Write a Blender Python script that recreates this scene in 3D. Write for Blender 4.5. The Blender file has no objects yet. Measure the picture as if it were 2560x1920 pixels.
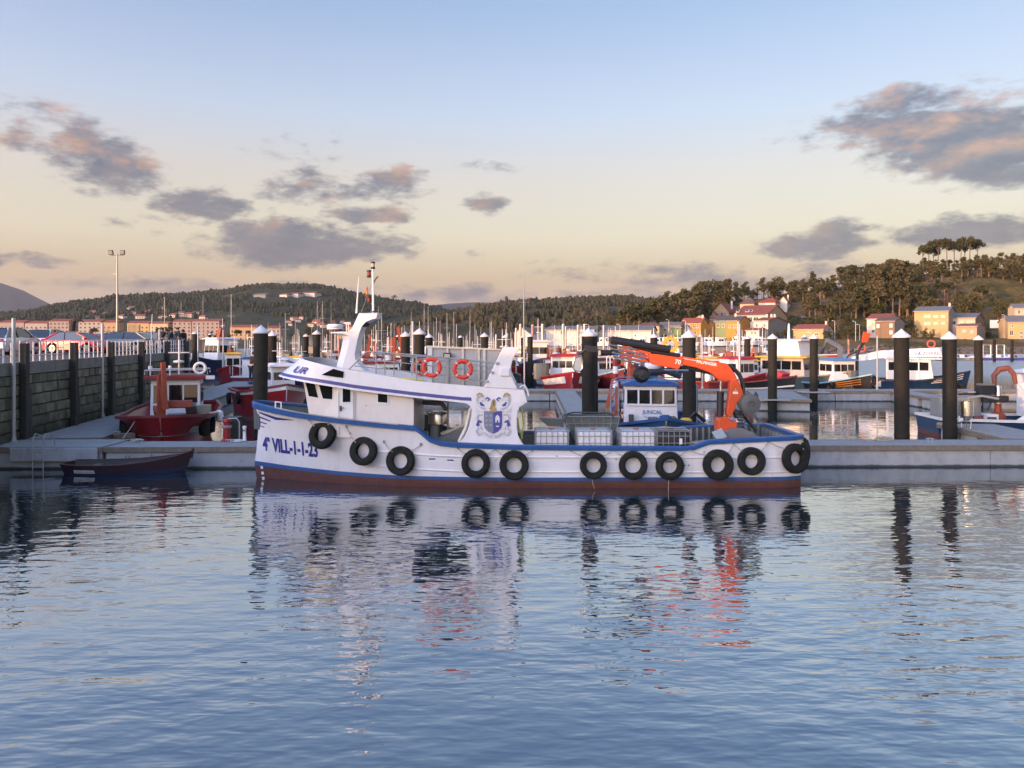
import bpy, bmesh, math, random
import numpy as np
from mathutils import Vector, Matrix, noise as mnoise
random.seed(7); np.random.seed(7)
R = math.radians
SC = bpy.context.scene
COL = SC.collection

# ---------------------------------------------------------------- camera
FPX = 1923.0; CXP = 1280.0; HYP = 846.0; EYE = 5.0
cam = bpy.data.cameras.new('camera'); camo = bpy.data.objects.new('camera', cam); COL.objects.link(camo)
cam.sensor_width = 36; cam.lens = FPX/2560*36; cam.shift_y = -114/2560
cam.clip_start = 0.2; cam.clip_end = 60000
camo.location = (0, 0, EYE); camo.rotation_euler = (R(90), 0, 0)
SC.camera = camo
# ---------------------------------------------------------------- light
SUN_DIR = Vector((-0.74, -0.67, 0)).normalized(); SUN_EL = R(5.0)
sun = bpy.data.lights.new('sun', 'SUN'); suno = bpy.data.objects.new('sun', sun); COL.objects.link(suno)
sun.energy = 2.3; sun.angle = R(0.6); sun.color = (1.0, 0.51, 0.22)
tosun = Vector((SUN_DIR.x*math.cos(SUN_EL), SUN_DIR.y*math.cos(SUN_EL), math.sin(SUN_EL)))
suno.rotation_euler = (-tosun).to_track_quat('-Z', 'Y').to_euler(); suno.location = (-30, -30, 40)
SC.view_settings.view_transform = 'Standard'; SC.view_settings.look = 'None'
SC.view_settings.exposure = 1.0; SC.view_settings.gamma = 1.0; SC.view_settings.use_curve_mapping = False
SC.render.engine = 'CYCLES'
SC.cycles.use_denoising = True; SC.cycles.use_adaptive_sampling = True; SC.cycles.adaptive_threshold = 0.02
SC.cycles.max_bounces = 6; SC.cycles.diffuse_bounces = 2; SC.cycles.glossy_bounces = 3
SC.cycles.transmission_bounces = 4; SC.cycles.transparent_max_bounces = 8; SC.cycles.volume_bounces = 0
SC.cycles.caustics_reflective = False; SC.cycles.caustics_refractive = False

# ---------------------------------------------------------------- sky
def node(nt, t, **k):
    n = nt.nodes.new(t)
    for a, b in k.items(): setattr(n, a, b)
    return n
def mth(nt, op, a, b=None, c=None, clamp=False):
    n = nt.nodes.new('ShaderNodeMath'); n.operation = op; n.use_clamp = clamp
    for i, v in enumerate((a, b, c)):
        if v is None: continue
        if isinstance(v, (int, float)): n.inputs[i].default_value = v
        else: nt.links.new(v, n.inputs[i])
    return n.outputs[0]
def ramp(nt, fac, stops, interp='LINEAR'):
    n = nt.nodes.new('ShaderNodeValToRGB'); cr = n.color_ramp; cr.interpolation = interp
    while len(cr.elements) < len(stops): cr.elements.new(0.5)
    for e, (p, c) in zip(cr.elements, stops):
        e.position = p; e.color = (*c, 1) if len(c) == 3 else c
    if fac is not None: nt.links.new(fac, n.inputs[0])
    return n.outputs[0]
def mixc(nt, fac, a, b, bt='MIX'):
    n = nt.nodes.new('ShaderNodeMix'); n.data_type = 'RGBA'; n.blend_type = bt
    for i, v in ((0, fac), (6, a), (7, b)):
        if isinstance(v, (int, float)): n.inputs[i].default_value = v
        elif isinstance(v, tuple): n.inputs[i].default_value = (*v[:3], 1)
        else: nt.links.new(v, n.inputs[i])
    return n.outputs[2]
def srgb(r, g, b):
    f = lambda c: (c/255/12.92) if c/255 <= 0.04045 else ((c/255+0.055)/1.055)**2.4
    return (f(r), f(g), f(b))

W = bpy.data.worlds.new('World'); SC.world = W; W.use_nodes = True
nt = W.node_tree; nt.nodes.clear()
tc = node(nt, 'ShaderNodeTexCoord'); sep = node(nt, 'ShaderNodeSeparateXYZ'); nt.links.new(tc.outputs['Generated'], sep.inputs[0])
dx, dy, dz = sep.outputs
el = mth(nt, 'ARCSINE', dz)                      # elevation of the direction, radians
az = mth(nt, 'ARCTAN2', dx, dy)
skyt = node(nt, 'ShaderNodeTexSky'); skyt.sky_type = 'NISHITA'; skyt.sun_disc = False
skyt.sun_elevation = SUN_EL; skyt.sun_rotation = math.atan2(SUN_DIR.x, SUN_DIR.y); skyt.air_density = 1.0; skyt.dust_density = 5.0
NS = 0.12                                        # strength of the physical sky; the rest is blue and cream air light
nsky = mixc(nt, 1.0, skyt.outputs[0], (NS, NS, NS), 'MULTIPLY')
elf = mth(nt, 'DIVIDE', el, R(60), clamp=True)
EXPO = 2**SC.view_settings.exposure
NE = [(0,(.006,.004,.002)),(2,(.035,.025,.009)),(4.3,(.12,.115,.061)),(7.3,(.167,.193,.147)),(11.8,(.165,.217,.214)),(15.9,(.149,.206,.226)),(20,(.131,.187,.221)),(23.2,(.118,.172,.212)),(60,(.10,.15,.19))]
def resid(e, c): return tuple(max(.004, v/EXPO-NS/.15*interp0(e, [(a, b[i]) for a, b in NE])) for i, v in enumerate(srgb(*c)))
def interp0(x, tab):
    for (a, va), (b, vb) in zip(tab, tab[1:]):
        if x <= b: return va+(vb-va)*(x-a)/(b-a)
    return tab[-1][1]
SKYC = [(0,(184,156,136)),(2,(198,166,138)),(4.3,(214,188,150)),(7.3,(234,225,198)),(11.8,(226,225,220)),(15.9,(205,222,243)),(20,(184,207,239)),(23.2,(165,195,233)),(32,(152,184,230)),(60,(140,174,224))]
grad = ramp(nt, elf, [(e/60, resid(e, c)) for e, c in SKYC])
# the whole sky brightens smoothly towards the low sun behind the viewer
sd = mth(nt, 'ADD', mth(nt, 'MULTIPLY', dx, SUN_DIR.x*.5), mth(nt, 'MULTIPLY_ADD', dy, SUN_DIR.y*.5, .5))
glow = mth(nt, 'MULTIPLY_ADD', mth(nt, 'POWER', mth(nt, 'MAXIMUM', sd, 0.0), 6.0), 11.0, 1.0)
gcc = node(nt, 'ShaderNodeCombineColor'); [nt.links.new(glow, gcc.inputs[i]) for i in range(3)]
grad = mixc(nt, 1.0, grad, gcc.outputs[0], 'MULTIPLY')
grad = mixc(nt, 1.0, grad, nsky, 'ADD')
# clouds: soft-edged patches placed by azimuth and elevation, broken up by noise
nv = node(nt, 'ShaderNodeCombineXYZ')
nt.links.new(mth(nt, 'MULTIPLY', az, 1.0), nv.inputs[0]); nt.links.new(mth(nt, 'MULTIPLY', el, 2.3), nv.inputs[1]); nv.inputs[2].default_value = 3.7
def noisew(vec, scale, detail=6, rough=0.6, dist=0.0):
    n = node(nt, 'ShaderNodeTexNoise'); n.inputs['Scale'].default_value = scale; n.inputs['Detail'].default_value = detail
    n.inputs['Roughness'].default_value = rough; n.inputs['Distortion'].default_value = dist; nt.links.new(vec, n.inputs['Vector']); return n
n1 = noisew(nv.outputs[0], 9, 6, 0.62, 0.25)
n2 = noisew(nv.outputs[0], 34, 5, 0.6)
w1 = noisew(nv.outputs[0], 14, 4, 0.6)
wsep = node(nt, 'ShaderNodeSeparateColor'); nt.links.new(w1.outputs['Color'], wsep.inputs[0])
azw = mth(nt, 'ADD', az, mth(nt, 'MULTIPLY', mth(nt, 'SUBTRACT', wsep.outputs[0], 0.5), 0.07))
elw = mth(nt, 'ADD', el, mth(nt, 'MULTIPLY', mth(nt, 'SUBTRACT', wsep.outputs[1], 0.5), 0.035))
evec = node(nt, 'ShaderNodeCombineXYZ'); nt.links.new(azw, evec.inputs[0]); nt.links.new(elw, evec.inputs[1])
def blob(px, py, rx, ry, amp):
    a = math.atan((px-CXP)/FPX); e = math.atan((HYP-py)/FPX*math.cos(a)); k = math.cos(a)
    ia, ie = 1/(rx*1.15/FPX*k*k), 1/(ry*1.22/FPX*k)
    m_ = node(nt, 'ShaderNodeVectorMath'); m_.operation = 'MULTIPLY_ADD'; nt.links.new(evec.outputs[0], m_.inputs[0]); m_.inputs[1].default_value = (ia, ie, 0); m_.inputs[2].default_value = (-a*ia, -e*ie, 0)
    d = node(nt, 'ShaderNodeVectorMath'); d.operation = 'DOT_PRODUCT'; nt.links.new(m_.outputs[0], d.inputs[0]); nt.links.new(m_.outputs[0], d.inputs[1])
    return mth(nt, 'MULTIPLY_ADD', d.outputs['Value'], -amp, amp)
CL = [(270,410,150,80,1.0),(200,350,110,50,.8),(110,270,110,40,.55),(60,330,80,40,.5),(490,512,165,38,.95),(770,618,270,58,1.1),(960,610,120,26,.8),(870,480,190,30,.9),(985,455,70,40,.9),(770,450,70,34,.8),
      (910,537,110,20,.85),(1255,415,85,17,.75),(1215,508,52,24,.8),(2440,345,330,95,1.15),(2200,315,260,42,.95),(2330,240,210,40,.75),(2500,430,160,50,.9),(2050,612,150,34,.95),(2090,580,80,28,.8),(2470,575,300,34,1.0),
      (1580,690,220,34,.55),(1360,745,620,30,.6),(560,726,420,24,.6),(60,652,130,20,.8),(1960,700,330,30,.5),(2400,700,400,26,.35),
      (760,380,110,36,.2),(340,560,120,20,.4),(1160,640,55,12,.5),(820,660,150,22,.6)]
dens = None
for c in CL:
    b = blob(*c)
    dens = b if dens is None else mth(nt, 'MAXIMUM', dens, b)
# the same kind of cloud over the rest of the sky (outside the frame the field goes on)
n3 = noisew(nv.outputs[0], 2.6, 3, 0.5)
away = mth(nt, 'MULTIPLY', mth(nt, 'SUBTRACT', mth(nt, 'ABSOLUTE', az), 0.66), 8.0, clamp=True)
gen = mth(nt, 'MULTIPLY', mth(nt, 'MULTIPLY', mth(nt, 'SUBTRACT', n3.outputs[0], 0.62), 6.0), away)
gen = mth(nt, 'SUBTRACT', gen, mth(nt, 'MULTIPLY', mth(nt, 'SUBTRACT', 1.0, away), 1.0))
dens = mth(nt, 'MAXIMUM', dens, gen)
d2 = mth(nt, 'ADD', dens, mth(nt, 'MULTIPLY', mth(nt, 'SUBTRACT', n1.outputs[0], 0.52), 2.6))
d2 = mth(nt, 'ADD', d2, mth(nt, 'MULTIPLY', mth(nt, 'SUBTRACT', n2.outputs[0], 0.5), 1.7))
mr = node(nt, 'ShaderNodeMapRange'); mr.interpolation_type = 'SMOOTHSTEP'; nt.links.new(d2, mr.inputs[0])
mr.inputs[1].default_value = -0.05; mr.inputs[2].default_value = 0.85; mr.inputs[3].default_value = 0; mr.inputs[4].default_value = 0.93
cfac = mr.outputs[0]
# sun-facing (left, upper) lobes of the clouds catch pink light
nvs = node(nt, 'ShaderNodeVectorMath'); nvs.operation = 'ADD'; nt.links.new(nv.outputs[0], nvs.inputs[0]); nvs.inputs[1].default_value = (-0.022, 0.03, 0)
n1b = noisew(nvs.outputs[0], 9, 4, 0.6, 0.25)
lit = mth(nt, 'ADD', mth(nt, 'MULTIPLY', mth(nt, 'SUBTRACT', n1.outputs[0], n1b.outputs[0]), 3.2), 0.46, clamp=True)
thin = mth(nt, 'SUBTRACT', 1.0, mth(nt, 'MULTIPLY', cfac, 0.55))
elc = mth(nt, 'MULTIPLY', mth(nt, 'SUBTRACT', el, R(3)), 5.0, clamp=True)
litc = mth(nt, 'MULTIPLY', lit, mth(nt, 'ADD', mth(nt, 'MULTIPLY', elc, 0.75), 0.25), clamp=True)
def cl_(*c): return tuple(max(.01, v/EXPO-n) for v, n in zip(srgb(*c), (.055, .068, .068)))
ccol = ramp(nt, litc, [(0.0, cl_(110, 122, 142)), (0.35, cl_(134, 139, 153)), (0.62, cl_(176, 155, 150)), (1.0, cl_(218, 180, 160))])
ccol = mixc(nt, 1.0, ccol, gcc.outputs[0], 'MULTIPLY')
ccol = mixc(nt, 1.0, ccol, mixc(nt, 1.0, nsky, (.35, .35, .35), 'MULTIPLY'), 'ADD')
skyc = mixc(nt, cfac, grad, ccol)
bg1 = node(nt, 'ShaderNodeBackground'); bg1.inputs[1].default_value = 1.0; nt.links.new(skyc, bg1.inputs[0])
wo = node(nt, 'ShaderNodeOutputWorld'); nt.links.new(bg1.outputs[0], wo.inputs[0])
W.cycles.sampling_method = 'MANUAL'; W.cycles.sample_map_resolution = 512

# ---------------------------------------------------------------- helpers
def WX(px, Y): return (px-CXP)*Y/FPX
def WZ(py, Y): return EYE-(py-HYP)*Y/FPX
def P(px, py, Y): return Vector((WX(px, Y), Y, WZ(py, Y)))
def lerp(a, b, t): return a+(b-a)*t
def interp(x, tab):
    if x <= tab[0][0]: return tab[0][1]
    for (a, va), (b, vb) in zip(tab, tab[1:]):
        if x <= b: return va+(vb-va)*(x-a)/(b-a)
    return tab[-1][1]
def sstep(a, b, x):
    t = max(0, min(1, (x-a)/(b-a))); return t*t*(3-2*t)

MATS = {}
def M(name, col=(.5,.5,.5), rough=.5, metal=0.0, var=.10, scale=4.0, bump=0.0, bscale=None, dirt=None, dfac=.35, dscale=(2,2,.5), spec=.5, rnd=0.0, coat=0.0, stain=None, wet=None):
    if name in MATS: return MATS[name]
    m = bpy.data.materials.new(name); m.use_nodes = True; nt = m.node_tree; bs = nt.nodes['Principled BSDF']
    tc = node(nt, 'ShaderNodeTexCoord')
    n = node(nt, 'ShaderNodeTexNoise'); n.inputs['Scale'].default_value = scale; n.inputs['Detail'].default_value = 5; n.inputs['Roughness'].default_value = .6
    nt.links.new(tc.outputs['Object'], n.inputs['Vector'])
    f = mth(nt, 'MULTIPLY_ADD', n.outputs[0], 2.0, -0.5, clamp=True)
    lo = tuple(max(0, c*(1-var)) for c in col); hi = tuple(min(1, c*(1+var)) for c in col)
    c = mixc(nt, f, lo, hi)
    if rnd:
        oi = node(nt, 'ShaderNodeObjectInfo'); k = mth(nt, 'MULTIPLY_ADD', oi.outputs['Random'], 2*rnd, 1-rnd)
        cc = node(nt, 'ShaderNodeCombineColor'); [nt.links.new(k, cc.inputs[i]) for i in range(3)]
        c = mixc(nt, 1.0, c, cc.outputs[0], 'MULTIPLY')
    if dirt:
        mp = node(nt, 'ShaderNodeMapping'); mp.inputs['Scale'].default_value = dscale; nt.links.new(tc.outputs['Object'], mp.inputs[0])
        n2 = node(nt, 'ShaderNodeTexNoise'); n2.inputs['Scale'].default_value = 2.0; n2.inputs['Detail'].default_value = 7; n2.inputs['Roughness'].default_value = .68
        nt.links.new(mp.outputs[0], n2.inputs['Vector'])
        mk = node(nt, 'ShaderNodeMapRange'); nt.links.new(n2.outputs[0], mk.inputs[0]); mk.inputs[1].default_value = .48; mk.inputs[2].default_value = .78; mk.inputs[4].default_value = dfac
        c = mixc(nt, mk.outputs[0], c, dirt)
    if stain:                       # colour, amount, scale, threshold: scuffs and rust with shapes of their own
        sc_, sa_, ss_, st_ = stain; mp = node(nt, 'ShaderNodeMapping'); mp.inputs['Scale'].default_value = ss_; nt.links.new(tc.outputs['Object'], mp.inputs[0])
        n4 = node(nt, 'ShaderNodeTexNoise'); n4.inputs['Scale'].default_value = 1.0; n4.inputs['Detail'].default_value = 8; n4.inputs['Roughness'].default_value = .72; n4.inputs['Distortion'].default_value = .4; nt.links.new(mp.outputs[0], n4.inputs['Vector'])
        mk = node(nt, 'ShaderNodeMapRange'); nt.links.new(n4.outputs[0], mk.inputs[0]); mk.inputs[1].default_value = st_; mk.inputs[2].default_value = st_+.1; mk.inputs[4].default_value = sa_
        c = mixc(nt, mk.outputs[0], c, sc_)
    if wet:                         # weed and tide marks up to a height above the water
        geo = node(nt, 'ShaderNodeNewGeometry'); sp_ = node(nt, 'ShaderNodeSeparateXYZ'); nt.links.new(geo.outputs['Position'], sp_.inputs[0])
        hh = mth(nt, 'MULTIPLY_ADD', n.outputs[0], wet[4] if len(wet) > 4 else .5, sp_.outputs[2]); mk = node(nt, 'ShaderNodeMapRange'); nt.links.new(hh, mk.inputs[0]); mk.inputs[1].default_value = wet[0]; mk.inputs[2].default_value = wet[1]; mk.inputs[3].default_value = wet[3]; mk.inputs[4].default_value = 0
        c = mixc(nt, mk.outputs[0], c, wet[2])
    nt.links.new(c, bs.inputs['Base Color'])
    r = mth(nt, 'MULTIPLY_ADD', n.outputs[0], .16, rough-.08, clamp=True); nt.links.new(r, bs.inputs['Roughness'])
    bs.inputs['Metallic'].default_value = metal; bs.inputs['Specular IOR Level'].default_value = spec
    if coat: bs.inputs['Coat Weight'].default_value = coat; bs.inputs['Coat Roughness'].default_value = .08
    if bump:
        n3 = node(nt, 'ShaderNodeTexNoise'); n3.inputs['Scale'].default_value = bscale or scale*6; n3.inputs['Detail'].default_value = 5
        nt.links.new(tc.outputs['Object'], n3.inputs['Vector'])
        b = node(nt, 'ShaderNodeBump'); b.inputs['Strength'].default_value = min(1, bump*8); b.inputs['Distance'].default_value = bump*.12; nt.links.new(n3.outputs[0], b.inputs['Height']); nt.links.new(b.outputs[0], bs.inputs['Normal'])
    MATS[name] = m; return m

class MB:
    def __init__(s): s.v = []; s.f = []
    def add(s, vs, fs):
        o = len(s.v); s.v += [tuple(v) for v in vs]; s.f += [tuple(i+o for i in f) for f in fs]; return s
    def box(s, x0, x1, y0, y1, z0, z1):
        return s.add([(x0,y0,z0),(x1,y0,z0),(x1,y1,z0),(x0,y1,z0),(x0,y0,z1),(x1,y0,z1),(x1,y1,z1),(x0,y1,z1)],
                     [(0,3,2,1),(4,5,6,7),(0,1,5,4),(1,2,6,5),(2,3,7,6),(3,0,4,7)])
    def obox(s, c, ax, ay, az):     # centre and three half-axis vectors
        c, ax, ay, az = map(Vector, (c, ax, ay, az))
        vs = [c+i*ax+j*ay+k*az for k in (-1,1) for i, j in ((-1,-1),(1,-1),(1,1),(-1,1))]
        return s.add(vs, [(0,3,2,1),(4,5,6,7),(0,1,5,4),(1,2,6,5),(2,3,7,6),(3,0,4,7)])
    def prism(s, poly, y0, y1):     # polygon of (x, z) swept along y
        n = len(poly)
        a = sum(poly[i][0]*poly[(i+1)%n][1]-poly[(i+1)%n][0]*poly[i][1] for i in range(n))
        if a < 0: poly = poly[::-1]
        vs = [(x, y0, z) for x, z in poly]+[(x, y1, z) for x, z in poly]
        return s.add(vs, [tuple(range(n)), tuple(range(2*n-1, n-1, -1))]+[(i, i+n, (i+1)%n+n, (i+1)%n) for i in range(n)])
    def slab(s, poly, z0, z1):      # polygon of (x, y) swept along z
        n = len(poly)
        a = sum(poly[i][0]*poly[(i+1)%n][1]-poly[(i+1)%n][0]*poly[i][1] for i in range(n))
        if a < 0: poly = poly[::-1]
        vs = [(x, y, z0) for x, y in poly]+[(x, y, z1) for x, y in poly]
        return s.add(vs, [tuple(range(n-1, -1, -1)), tuple(range(n, 2*n))]+[(i, (i+1)%n, (i+1)%n+n, i+n) for i in range(n)])
    def loft(s, rings, closed=True, caps=True):
        n = len(rings[0]); vs = [p for r in rings for p in r]; fs = []
        m = n if closed else n-1
        for j in range(len(rings)-1):
            for i in range(m):
                a, b = j*n+i, j*n+(i+1) % n
                fs.append((a, b, b+n, a+n))
        if caps and closed:
            fs.append(tuple(range(n-1, -1, -1))); k = (len(rings)-1)*n; fs.append(tuple(range(k, k+n)))
        return s.add(vs, fs)
    def tube(s, path, r, n=6, caps=True):
        path = [Vector(p) for p in path]; rings = []
        up = None
        for i, p in enumerate(path):
            t = (path[min(i+1, len(path)-1)]-path[max(i-1, 0)]).normalized()
            if up is None:
                up = Vector((0,0,1)) if abs(t.z) < .9 else Vector((1,0,0))
            a = t.cross(up).normalized(); b = a.cross(t).normalized(); up = b
            rr = r[i] if isinstance(r, (list, tuple)) else r
            rings.append([p+rr*(math.cos(2*math.pi*k/n)*a+math.sin(2*math.pi*k/n)*b) for k in range(n)])
        return s.loft(rings, True, caps)
    def lathe(s, prof, c=(0,0,0), n=16, axis='z', caps=True):
        rings = []
        for r, h in prof:
            ring = []
            for k in range(n):
                a = 2*math.pi*k/n; u, v = r*math.cos(a), r*math.sin(a)
                ring.append({'z': (c[0]+u, c[1]+v, c[2]+h), 'y': (c[0]+v, c[1]+h, c[2]+u), 'x': (c[0]+h, c[1]+u, c[2]+v)}[axis])
            rings.append(ring)
        return s.loft(rings, True, caps)
    def grid(s, rows):              # list of rows of points
        return s.loft(rows, False, False)
    def xf(s, mat):
        s.v = [tuple(mat @ Vector(v)) for v in s.v]; return s
    def mesh(s, name, mat, smooth=False, ang=35):
        me = bpy.data.meshes.new(name); me.from_pydata(s.v, [], s.f); me.update()
        if mat: me.materials.append(mat)
        if smooth:
            me.polygons.foreach_set('use_smooth', [True]*len(me.polygons))
            me.set_sharp_from_angle(angle=R(ang))
        return me
    def build(s, name, mat, parent=None, smooth=False, bevel=0, ang=35):
        o = bpy.data.objects.new(name, s.mesh(name, mat, smooth, ang)); COL.objects.link(o)
        if parent: o.parent = parent
        if bevel:
            b = o.modifiers.new('bevel', 'BEVEL'); b.width = bevel; b.segments = 2; b.limit_method = 'ANGLE'; b.angle_limit = R(40)
        return o
def inst(me, name, parent=None, loc=(0,0,0), rz=0, sc=None):
    o = bpy.data.objects.new(name, me); COL.objects.link(o)
    if parent: o.parent = parent
    o.location = loc; o.rotation_euler = (0, 0, rz)
    if sc: o.scale = sc
    return o
def thing(name, label, cat, loc=(0,0,0), rz=0, group=None):
    o = bpy.data.objects.new(name, None); COL.objects.link(o); o.empty_display_size = .2
    o.location = loc; o.rotation_euler = (0, 0, rz); tag(o, label, cat, group); return o
def tag(o, label, cat, group=None):
    o['label'] = label; o['category'] = cat
    if group: o['group'] = group
    return o
def struct(o, label=None):
    o['kind'] = 'structure'
    if label: o['label'] = label
    return o
def stuff(o, label=None, cat=None):
    o['kind'] = 'stuff'
    if label: o['label'] = label
    if cat: o['category'] = cat
    return o
def text_mesh(txt, size=1.0, bold=0.0, shear=0.0, sx=1.0, align='LEFT'):
    cu = bpy.data.curves.new('lettering', 'FONT'); cu.body = txt; cu.size = size; cu.offset = bold; cu.shear = shear; cu.align_x = align
    cu.resolution_u = 2
    o = bpy.data.objects.new('lettering', cu); COL.objects.link(o)
    bpy.context.view_layer.update()
    dg = bpy.context.evaluated_depsgraph_get()
    me = bpy.data.meshes.new_from_object(o.evaluated_get(dg)); bpy.data.objects.remove(o); bpy.data.curves.remove(cu)
    for v in me.vertices: v.co.x *= sx
    return me
def put_text(txt, size, origin, ux, uy, mat, parent, name='lettering', bold=0.0, shear=0.0, sx=1.0, align='CENTER', fn=None, label=None):
    """text laid in the plane origin + ux*x + uy*y, or bent onto a surface by fn(point)"""
    me = text_mesh(txt, size, bold, shear, sx, align)
    origin, ux, uy = Vector(origin), Vector(ux), Vector(uy)
    for v in me.vertices:
        p = origin+ux*v.co.x+uy*v.co.y
        v.co = fn(p) if fn else p
    me.materials.clear(); me.materials.append(mat)
    o = bpy.data.objects.new(name, me); COL.objects.link(o)
    if parent: o.parent = parent
    return o

# ---------------------------------------------------------------- colours
white = M('white_paint', (.80,.79,.80), .35, var=.03, dirt=(.52,.47,.42), dfac=.28, dscale=(1.5,1.5,.35))
white2 = M('white_gelcoat', (.80,.80,.79), .4, var=.05, rnd=.08)
offwhite = M('off_white_paint', (.74,.72,.68), .5, var=.05, dirt=(.45,.38,.30), dfac=.25, rnd=.06)
blue = M('blue_paint', (.022,.085,.25), .42, var=.15, dirt=(.08,.11,.16), dfac=.4, stain=((.2,.22,.25),.35,(4,4,9),.66))
purple = M('indigo_paint', (.065,.065,.27), .4, var=.05)
navy = M('navy_paint', (.02,.03,.07), .4, var=.15)
antifoul = M('antifouling', (.115,.042,.032), .75, var=.25, dirt=(.1,.07,.06), dfac=.6, dscale=(3,3,.25), bump=.02)
red = M('red_paint', (.27,.014,.018), .4, var=.15, dirt=(.12,.03,.02), dfac=.35, dscale=(2,2,.4), rnd=.1)
maroon = M('maroon_paint', (.16,.02,.025), .5, var=.2)
black = M('black_paint', (.015,.015,.017), .5, var=.2)
rubber = M('tyre_rubber', (.012,.013,.0105), .85, var=.25, scale=6, dirt=(.06,.058,.045), dfac=.4, dscale=(3,3,3), bump=.04, spec=.3)
orange = M('crane_orange', (.68,.085,.018), .42, var=.08, dirt=(.25,.07,.03), dfac=.3, stain=((.22,.10,.06),.4,(3,3,3),.66))
rust = M('rust_red_steel', (.30,.055,.02), .6, var=.25, dirt=(.10,.03,.02), dfac=.5)
galv = M('galvanised_steel', (.37,.37,.355), .45, .35, var=.12, rnd=.05)
alum = M('aluminium', (.50,.50,.49), .36, .7, var=.08)
steel = M('stainless_steel', (.55,.53,.50), .25, .95, var=.1)
dkgrey = M('dark_grey_steel', (.075,.077,.075), .55, .3, var=.2)
midgrey = M('grey_paint', (.24,.25,.25), .5, var=.12, dirt=(.16,.13,.1), dfac=.3)
greygreen = M('grey_green_paint', (.10,.125,.12), .55, var=.15, dirt=(.12,.1,.07), dfac=.4)
glass = M('dark_window_glass', (.012,.014,.014), .06, var=.1, spec=.9)
concrete = M('pontoon_concrete', (.36,.38,.40), .85, var=.13, scale=2.0, dirt=(.16,.16,.145), dfac=.65, dscale=(.9,.9,.5), bump=.03, bscale=24, stain=((.13,.13,.115),.5,(.7,.7,1.8),.6), wet=(.10,.16,(.02,.025,.018),.92,.10))
deckmat = M('pontoon_deck', (.30,.30,.285), .85, var=.15, scale=2.5, dirt=(.16,.15,.13), dfac=.45, dscale=(.7,.7,.7), bump=.03, bscale=40)
wood = M('weathered_timber', (.19,.16,.125), .8, var=.3, scale=6, dirt=(.09,.08,.065), dfac=.5, dscale=(.6,6,6), rnd=.12)
pilemat = M('pile_steel', (.021,.0195,.0155), .8, 0, var=.35, scale=3, dirt=(.04,.03,.019), dfac=.45, dscale=(3,3,.3), bump=.03, spec=.25, rnd=.25, stain=((.06,.035,.02),.5,(1.6,1.6,.5),.64), wet=(.55,1.15,(.010,.013,.008),.9))
capmat = M('white_plastic_cap', (.74,.72,.72), .5, var=.06, dirt=(.4,.36,.3), dfac=.4, dscale=(2,2,.6), rnd=.06)
ropemat = M('rope', (.42,.39,.33), .9, var=.2, scale=30)
yellow = M('yellow_paint', (.72,.42,.03), .5, var=.1)
hosey = M('yellow_hose', (.62,.60,.16), .5, var=.08)

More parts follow.
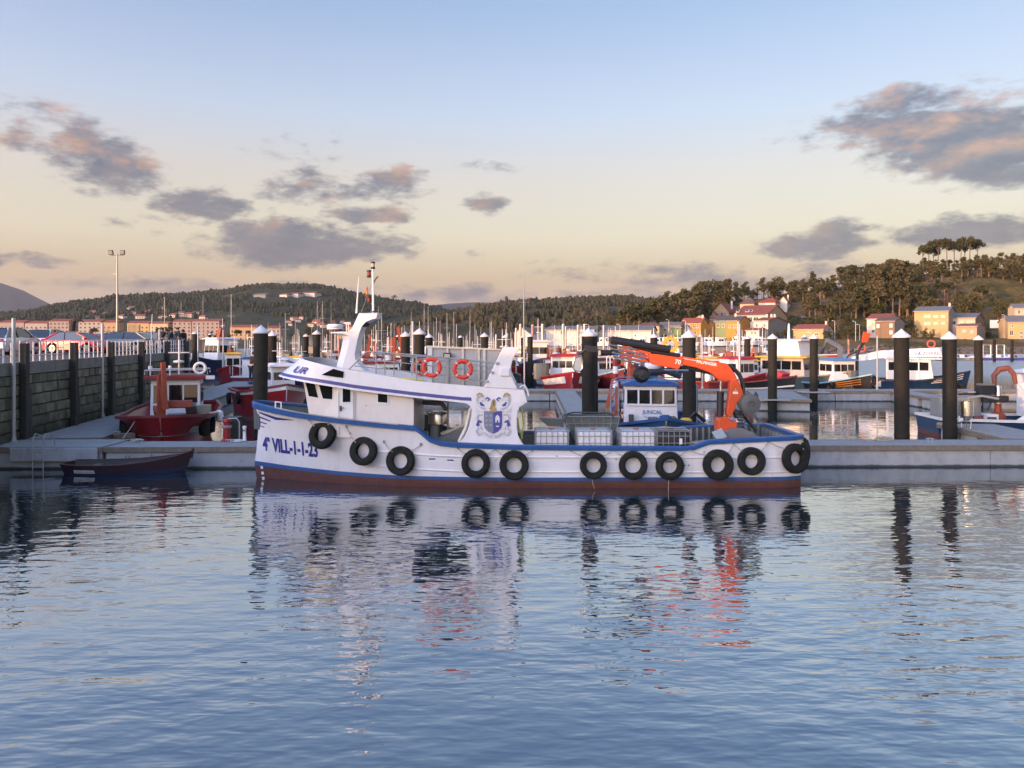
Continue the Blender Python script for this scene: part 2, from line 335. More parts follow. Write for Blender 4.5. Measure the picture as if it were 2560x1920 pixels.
# ================================================================ water
def water_mat():
    m = bpy.data.materials.new('harbour_water'); m.use_nodes = True; nt = m.node_tree; nt.nodes.clear()
    tc = node(nt, 'ShaderNodeTexCoord'); ob = tc.outputs['Object']
    def nz(scale, detail, sx=1, sy=1, rot=0, dist=0.0, rough=.5):
        mp = node(nt, 'ShaderNodeMapping'); mp.inputs['Scale'].default_value = (sx, sy, 1); mp.inputs['Rotation'].default_value = (0, 0, rot); nt.links.new(ob, mp.inputs[0])
        n = node(nt, 'ShaderNodeTexNoise'); n.inputs['Scale'].default_value = scale; n.inputs['Detail'].default_value = detail; n.inputs['Roughness'].default_value = rough
        n.inputs['Distortion'].default_value = dist; nt.links.new(mp.outputs[0], n.inputs['Vector']); return n.outputs[0]
    swell = nz(.34, 2, .55, 1.0, R(-16), .3)
    chop = nz(1.25, 2, .5, 1.0, R(9), .25)
    chop2 = nz(1.7, 1.5, .55, 1.0, R(-24), .2)
    ripple = nz(3.6, 2, .42, 1.0, R(-4), .15)
    patch = nz(.075, 3, 1, 1.6, R(12))
    pm = node(nt, 'ShaderNodeMapRange'); nt.links.new(patch, pm.inputs[0]); pm.inputs[1].default_value = .38; pm.inputs[2].default_value = .62; pm.inputs[3].default_value = .5; pm.inputs[4].default_value = 1.15
    sp = node(nt, 'ShaderNodeSeparateXYZ'); nt.links.new(ob, sp.inputs[0])
    # open water in the foreground, sheltered basins behind the pontoons
    shr = ramp(nt, mth(nt, 'DIVIDE', sp.outputs[1], 200, clamp=True), [(0, (.95,.95,.95)), (.065, (.80,.80,.80)), (.105, (.46,.46,.46)), (.15, (.22,.22,.22)), (.30, (.22,.22,.22)), (.40, (1,1,1)), (1, (1.6,1.6,1.6))])
    sh = node(nt, 'ShaderNodeMath'); sh.operation = 'MULTIPLY'; nt.links.new(shr, sh.inputs[0]); sh.inputs[1].default_value = 1.9
    h = mth(nt, 'MULTIPLY_ADD', chop, .017, mth(nt, 'MULTIPLY', chop2, .014)); h = mth(nt, 'MULTIPLY_ADD', ripple, .0175, h)
    h = mth(nt, 'MULTIPLY_ADD', swell, .042, mth(nt, 'MULTIPLY', h, pm.outputs[0]))
    h = mth(nt, 'MULTIPLY', h, sh.outputs[0])
    b = node(nt, 'ShaderNodeBump'); b.inputs['Strength'].default_value = 1; b.inputs['Distance'].default_value = 1.0; nt.links.new(h, b.inputs['Height'])
    fr = node(nt, 'ShaderNodeFresnel'); fr.inputs[0].default_value = 1.42; nt.links.new(b.outputs[0], fr.inputs[1])
    frm = mth(nt, 'MULTIPLY', mth(nt, 'SUBTRACT', 1.0, mth(nt, 'POWER', 2.718, mth(nt, 'MULTIPLY', fr.outputs[0], -10.0))), .71, clamp=True)
    df = node(nt, 'ShaderNodeBsdfDiffuse'); df.inputs[0].default_value = (.010, .028, .040, 1)
    gl = node(nt, 'ShaderNodeBsdfGlossy'); rgh = node(nt, 'ShaderNodeMapRange'); nt.links.new(sp.outputs[1], rgh.inputs[0]); rgh.inputs[1].default_value = 66; rgh.inputs[2].default_value = 110; rgh.inputs[3].default_value = .03; rgh.inputs[4].default_value = .32; nt.links.new(rgh.outputs[0], gl.inputs['Roughness']); gl.inputs[0].default_value = (.94, .985, 1, 1); nt.links.new(b.outputs[0], gl.inputs['Normal'])
    mx = node(nt, 'ShaderNodeMixShader'); nt.links.new(frm, mx.inputs[0]); nt.links.new(df.outputs[0], mx.inputs[1]); nt.links.new(gl.outputs[0], mx.inputs[2])
    o = node(nt, 'ShaderNodeOutputMaterial'); nt.links.new(mx.outputs[0], o.inputs[0]); return m
wm = MB(); wm.add([(-9000,-1500,0),(9000,-1500,0),(9000,14000,0),(-9000,14000,0)], [(0,1,2,3)])
struct(wm.build('water', water_mat()))

# ================================================================ terrain
def fbm(x, y, sc, oct=4, seed=0.0):
    return mnoise.fractal(Vector((x*sc+seed, y*sc-seed*.7, seed*1.3)), 1.0, 2.1, oct)
def terrain_mat(name, cols, sc=.02, bump=0, bsc=.4, haze=None):
    m = bpy.data.materials.new(name); m.use_nodes = True; nt = m.node_tree; bs = nt.nodes['Principled BSDF']
    tc = node(nt, 'ShaderNodeTexCoord')
    n = node(nt, 'ShaderNodeTexNoise'); n.inputs['Scale'].default_value = sc; n.inputs['Detail'].default_value = 9; n.inputs['Roughness'].default_value = .68; nt.links.new(tc.outputs['Object'], n.inputs[0])
    k = len(cols); f = mth(nt, 'MULTIPLY_ADD', n.outputs[0], 2.6, -.8, clamp=True)
    c = ramp(nt, f, [(i/(k-1), col) for i, col in enumerate(cols)])
    n2 = node(nt, 'ShaderNodeTexNoise'); n2.inputs['Scale'].default_value = bsc; n2.inputs['Detail'].default_value = 6; n2.inputs['Roughness'].default_value = .7; nt.links.new(tc.outputs['Object'], n2.inputs[0])
    v = mth(nt, 'MULTIPLY_ADD', n2.outputs[0], 1.5, .3)
    cc = node(nt, 'ShaderNodeCombineColor'); [nt.links.new(v, cc.inputs[i]) for i in range(3)]
    c = mixc(nt, 1.0, c, cc.outputs[0], 'MULTIPLY')
    nt.links.new(c, bs.inputs['Base Color']); bs.inputs['Roughness'].default_value = .95; bs.inputs['Specular IOR Level'].default_value = .1
    if bump:
        b = node(nt, 'ShaderNodeBump'); b.inputs['Strength'].default_value = 1; b.inputs['Distance'].default_value = bump; nt.links.new(n2.outputs[0], b.inputs['Height']); nt.links.new(b.outputs[0], bs.inputs['Normal'])
    return m
def heightfield(name, x0, x1, nx, y0, y1, ny, fn, mat, smooth=True):
    mb = MB(); rows = []
    for j in range(ny+1):
        y = lerp(y0, y1, j/ny); rows.append([(lerp(x0, x1, i/nx), y, fn(lerp(x0, x1, i/nx), y)) for i in range(nx+1)])
    mb.grid(rows); o = mb.build(name, mat, smooth=False)
    if smooth: o.data.polygons.foreach_set('use_smooth', [True]*len(o.data.polygons))
    return struct(o)
forest = terrain_mat('wooded_hill', [(.022,.030,.02),(.034,.042,.025),(.052,.052,.03),(.075,.06,.038)], .006, 2.5, .05)
forest_mid = terrain_mat('brown_wooded_hill', [(.028,.034,.018),(.05,.047,.026),(.075,.058,.035),(.11,.075,.05)], .012, 1.5, .09)
grassy = terrain_mat('grassy_bank', [(.035,.042,.014),(.09,.075,.028),(.17,.11,.05),(.24,.15,.08)], .035, .5, .5)
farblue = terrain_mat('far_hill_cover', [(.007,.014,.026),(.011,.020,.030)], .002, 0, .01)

def ridge(tab): return lambda px: interp(px, tab)
FAR_L = ridge([(-500,690),(-200,690),(0,708),(60,728),(130,762),(190,778),(300,800),(500,835),(700,846),(3300,846)])
def far_left(x, y):
    px = CXP+x*FPX/y; top = (HYP-FAR_L(px))*7000/FPX+EYE
    return -20+(top+20)*sstep(5200, 7000, y)*(1-.2*sstep(7000,8500,y))+fbm(x, y, .0016, 5, 3)*16
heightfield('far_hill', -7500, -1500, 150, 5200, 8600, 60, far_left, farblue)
FAR_M = ridge([(300,846),(700,800),(980,775),(1060,764),(1120,760),(1200,757),(1300,762),(1400,775),(1600,770),(1700,745),(1800,752),(2000,800),(2300,846)])
def far_mid(x, y):
    px = CXP+x*FPX/y; top = (HYP-FAR_M(px))*6500/FPX+EYE
    return -20+(top+20)*sstep(5000, 6500, y)+fbm(x, y, .0018, 5, 9)*12
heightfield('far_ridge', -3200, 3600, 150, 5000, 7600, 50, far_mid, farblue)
MAIN = ridge([(-600,800),(-100,790),(60,778),(150,756),(220,745),(289,735),(382,731),(497,733),(560,726),(613,715),(717,713),(810,722),(868,731),(960,752),(1041,766),(1111,783),(1200,806),(1300,830),(1400,846),(2600,846)])
def main_hill(x, y):
    px = CXP+x*FPX/y; top = (HYP-MAIN(px)-7)*2600/FPX+EYE
    t = sstep(620, 2600, y); t = .78*t+.22*sstep(1300, 1700, y)*(.6+.6*fbm(x, y, .0011, 3, 2))
    h = 2+(top-2)*min(1.0, t) if y < 2600 else top-(y-2600)*.12
    bumps = abs(fbm(x, y, .03, 3, 5))*7*sstep(900, 1300, y)+fbm(x, y, .004, 4, 8)*9*sstep(900, 1500, y)*(1-sstep(2300,2600,y)*.6)
    return h+bumps
heightfield('hill_left', -2700, 560, 300, 620, 3100, 190, main_hill, forest)
MIDR = ridge([(700,846),(900,838),(1000,815),(1100,790),(1180,776),(1230,766),(1300,758),(1380,756),(1480,753),(1540,750),(1600,754),(1640,760),(1750,775),(1900,800),(2100,830),(2400,846)])
def mid_hill(x, y):
    px = CXP+x*FPX/y; top = (HYP-MIDR(px)-6)*1250/FPX+EYE
    h = 2.5+(top-2.5)*(.55*sstep(480, 900, y)+.45*sstep(800, 1250, y)) if y < 1250 else top-(y-1250)*.1
    return h+abs(fbm(x, y, .055, 3, 4))*6*sstep(560, 760, y)+fbm(x, y, .008, 4, 1)*4*sstep(600,800,y)
heightfield('hill_middle', -330, 620, 230, 470, 1500, 190, mid_hill, forest_mid)
HX = [(-60,2.2),(10,2.4),(45,6),(62,11),(113,24),(180,33),(223,40),(280,45),(340,50),(480,54)]
def right_hill(x, y):
    sh = 3.0*fbm(x, 0, .02, 3, 6)
    yy = y+sh
    if yy < 262: base = interp(yy, [(240,-1.2),(247,-.4),(251,.5),(256,1.5),(262,2.0)])
    else: base = interp(yy, [(262,2.0),(270,3.4),(277,4.7),(295,5.3),(600,5.6)]) if x > 95 else interp(yy, [(262,2.0),(280,2.6),(310,3.2)])
    H = interp(x, HX)
    h = base+(max(H, base)-base)*sstep(300, 432, yy)
    if y > 440: h -= (y-440)*.10
    ter = math.sin(h*1.1)*.5*sstep(6, 12, h)
    return h+ter+fbm(x, y, .06, 4, 12)*.9*sstep(262, 300, yy)
heightfield('hill_right', -60, 480, 216, 240, 560, 150, right_hill, grassy)
# low land behind the marina, and the land behind the car park
lowm = terrain_mat('low_shore_land', [(.05,.05,.028),(.09,.075,.045),(.13,.10,.06),(.16,.12,.08)], .03, .3, .3)
def low_land(x, y): return interp(y, [(255,-1),(262,1.2),(275,2.3),(400,2.6),(700,4.5)])+fbm(x, y, .02, 3, 2)*.5
heightfield('shore_ground', -900, -58, 90, 255, 700, 40, low_land, lowm)
# rocks along the far shore: too many to count
rockm = M('shore_rock', (.11,.095,.08), .9, var=.35, scale=1.2, rnd=.2)
rk = MB()
ico = bmesh.new(); bmesh.ops.create_icosphere(ico, subdivisions=1, radius=1); IV = [v.co.copy() for v in ico.verts]; IF = [[v.index for v in f.verts] for f in ico.faces]; ico.free()
rr_ = random.Random(5)
for i in range(1500):
    x = rr_.uniform(40, 260); y = rr_.gauss(252, 3.6); z = right_hill(x, y)
    if z < -.4: continue
    s = rr_.uniform(.35, 1.1)
    rk.add([(x+v.x*s*rr_.uniform(.8,1.4), y+v.y*s*rr_.uniform(.7,1.2), z+.1+v.z*s*rr_.uniform(.5,.8)) for v in IV], IF)
stuff(rk.build('shore_rocks', rockm), 'dark rocks heaped along the far shore below the houses', 'rocks')

# ================================================================ quay on the left
def wallx(y): return -15.25-.1607*y
D = Vector((-.1607, 1, 0)).normalized(); NRM = Vector((D.y, -D.x, 0))
def wpt(y, off=0, z=0): return Vector((wallx(y), y, z))+NRM*off
QZ = 4.0
asphalt = M('car_park_asphalt', (.065,.065,.065), .9, var=.2, scale=1.2, dirt=(.12,.115,.11), dfac=.5, dscale=(.3,.3,.3), bump=.02, bscale=40)
mb = MB(); A, B_ = wpt(-90, -.25), wpt(59, -.25)
mb.slab([(A.x, A.y), (B_.x, B_.y), (B_.x-40, B_.y+72), (-300, 131), (-300, -90)], -2.0, QZ)
struct(mb.build('quay_ground', asphalt))
kerbm = M('quay_capping_concrete', (.20,.195,.17), .9, var=.2, dirt=(.07,.075,.05), dfac=.7, dscale=(.8,.8,.4), bump=.04)
qw = thing('quay_wall', 'mossy granite block quay wall below the white railing', 'wall', tuple(wpt(44)))
base = Vector(wpt(44))
mortar = M('wall_joint', (.030,.032,.024), .95, var=.3, bump=.05)
mb = MB(); a, b = wpt(-90, -.24)-base, wpt(59.05, -.24)-base; c, d = wpt(59.05, -.10)-base, wpt(-90, -.10)-base
mb.slab([(a.x,a.y),(b.x,b.y),(c.x,c.y),(d.x,d.y)], -2.0, 3.5); mb.build('wall_core', mortar, qw)
c, d = wpt(59.05, .06)-base, wpt(-90, .06)-base
mb = MB(); mb.slab([(a.x,a.y),(b.x,b.y),(c.x,c.y),(d.x,d.y)], 3.502, QZ+.012); mb.build('capping', kerbm, qw)
def stone_mat():
    m = bpy.data.materials.new('mossy_granite'); m.use_nodes = True; nt = m.node_tree; bs = nt.nodes['Principled BSDF']
    tc = node(nt, 'ShaderNodeTexCoord'); geo = node(nt, 'ShaderNodeNewGeometry'); oi = node(nt, 'ShaderNodeObjectInfo')
    n = node(nt, 'ShaderNodeTexNoise'); n.inputs['Scale'].default_value = 1.4; n.inputs['Detail'].default_value = 8; n.inputs['Roughness'].default_value = .7; nt.links.new(geo.outputs['Position'], n.inputs[0])
    c = ramp(nt, mth(nt, 'MULTIPLY_ADD', n.outputs[0], 2.2, -.6, clamp=True), [(0, (.06,.062,.036)), (.5, (.135,.13,.085)), (1, (.24,.225,.165))])
    k = mth(nt, 'MULTIPLY_ADD', oi.outputs['Random'], .8, .6); cc = node(nt, 'ShaderNodeCombineColor'); [nt.links.new(k, cc.inputs[i]) for i in range(3)]
    c = mixc(nt, 1.0, c, cc.outputs[0], 'MULTIPLY')
    # weed and wet dark growth up to the high-water mark
    sp = node(nt, 'ShaderNodeSeparateXYZ'); nt.links.new(geo.outputs['Position'], sp.inputs[0])
    zz = mth(nt, 'ADD', sp.outputs[2], mth(nt, 'MULTIPLY', n.outputs[0], 1.2))
    mr = node(nt, 'ShaderNodeMapRange'); nt.links.new(zz, mr.inputs[0]); mr.inputs[1].default_value = 1.5; mr.inputs[2].default_value = 2.5; mr.inputs[3].default_value = .8; mr.inputs[4].default_value = 0
    c = mixc(nt, mr.outputs[0], c, (.028,.030,.018))
    nt.links.new(c, bs.inputs['Base Color']); bs.inputs['Roughness'].default_value = .9
    n3 = node(nt, 'ShaderNodeTexNoise'); n3.inputs['Scale'].default_value = 9; n3.inputs['Detail'].default_value = 6; nt.links.new(geo.outputs['Position'], n3.inputs[0])
    bm = node(nt, 'ShaderNodeBump'); bm.inputs['Strength'].default_value = .8; bm.inputs['Distance'].default_value = .04; nt.links.new(n3.outputs[0], bm.inputs['Height']); nt.links.new(bm.outputs[0], bs.inputs['Normal'])
    return m
stonem = stone_mat(); rs = random.Random(11); stone_me = []
for k in range(5):              # a rough block one unit long and high, face towards +y
    e = .045; j = lambda: rs.uniform(-.03, .03)
    mb = MB(); bk = [(-.5,-.5,-.5),(.5,-.5,-.5),(.5,-.5,.5),(-.5,-.5,.5)]
    md = [(-.5,.25,-.5),(.5,.25,-.5),(.5,.25,.5),(-.5,.25,.5)]
    fr = [(-.5+e+j()*.4,.5+j()*2,-.5+e+j()*.6),(.5-e+j()*.4,.5+j()*2,-.5+e+j()*.6),(.5-e+j()*.4,.5+j()*2,.5-e+j()*.6),(-.5+e+j()*.4,.5+j()*2,.5-e+j()*.6)]
    mb.loft([bk, md, fr]); stone_me.append(mb.mesh('stone', stonem))
ang = math.atan2(-NRM.x, NRM.y)
z = .25; nst = 0
for ci, hgt in enumerate([.50,.46,.48,.44,.50,.45,.40]):
    y = 28.0-rs.uniform(0, .8)
    while y < 58.6:
        w = rs.uniform(.55, 1.3)
        if y+w > 58.95: w = 58.95-y
        if w > .3 and nst < 298:
            p = wpt(y+w/2, -.07+rs.uniform(-.03,.035), z+hgt/2)-base
            inst(rs.choice(stone_me), 'stone', qw, p, ang, (w-.035, .28, hgt-.035)); nst += 1
        y += w
    z += hgt
# far end face of the quay
mb = MB(); b0 = wpt(59.06, -.2); b1 = b0+Vector((-40, 72, 0))
mb.slab([(b0.x,b0.y),(b1.x,b1.y),(b1.x,b1.y+.3),(b0.x+.05,b0.y+.3)], -2, 3.98); o = mb.build('quay_end_face', kerbm); struct(o)

# ---- railing sections between the fender posts
railm = M('railing_white', (.74,.71,.70), .5, var=.06, dirt=(.4,.3,.22), dfac=.3)
fy = [21.7, 26.7, 31.74, 36.75, 41.7, 46.85, 52.3, 57.3]
rl_lab = ['first white quay railing section, cut off by the left edge of the photo', 'white quay railing section in front of the silver cars, left of the red car',
          'white quay railing section in front of the red car', 'white quay railing section in front of the grey estate car',
          'white quay railing section in front of the dark car', 'far white quay railing section in front of the standing people', 'last short white quay railing bay at the end of the quay']
for k in range(1, len(fy)):
    ya = fy[k-1]+.35; yb = (fy[k]-.35) if k < len(fy)-1 else 58.7
    if k == len(fy)-1: ya = fy[k-1]+.35
    t = thing('quay_railing', rl_lab[k-1], 'railing', tuple(wpt(ya, -.12, QZ+.012)), 0, 'white railing sections along the quay'); o = Vector(t.location)
    for zr in (.87, .56, .27):
        mb = MB(); mb.tube([wpt(ya, -.12, QZ+.012+zr)-o, wpt(yb, -.12, QZ+.012+zr)-o], .028 if zr > .8 else .02, 6); mb.build('rail', railm, t, True)
    n = max(2, round((yb-ya)/.62))
    for i in range(n+1):
        y = lerp(ya+.03, yb-.03, i/n); hw = .055 if i % 2 == 0 else .032
        c = wpt(y, -.12, QZ+.012+.43)-o
        mb = MB(); mb.obox(c, D*hw, NRM*.02, (0,0,.43)); mb.build('baluster', railm, t)
fendm = M('fender_steel', (.030,.030,.026), .8, 0, var=.3, dirt=(.12,.09,.06), dfac=.5, dscale=(2,2,.3))
fl = ['at the left edge of the photo', 'left of the red car', 'below the middle of the red car', 'below the grey estate car', 'below the dark car', 'near the far end of the railing']
fl = ['dark steel fender post on the quay wall outside the left of the frame', 'dark steel fender post on the quay wall nearest the left edge of the photo', 'dark fender post on the quay wall before the red car rear wheel',
      'dark fender post on the quay wall before the red car nose', 'dark steel fender post on the quay wall behind the grey estate car', 'dark steel fender post on the quay wall in front of the standing people', 'dark steel fender post at the far end of the quay wall']
for k, y in enumerate(fy):
    if k == 0: continue
    t = thing('fender_post', fl[k-1], 'fender post', tuple(wpt(y, .3, 0)), 0, 'dark fender posts along the quay wall'); o = Vector(t.location)
    mb = MB(); c = wpt(y, .22, 2.2)-o; mb.obox(c, D*.17, NRM*.13, (0,0,2.6)); mb.build('post', fendm, t, bevel=.015)
    mb = MB(); q = wpt(y+.33, .2, 0)-o; mb.tube([q+Vector((0,0,-.4)), q+Vector((0,0,3.9))], .045, 8); mb.build('guide_pipe', galv, t, True)
    mb = MB(); q = wpt(y+.6, .12, 0)-o; mb.obox(q+Vector((0,0,1.4)), D*.1-Vector((0,0,.0)), NRM*.1, Vector((0,0,1.5))+D*-.12); mb.build('raking_brace', fendm, t)

# ================================================================ pontoons
ZD = .842
def pontoon_box(t, x0, x1, y0, y1, zd=ZD, planks=None, fascia=.13, joint=6.0, axis='x', gap=.35):
    """floating pontoon aligned to x or y; deck sheet, timber fascia, concrete floats"""
    mb = MB(); mb.box(x0, x1, y0, y1, zd-.07, zd); mb.build('deck', deckmat, t, bevel=.01)
    f = .05
    for nm, bx in (('fascia', (x0-f, x1+f, y0-f, y0-.002)), ('fascia', (x0-f, x1+f, y1+.002, y1+f)), ('fascia', (x0-f, x0-.002, y0, y1)), ('fascia', (x1+.002, x1+f, y0, y1))):
        mb = MB(); mb.box(*bx, zd-.19, zd+.012); mb.build(nm, wood, t, bevel=.008)
    L = (x1-x0) if axis == 'x' else (y1-y0); n = max(1, round(L/joint))
    for i in range(n):
        a = L*i/n+gap/2; b = L*(i+1)/n-gap/2
        mb = MB()
        if axis == 'x': mb.box(x0+a, x0+b, y0+.04, y1-.04, -.45, zd-.072)
        else: mb.box(x0+.04, x1-.04, y0+a, y0+b, -.45, zd-.072)
        mb.build('float', concrete, t, bevel=.02)
def cleat(loc, rz, label):
    t = thing('mooring_cleat', label, 'cleat', loc, rz, 'galvanised cleats on the pontoons')
    mb = MB(); mb.tube([(-.17,0,.11),(-.06,0,.13),(.06,0,.13),(.17,0,.11)], .022, 6); mb.build('horn', galv, t, True)
    for x in (-.07, .07): mb = MB(); mb.tube([(x,0,0),(x,0,.13)], .025, 6); mb.build('leg', galv, t, True)
    mb = MB(); mb.box(-.13,.13,-.05,.05,0,.012); mb.build('base_plate', galv, t)
t = thing('pontoon', 'long grey concrete pontoon running behind the white boat to the right edge', 'pontoon', (6, 30.6, 0), R(.9))
pontoon_box(t, -21.55, 24, -.9, .75, gap=.02, joint=11.6)
t = thing('pontoon', 'wide concrete pontoon corner below the quay wall, with a ladder', 'pontoon', (-20, 30.3, 0), R(.9))
pontoon_box(t, -3, 4.3, -.95, 1.35, joint=8, gap=.02)
mb = MB(); mb.box(-2.2, -.6, -1.10, -1.002, .32, .835); mb.build('fender_block', concrete, t, bevel=.02)
mb = MB(); mb.box(.9, 4.2, -1.10, -1.002, .32, .835); mb.build('fender_block', concrete, t, bevel=.02)
# walkway along the quay
wk = thing('pontoon_walkway', 'grey floating walkway leading back along the foot of the quay wall', 'walkway', tuple(wpt(32.2, 1.75, 0)), math.atan2(-D.x, D.y))
pontoon_box(wk, -1.45, 1.45, -.45, 44, axis='y', joint=11, gap=.03)
# ladder at the corner pontoon
t = thing('ladder', 'white tubular ladder on the edge of the left pontoon', 'ladder', (WX(98, 29.3), 29.32, 0))
for s in (-.2, .2):
    mb = MB(); mb.tube([(s,-.10,-.6),(s,-.10,.85),(s,-.08,1.2),(s,.06,1.36),(s,.35,1.28),(s,.62,1.0),(s,.66,.85)], .019, 8); mb.build('stile', galv, t, True)
for z_ in (-.2, .1, .4, .7): mb = MB(); mb.tube([(-.2,-.10,z_),(.2,-.10,z_)], .018, 6); mb.build('rung', galv, t, True)
# finger at the left, beside the red boat
t = thing('pontoon', 'short timber-edged finger pontoon left of the red boat', 'pontoon', tuple(wpt(37.5, 4.2, 0)), math.atan2(-D.x, D.y))
pontoon_box(t, -.95, -.1, -4.6, 3.5, axis='y', joint=4)
# pontoon in the middle distance and its fingers
t = thing('pontoon', 'middle distance pontoon crossing behind the basin, work boats moored along it', 'pontoon', (10, 62, 0), R(-.4))
pontoon_box(t, -24, 44, -.9, 1.3, joint=5.6, gap=.06)
def finger(label, x0, y0, x1, y1, w, **k):
    L = math.hypot(x1-x0, y1-y0); t = thing('finger_pontoon', label, 'pontoon', (x0, y0, 0), math.atan2(-(x1-x0), y1-y0), 'finger pontoons')
    pontoon_box(t, -w/2, w/2, 0, L, axis='y', **k); return t
finger('timber-decked finger pontoon with a stepped row of floats behind the sorting bin', WX(1480, 34.8), 35.0, WX(1415, 60), 60.9, 1.5, joint=2.6, gap=.9)
finger('short finger pontoon ending at two dark piles behind the orange crane', WX(1955, 53), 52.5, WX(1935, 60), 60.9, 3.4, joint=3, gap=.4)
finger('long finger pontoon slanting towards the right edge in the middle basin', WX(2420, 50), 50, WX(2250, 61), 60.9, 1.6, joint=3, gap=.7)
fp = finger('near finger pontoon with pale timber edge at the right side', 21.6, 31.7, 22.05, 37.4, 2.6, joint=2.2, gap=.5)
pl = MB(); pl.box(-1.2, -.9, .1, 5.6, ZD+.012, ZD+.035); pl.build('edge_board', M('pale_timber', (.34,.30,.25), .8, var=.2, scale=5), fp)
cleat((WX(2325, 31), 31.0, ZD), 0, 'galvanised cleat on the front pontoon right of the white boat'); cleat((WX(2210, 31), 31.0, ZD), .1, 'cleat with heaped rope on the front pontoon near the tall dark pile')
cleat((WX(285, 33), 33.2, ZD), .5, 'cleat on the walkway left of the red boat'); cleat((WX(350, 30.6), 30.6, ZD), 0, 'cleat on the front pontoon in front of the red boat'); cleat((WX(575, 30.6), 30.6, ZD), 0, 'cleat on the front pontoon near the white bow')
cleat((WX(2110, 61.5), 61.5, ZD), 0, 'cleat on the middle pontoon in front of the black boat')
def rope(label, pts, r=.018, mat=ropemat, name='mooring_rope'):
    mb = MB(); mb.tube(pts, r, 6); o = mb.build(name, mat, None, True); tag(o, label, 'rope'); return o
def coil(label, c, n=6, r=.16):
    pts = []; rg = random.Random(int(abs(c[0]*100)))
    for i in range(n*14):
        a = i/14*2*math.pi; rr = r*(.55+.5*rg.random()); pts.append((c[0]+math.cos(a)*rr*1.6, c[1]+math.sin(a)*rr, c[2]+.02+.02*(i//14)+rg.random()*.02))
    return rope(label, pts, .016)
coil('loose coil of rope on the front pontoon beside the tall pile', (WX(2210, 31.2), 31.2, ZD), 7, .22)
rope('slack rope lying along the edge of the front pontoon', [(WX(p_, 31.2), 31.2+.1*math.sin(p_), ZD+.02+.01*math.sin(p_*.3)) for p_ in range(2165, 2212, 6)], .016)
coil('small rope coil on the front pontoon under the red boat', (WX(340, 30.9), 30.9, ZD), 5, .14)
coil('rope coil on the corner of the near finger pontoon', (WX(2360, 36.6), 36.6, ZD+.01), 6, .2)

# ================================================================ piles and posts
cap_prof = [(1.02,0),(1.19,.02),(1.22,.12),(1.20,.30),(1.02,.42),(.10,1.16),(.07,1.24),(0.001,1.25)]
def pile(px, w, apex, label, Y=None, d=.6, cap=True):
    Y = Y or 1923*d/w; x = WX(px, Y); r = w*Y/FPX/2; zt = WZ(apex, Y)
    t = thing('mooring_pile', label, 'pile', (x, Y, 0), 0, 'dark mooring piles with white conical caps'); t.rotation_euler = (R(random.uniform(-.5,.5)), R(random.uniform(-.6,.6)), random.uniform(0,6))
    ch = 1.25*r if cap else 0
    mb = MB(); mb.lathe([(r,-1.5),(r,zt-ch+.02)], n=20 if w > 14 else 12); mb.build('shaft', pilemat, t, True)
    if cap:
        mb = MB(); mb.lathe([(a*r, h*r+zt-ch) for a, h in cap_prof], n=20 if w > 14 else 12, caps=False); mb.build('cap', capmat, t, True, ang=25)
    if w > 18:
        mb = MB(); mb.lathe([(r+.012, .9),(r+.012, .98)], n=20, caps=False); mb.build('weld_band', pilemat, t)
    return t
for a in [(650,35,812,'nearest dark pile with white cap, rising behind the white bow'),(2255,35.7,822,'tall dark pile behind the front pontoon, right of the white boat'),
          (2375,32.8,828,'dark pile at the corner of the right-hand finger pontoon'),(2447,19.3,838,'dark pile before the open water, third from the right edge'),
          (1931,22,834,'dark pile just right of the orange crane reel'),(2034,19.3,835,'dark pile in front of the yellow-roofed boat'),
          (1472,34,820,'dark pile directly behind the crane jib tip and the sorting bin'),(1485,21,826,'dark pile half hidden behind the pile at the crane jib tip'),
          (1723,32.5,824,'dark pile rising behind the middle of the orange boom'),(1868,15,838,'dark pile behind the top of the orange crane knuckle'),
          (1750,9,836,'thin far pile right beside the pile behind the boom'),(1636,18,833,'dark pile behind the black hydraulic tubes of the crane'),
          (2011,12,836,'small far pile with white cap below the yellow bungalow'),(1325,14,833,'slim dark pile just right of the white stern arch'),
          (1307,9.8,838,'far pile seen over the stern arch of the white boat'),(1262,12,837,'far pile above the grey windbreak, right one'),
          (1212,18,831,'dark pile above the grey windbreak of the white boat'),(1047,26,820,'thick dark pile left of the life rings, right of a pair'),
          (1014,22,828,'dark pile left of the life rings, left of a pair'),(1074,16,834,'dark pile directly left above the grey windbreak'),
          (994,8,837,'thin far pile seen through the boat railing'),(1151,9.5,838,'thin far pile above the middle of the grey windbreak'),
          (682,21,827,'dark pile right behind the nearest capped pile'),(791,18,825,'dark pile left of the white mast arch'),
          (765,12,834,'small far pile left of the mast arch'),(487,13,827,'dark pile at the end of the quay beside the navy boat'),(525,8,832,'far pile behind the navy boat')]:
    pile(*a)
for i, px in enumerate((2486, 2530)):
    pile(px, 7, 849, ('bare dark post at the far small-boat dock, left one', 'bare dark post at the far small-boat dock, right one')[i], Y=165, cap=False)
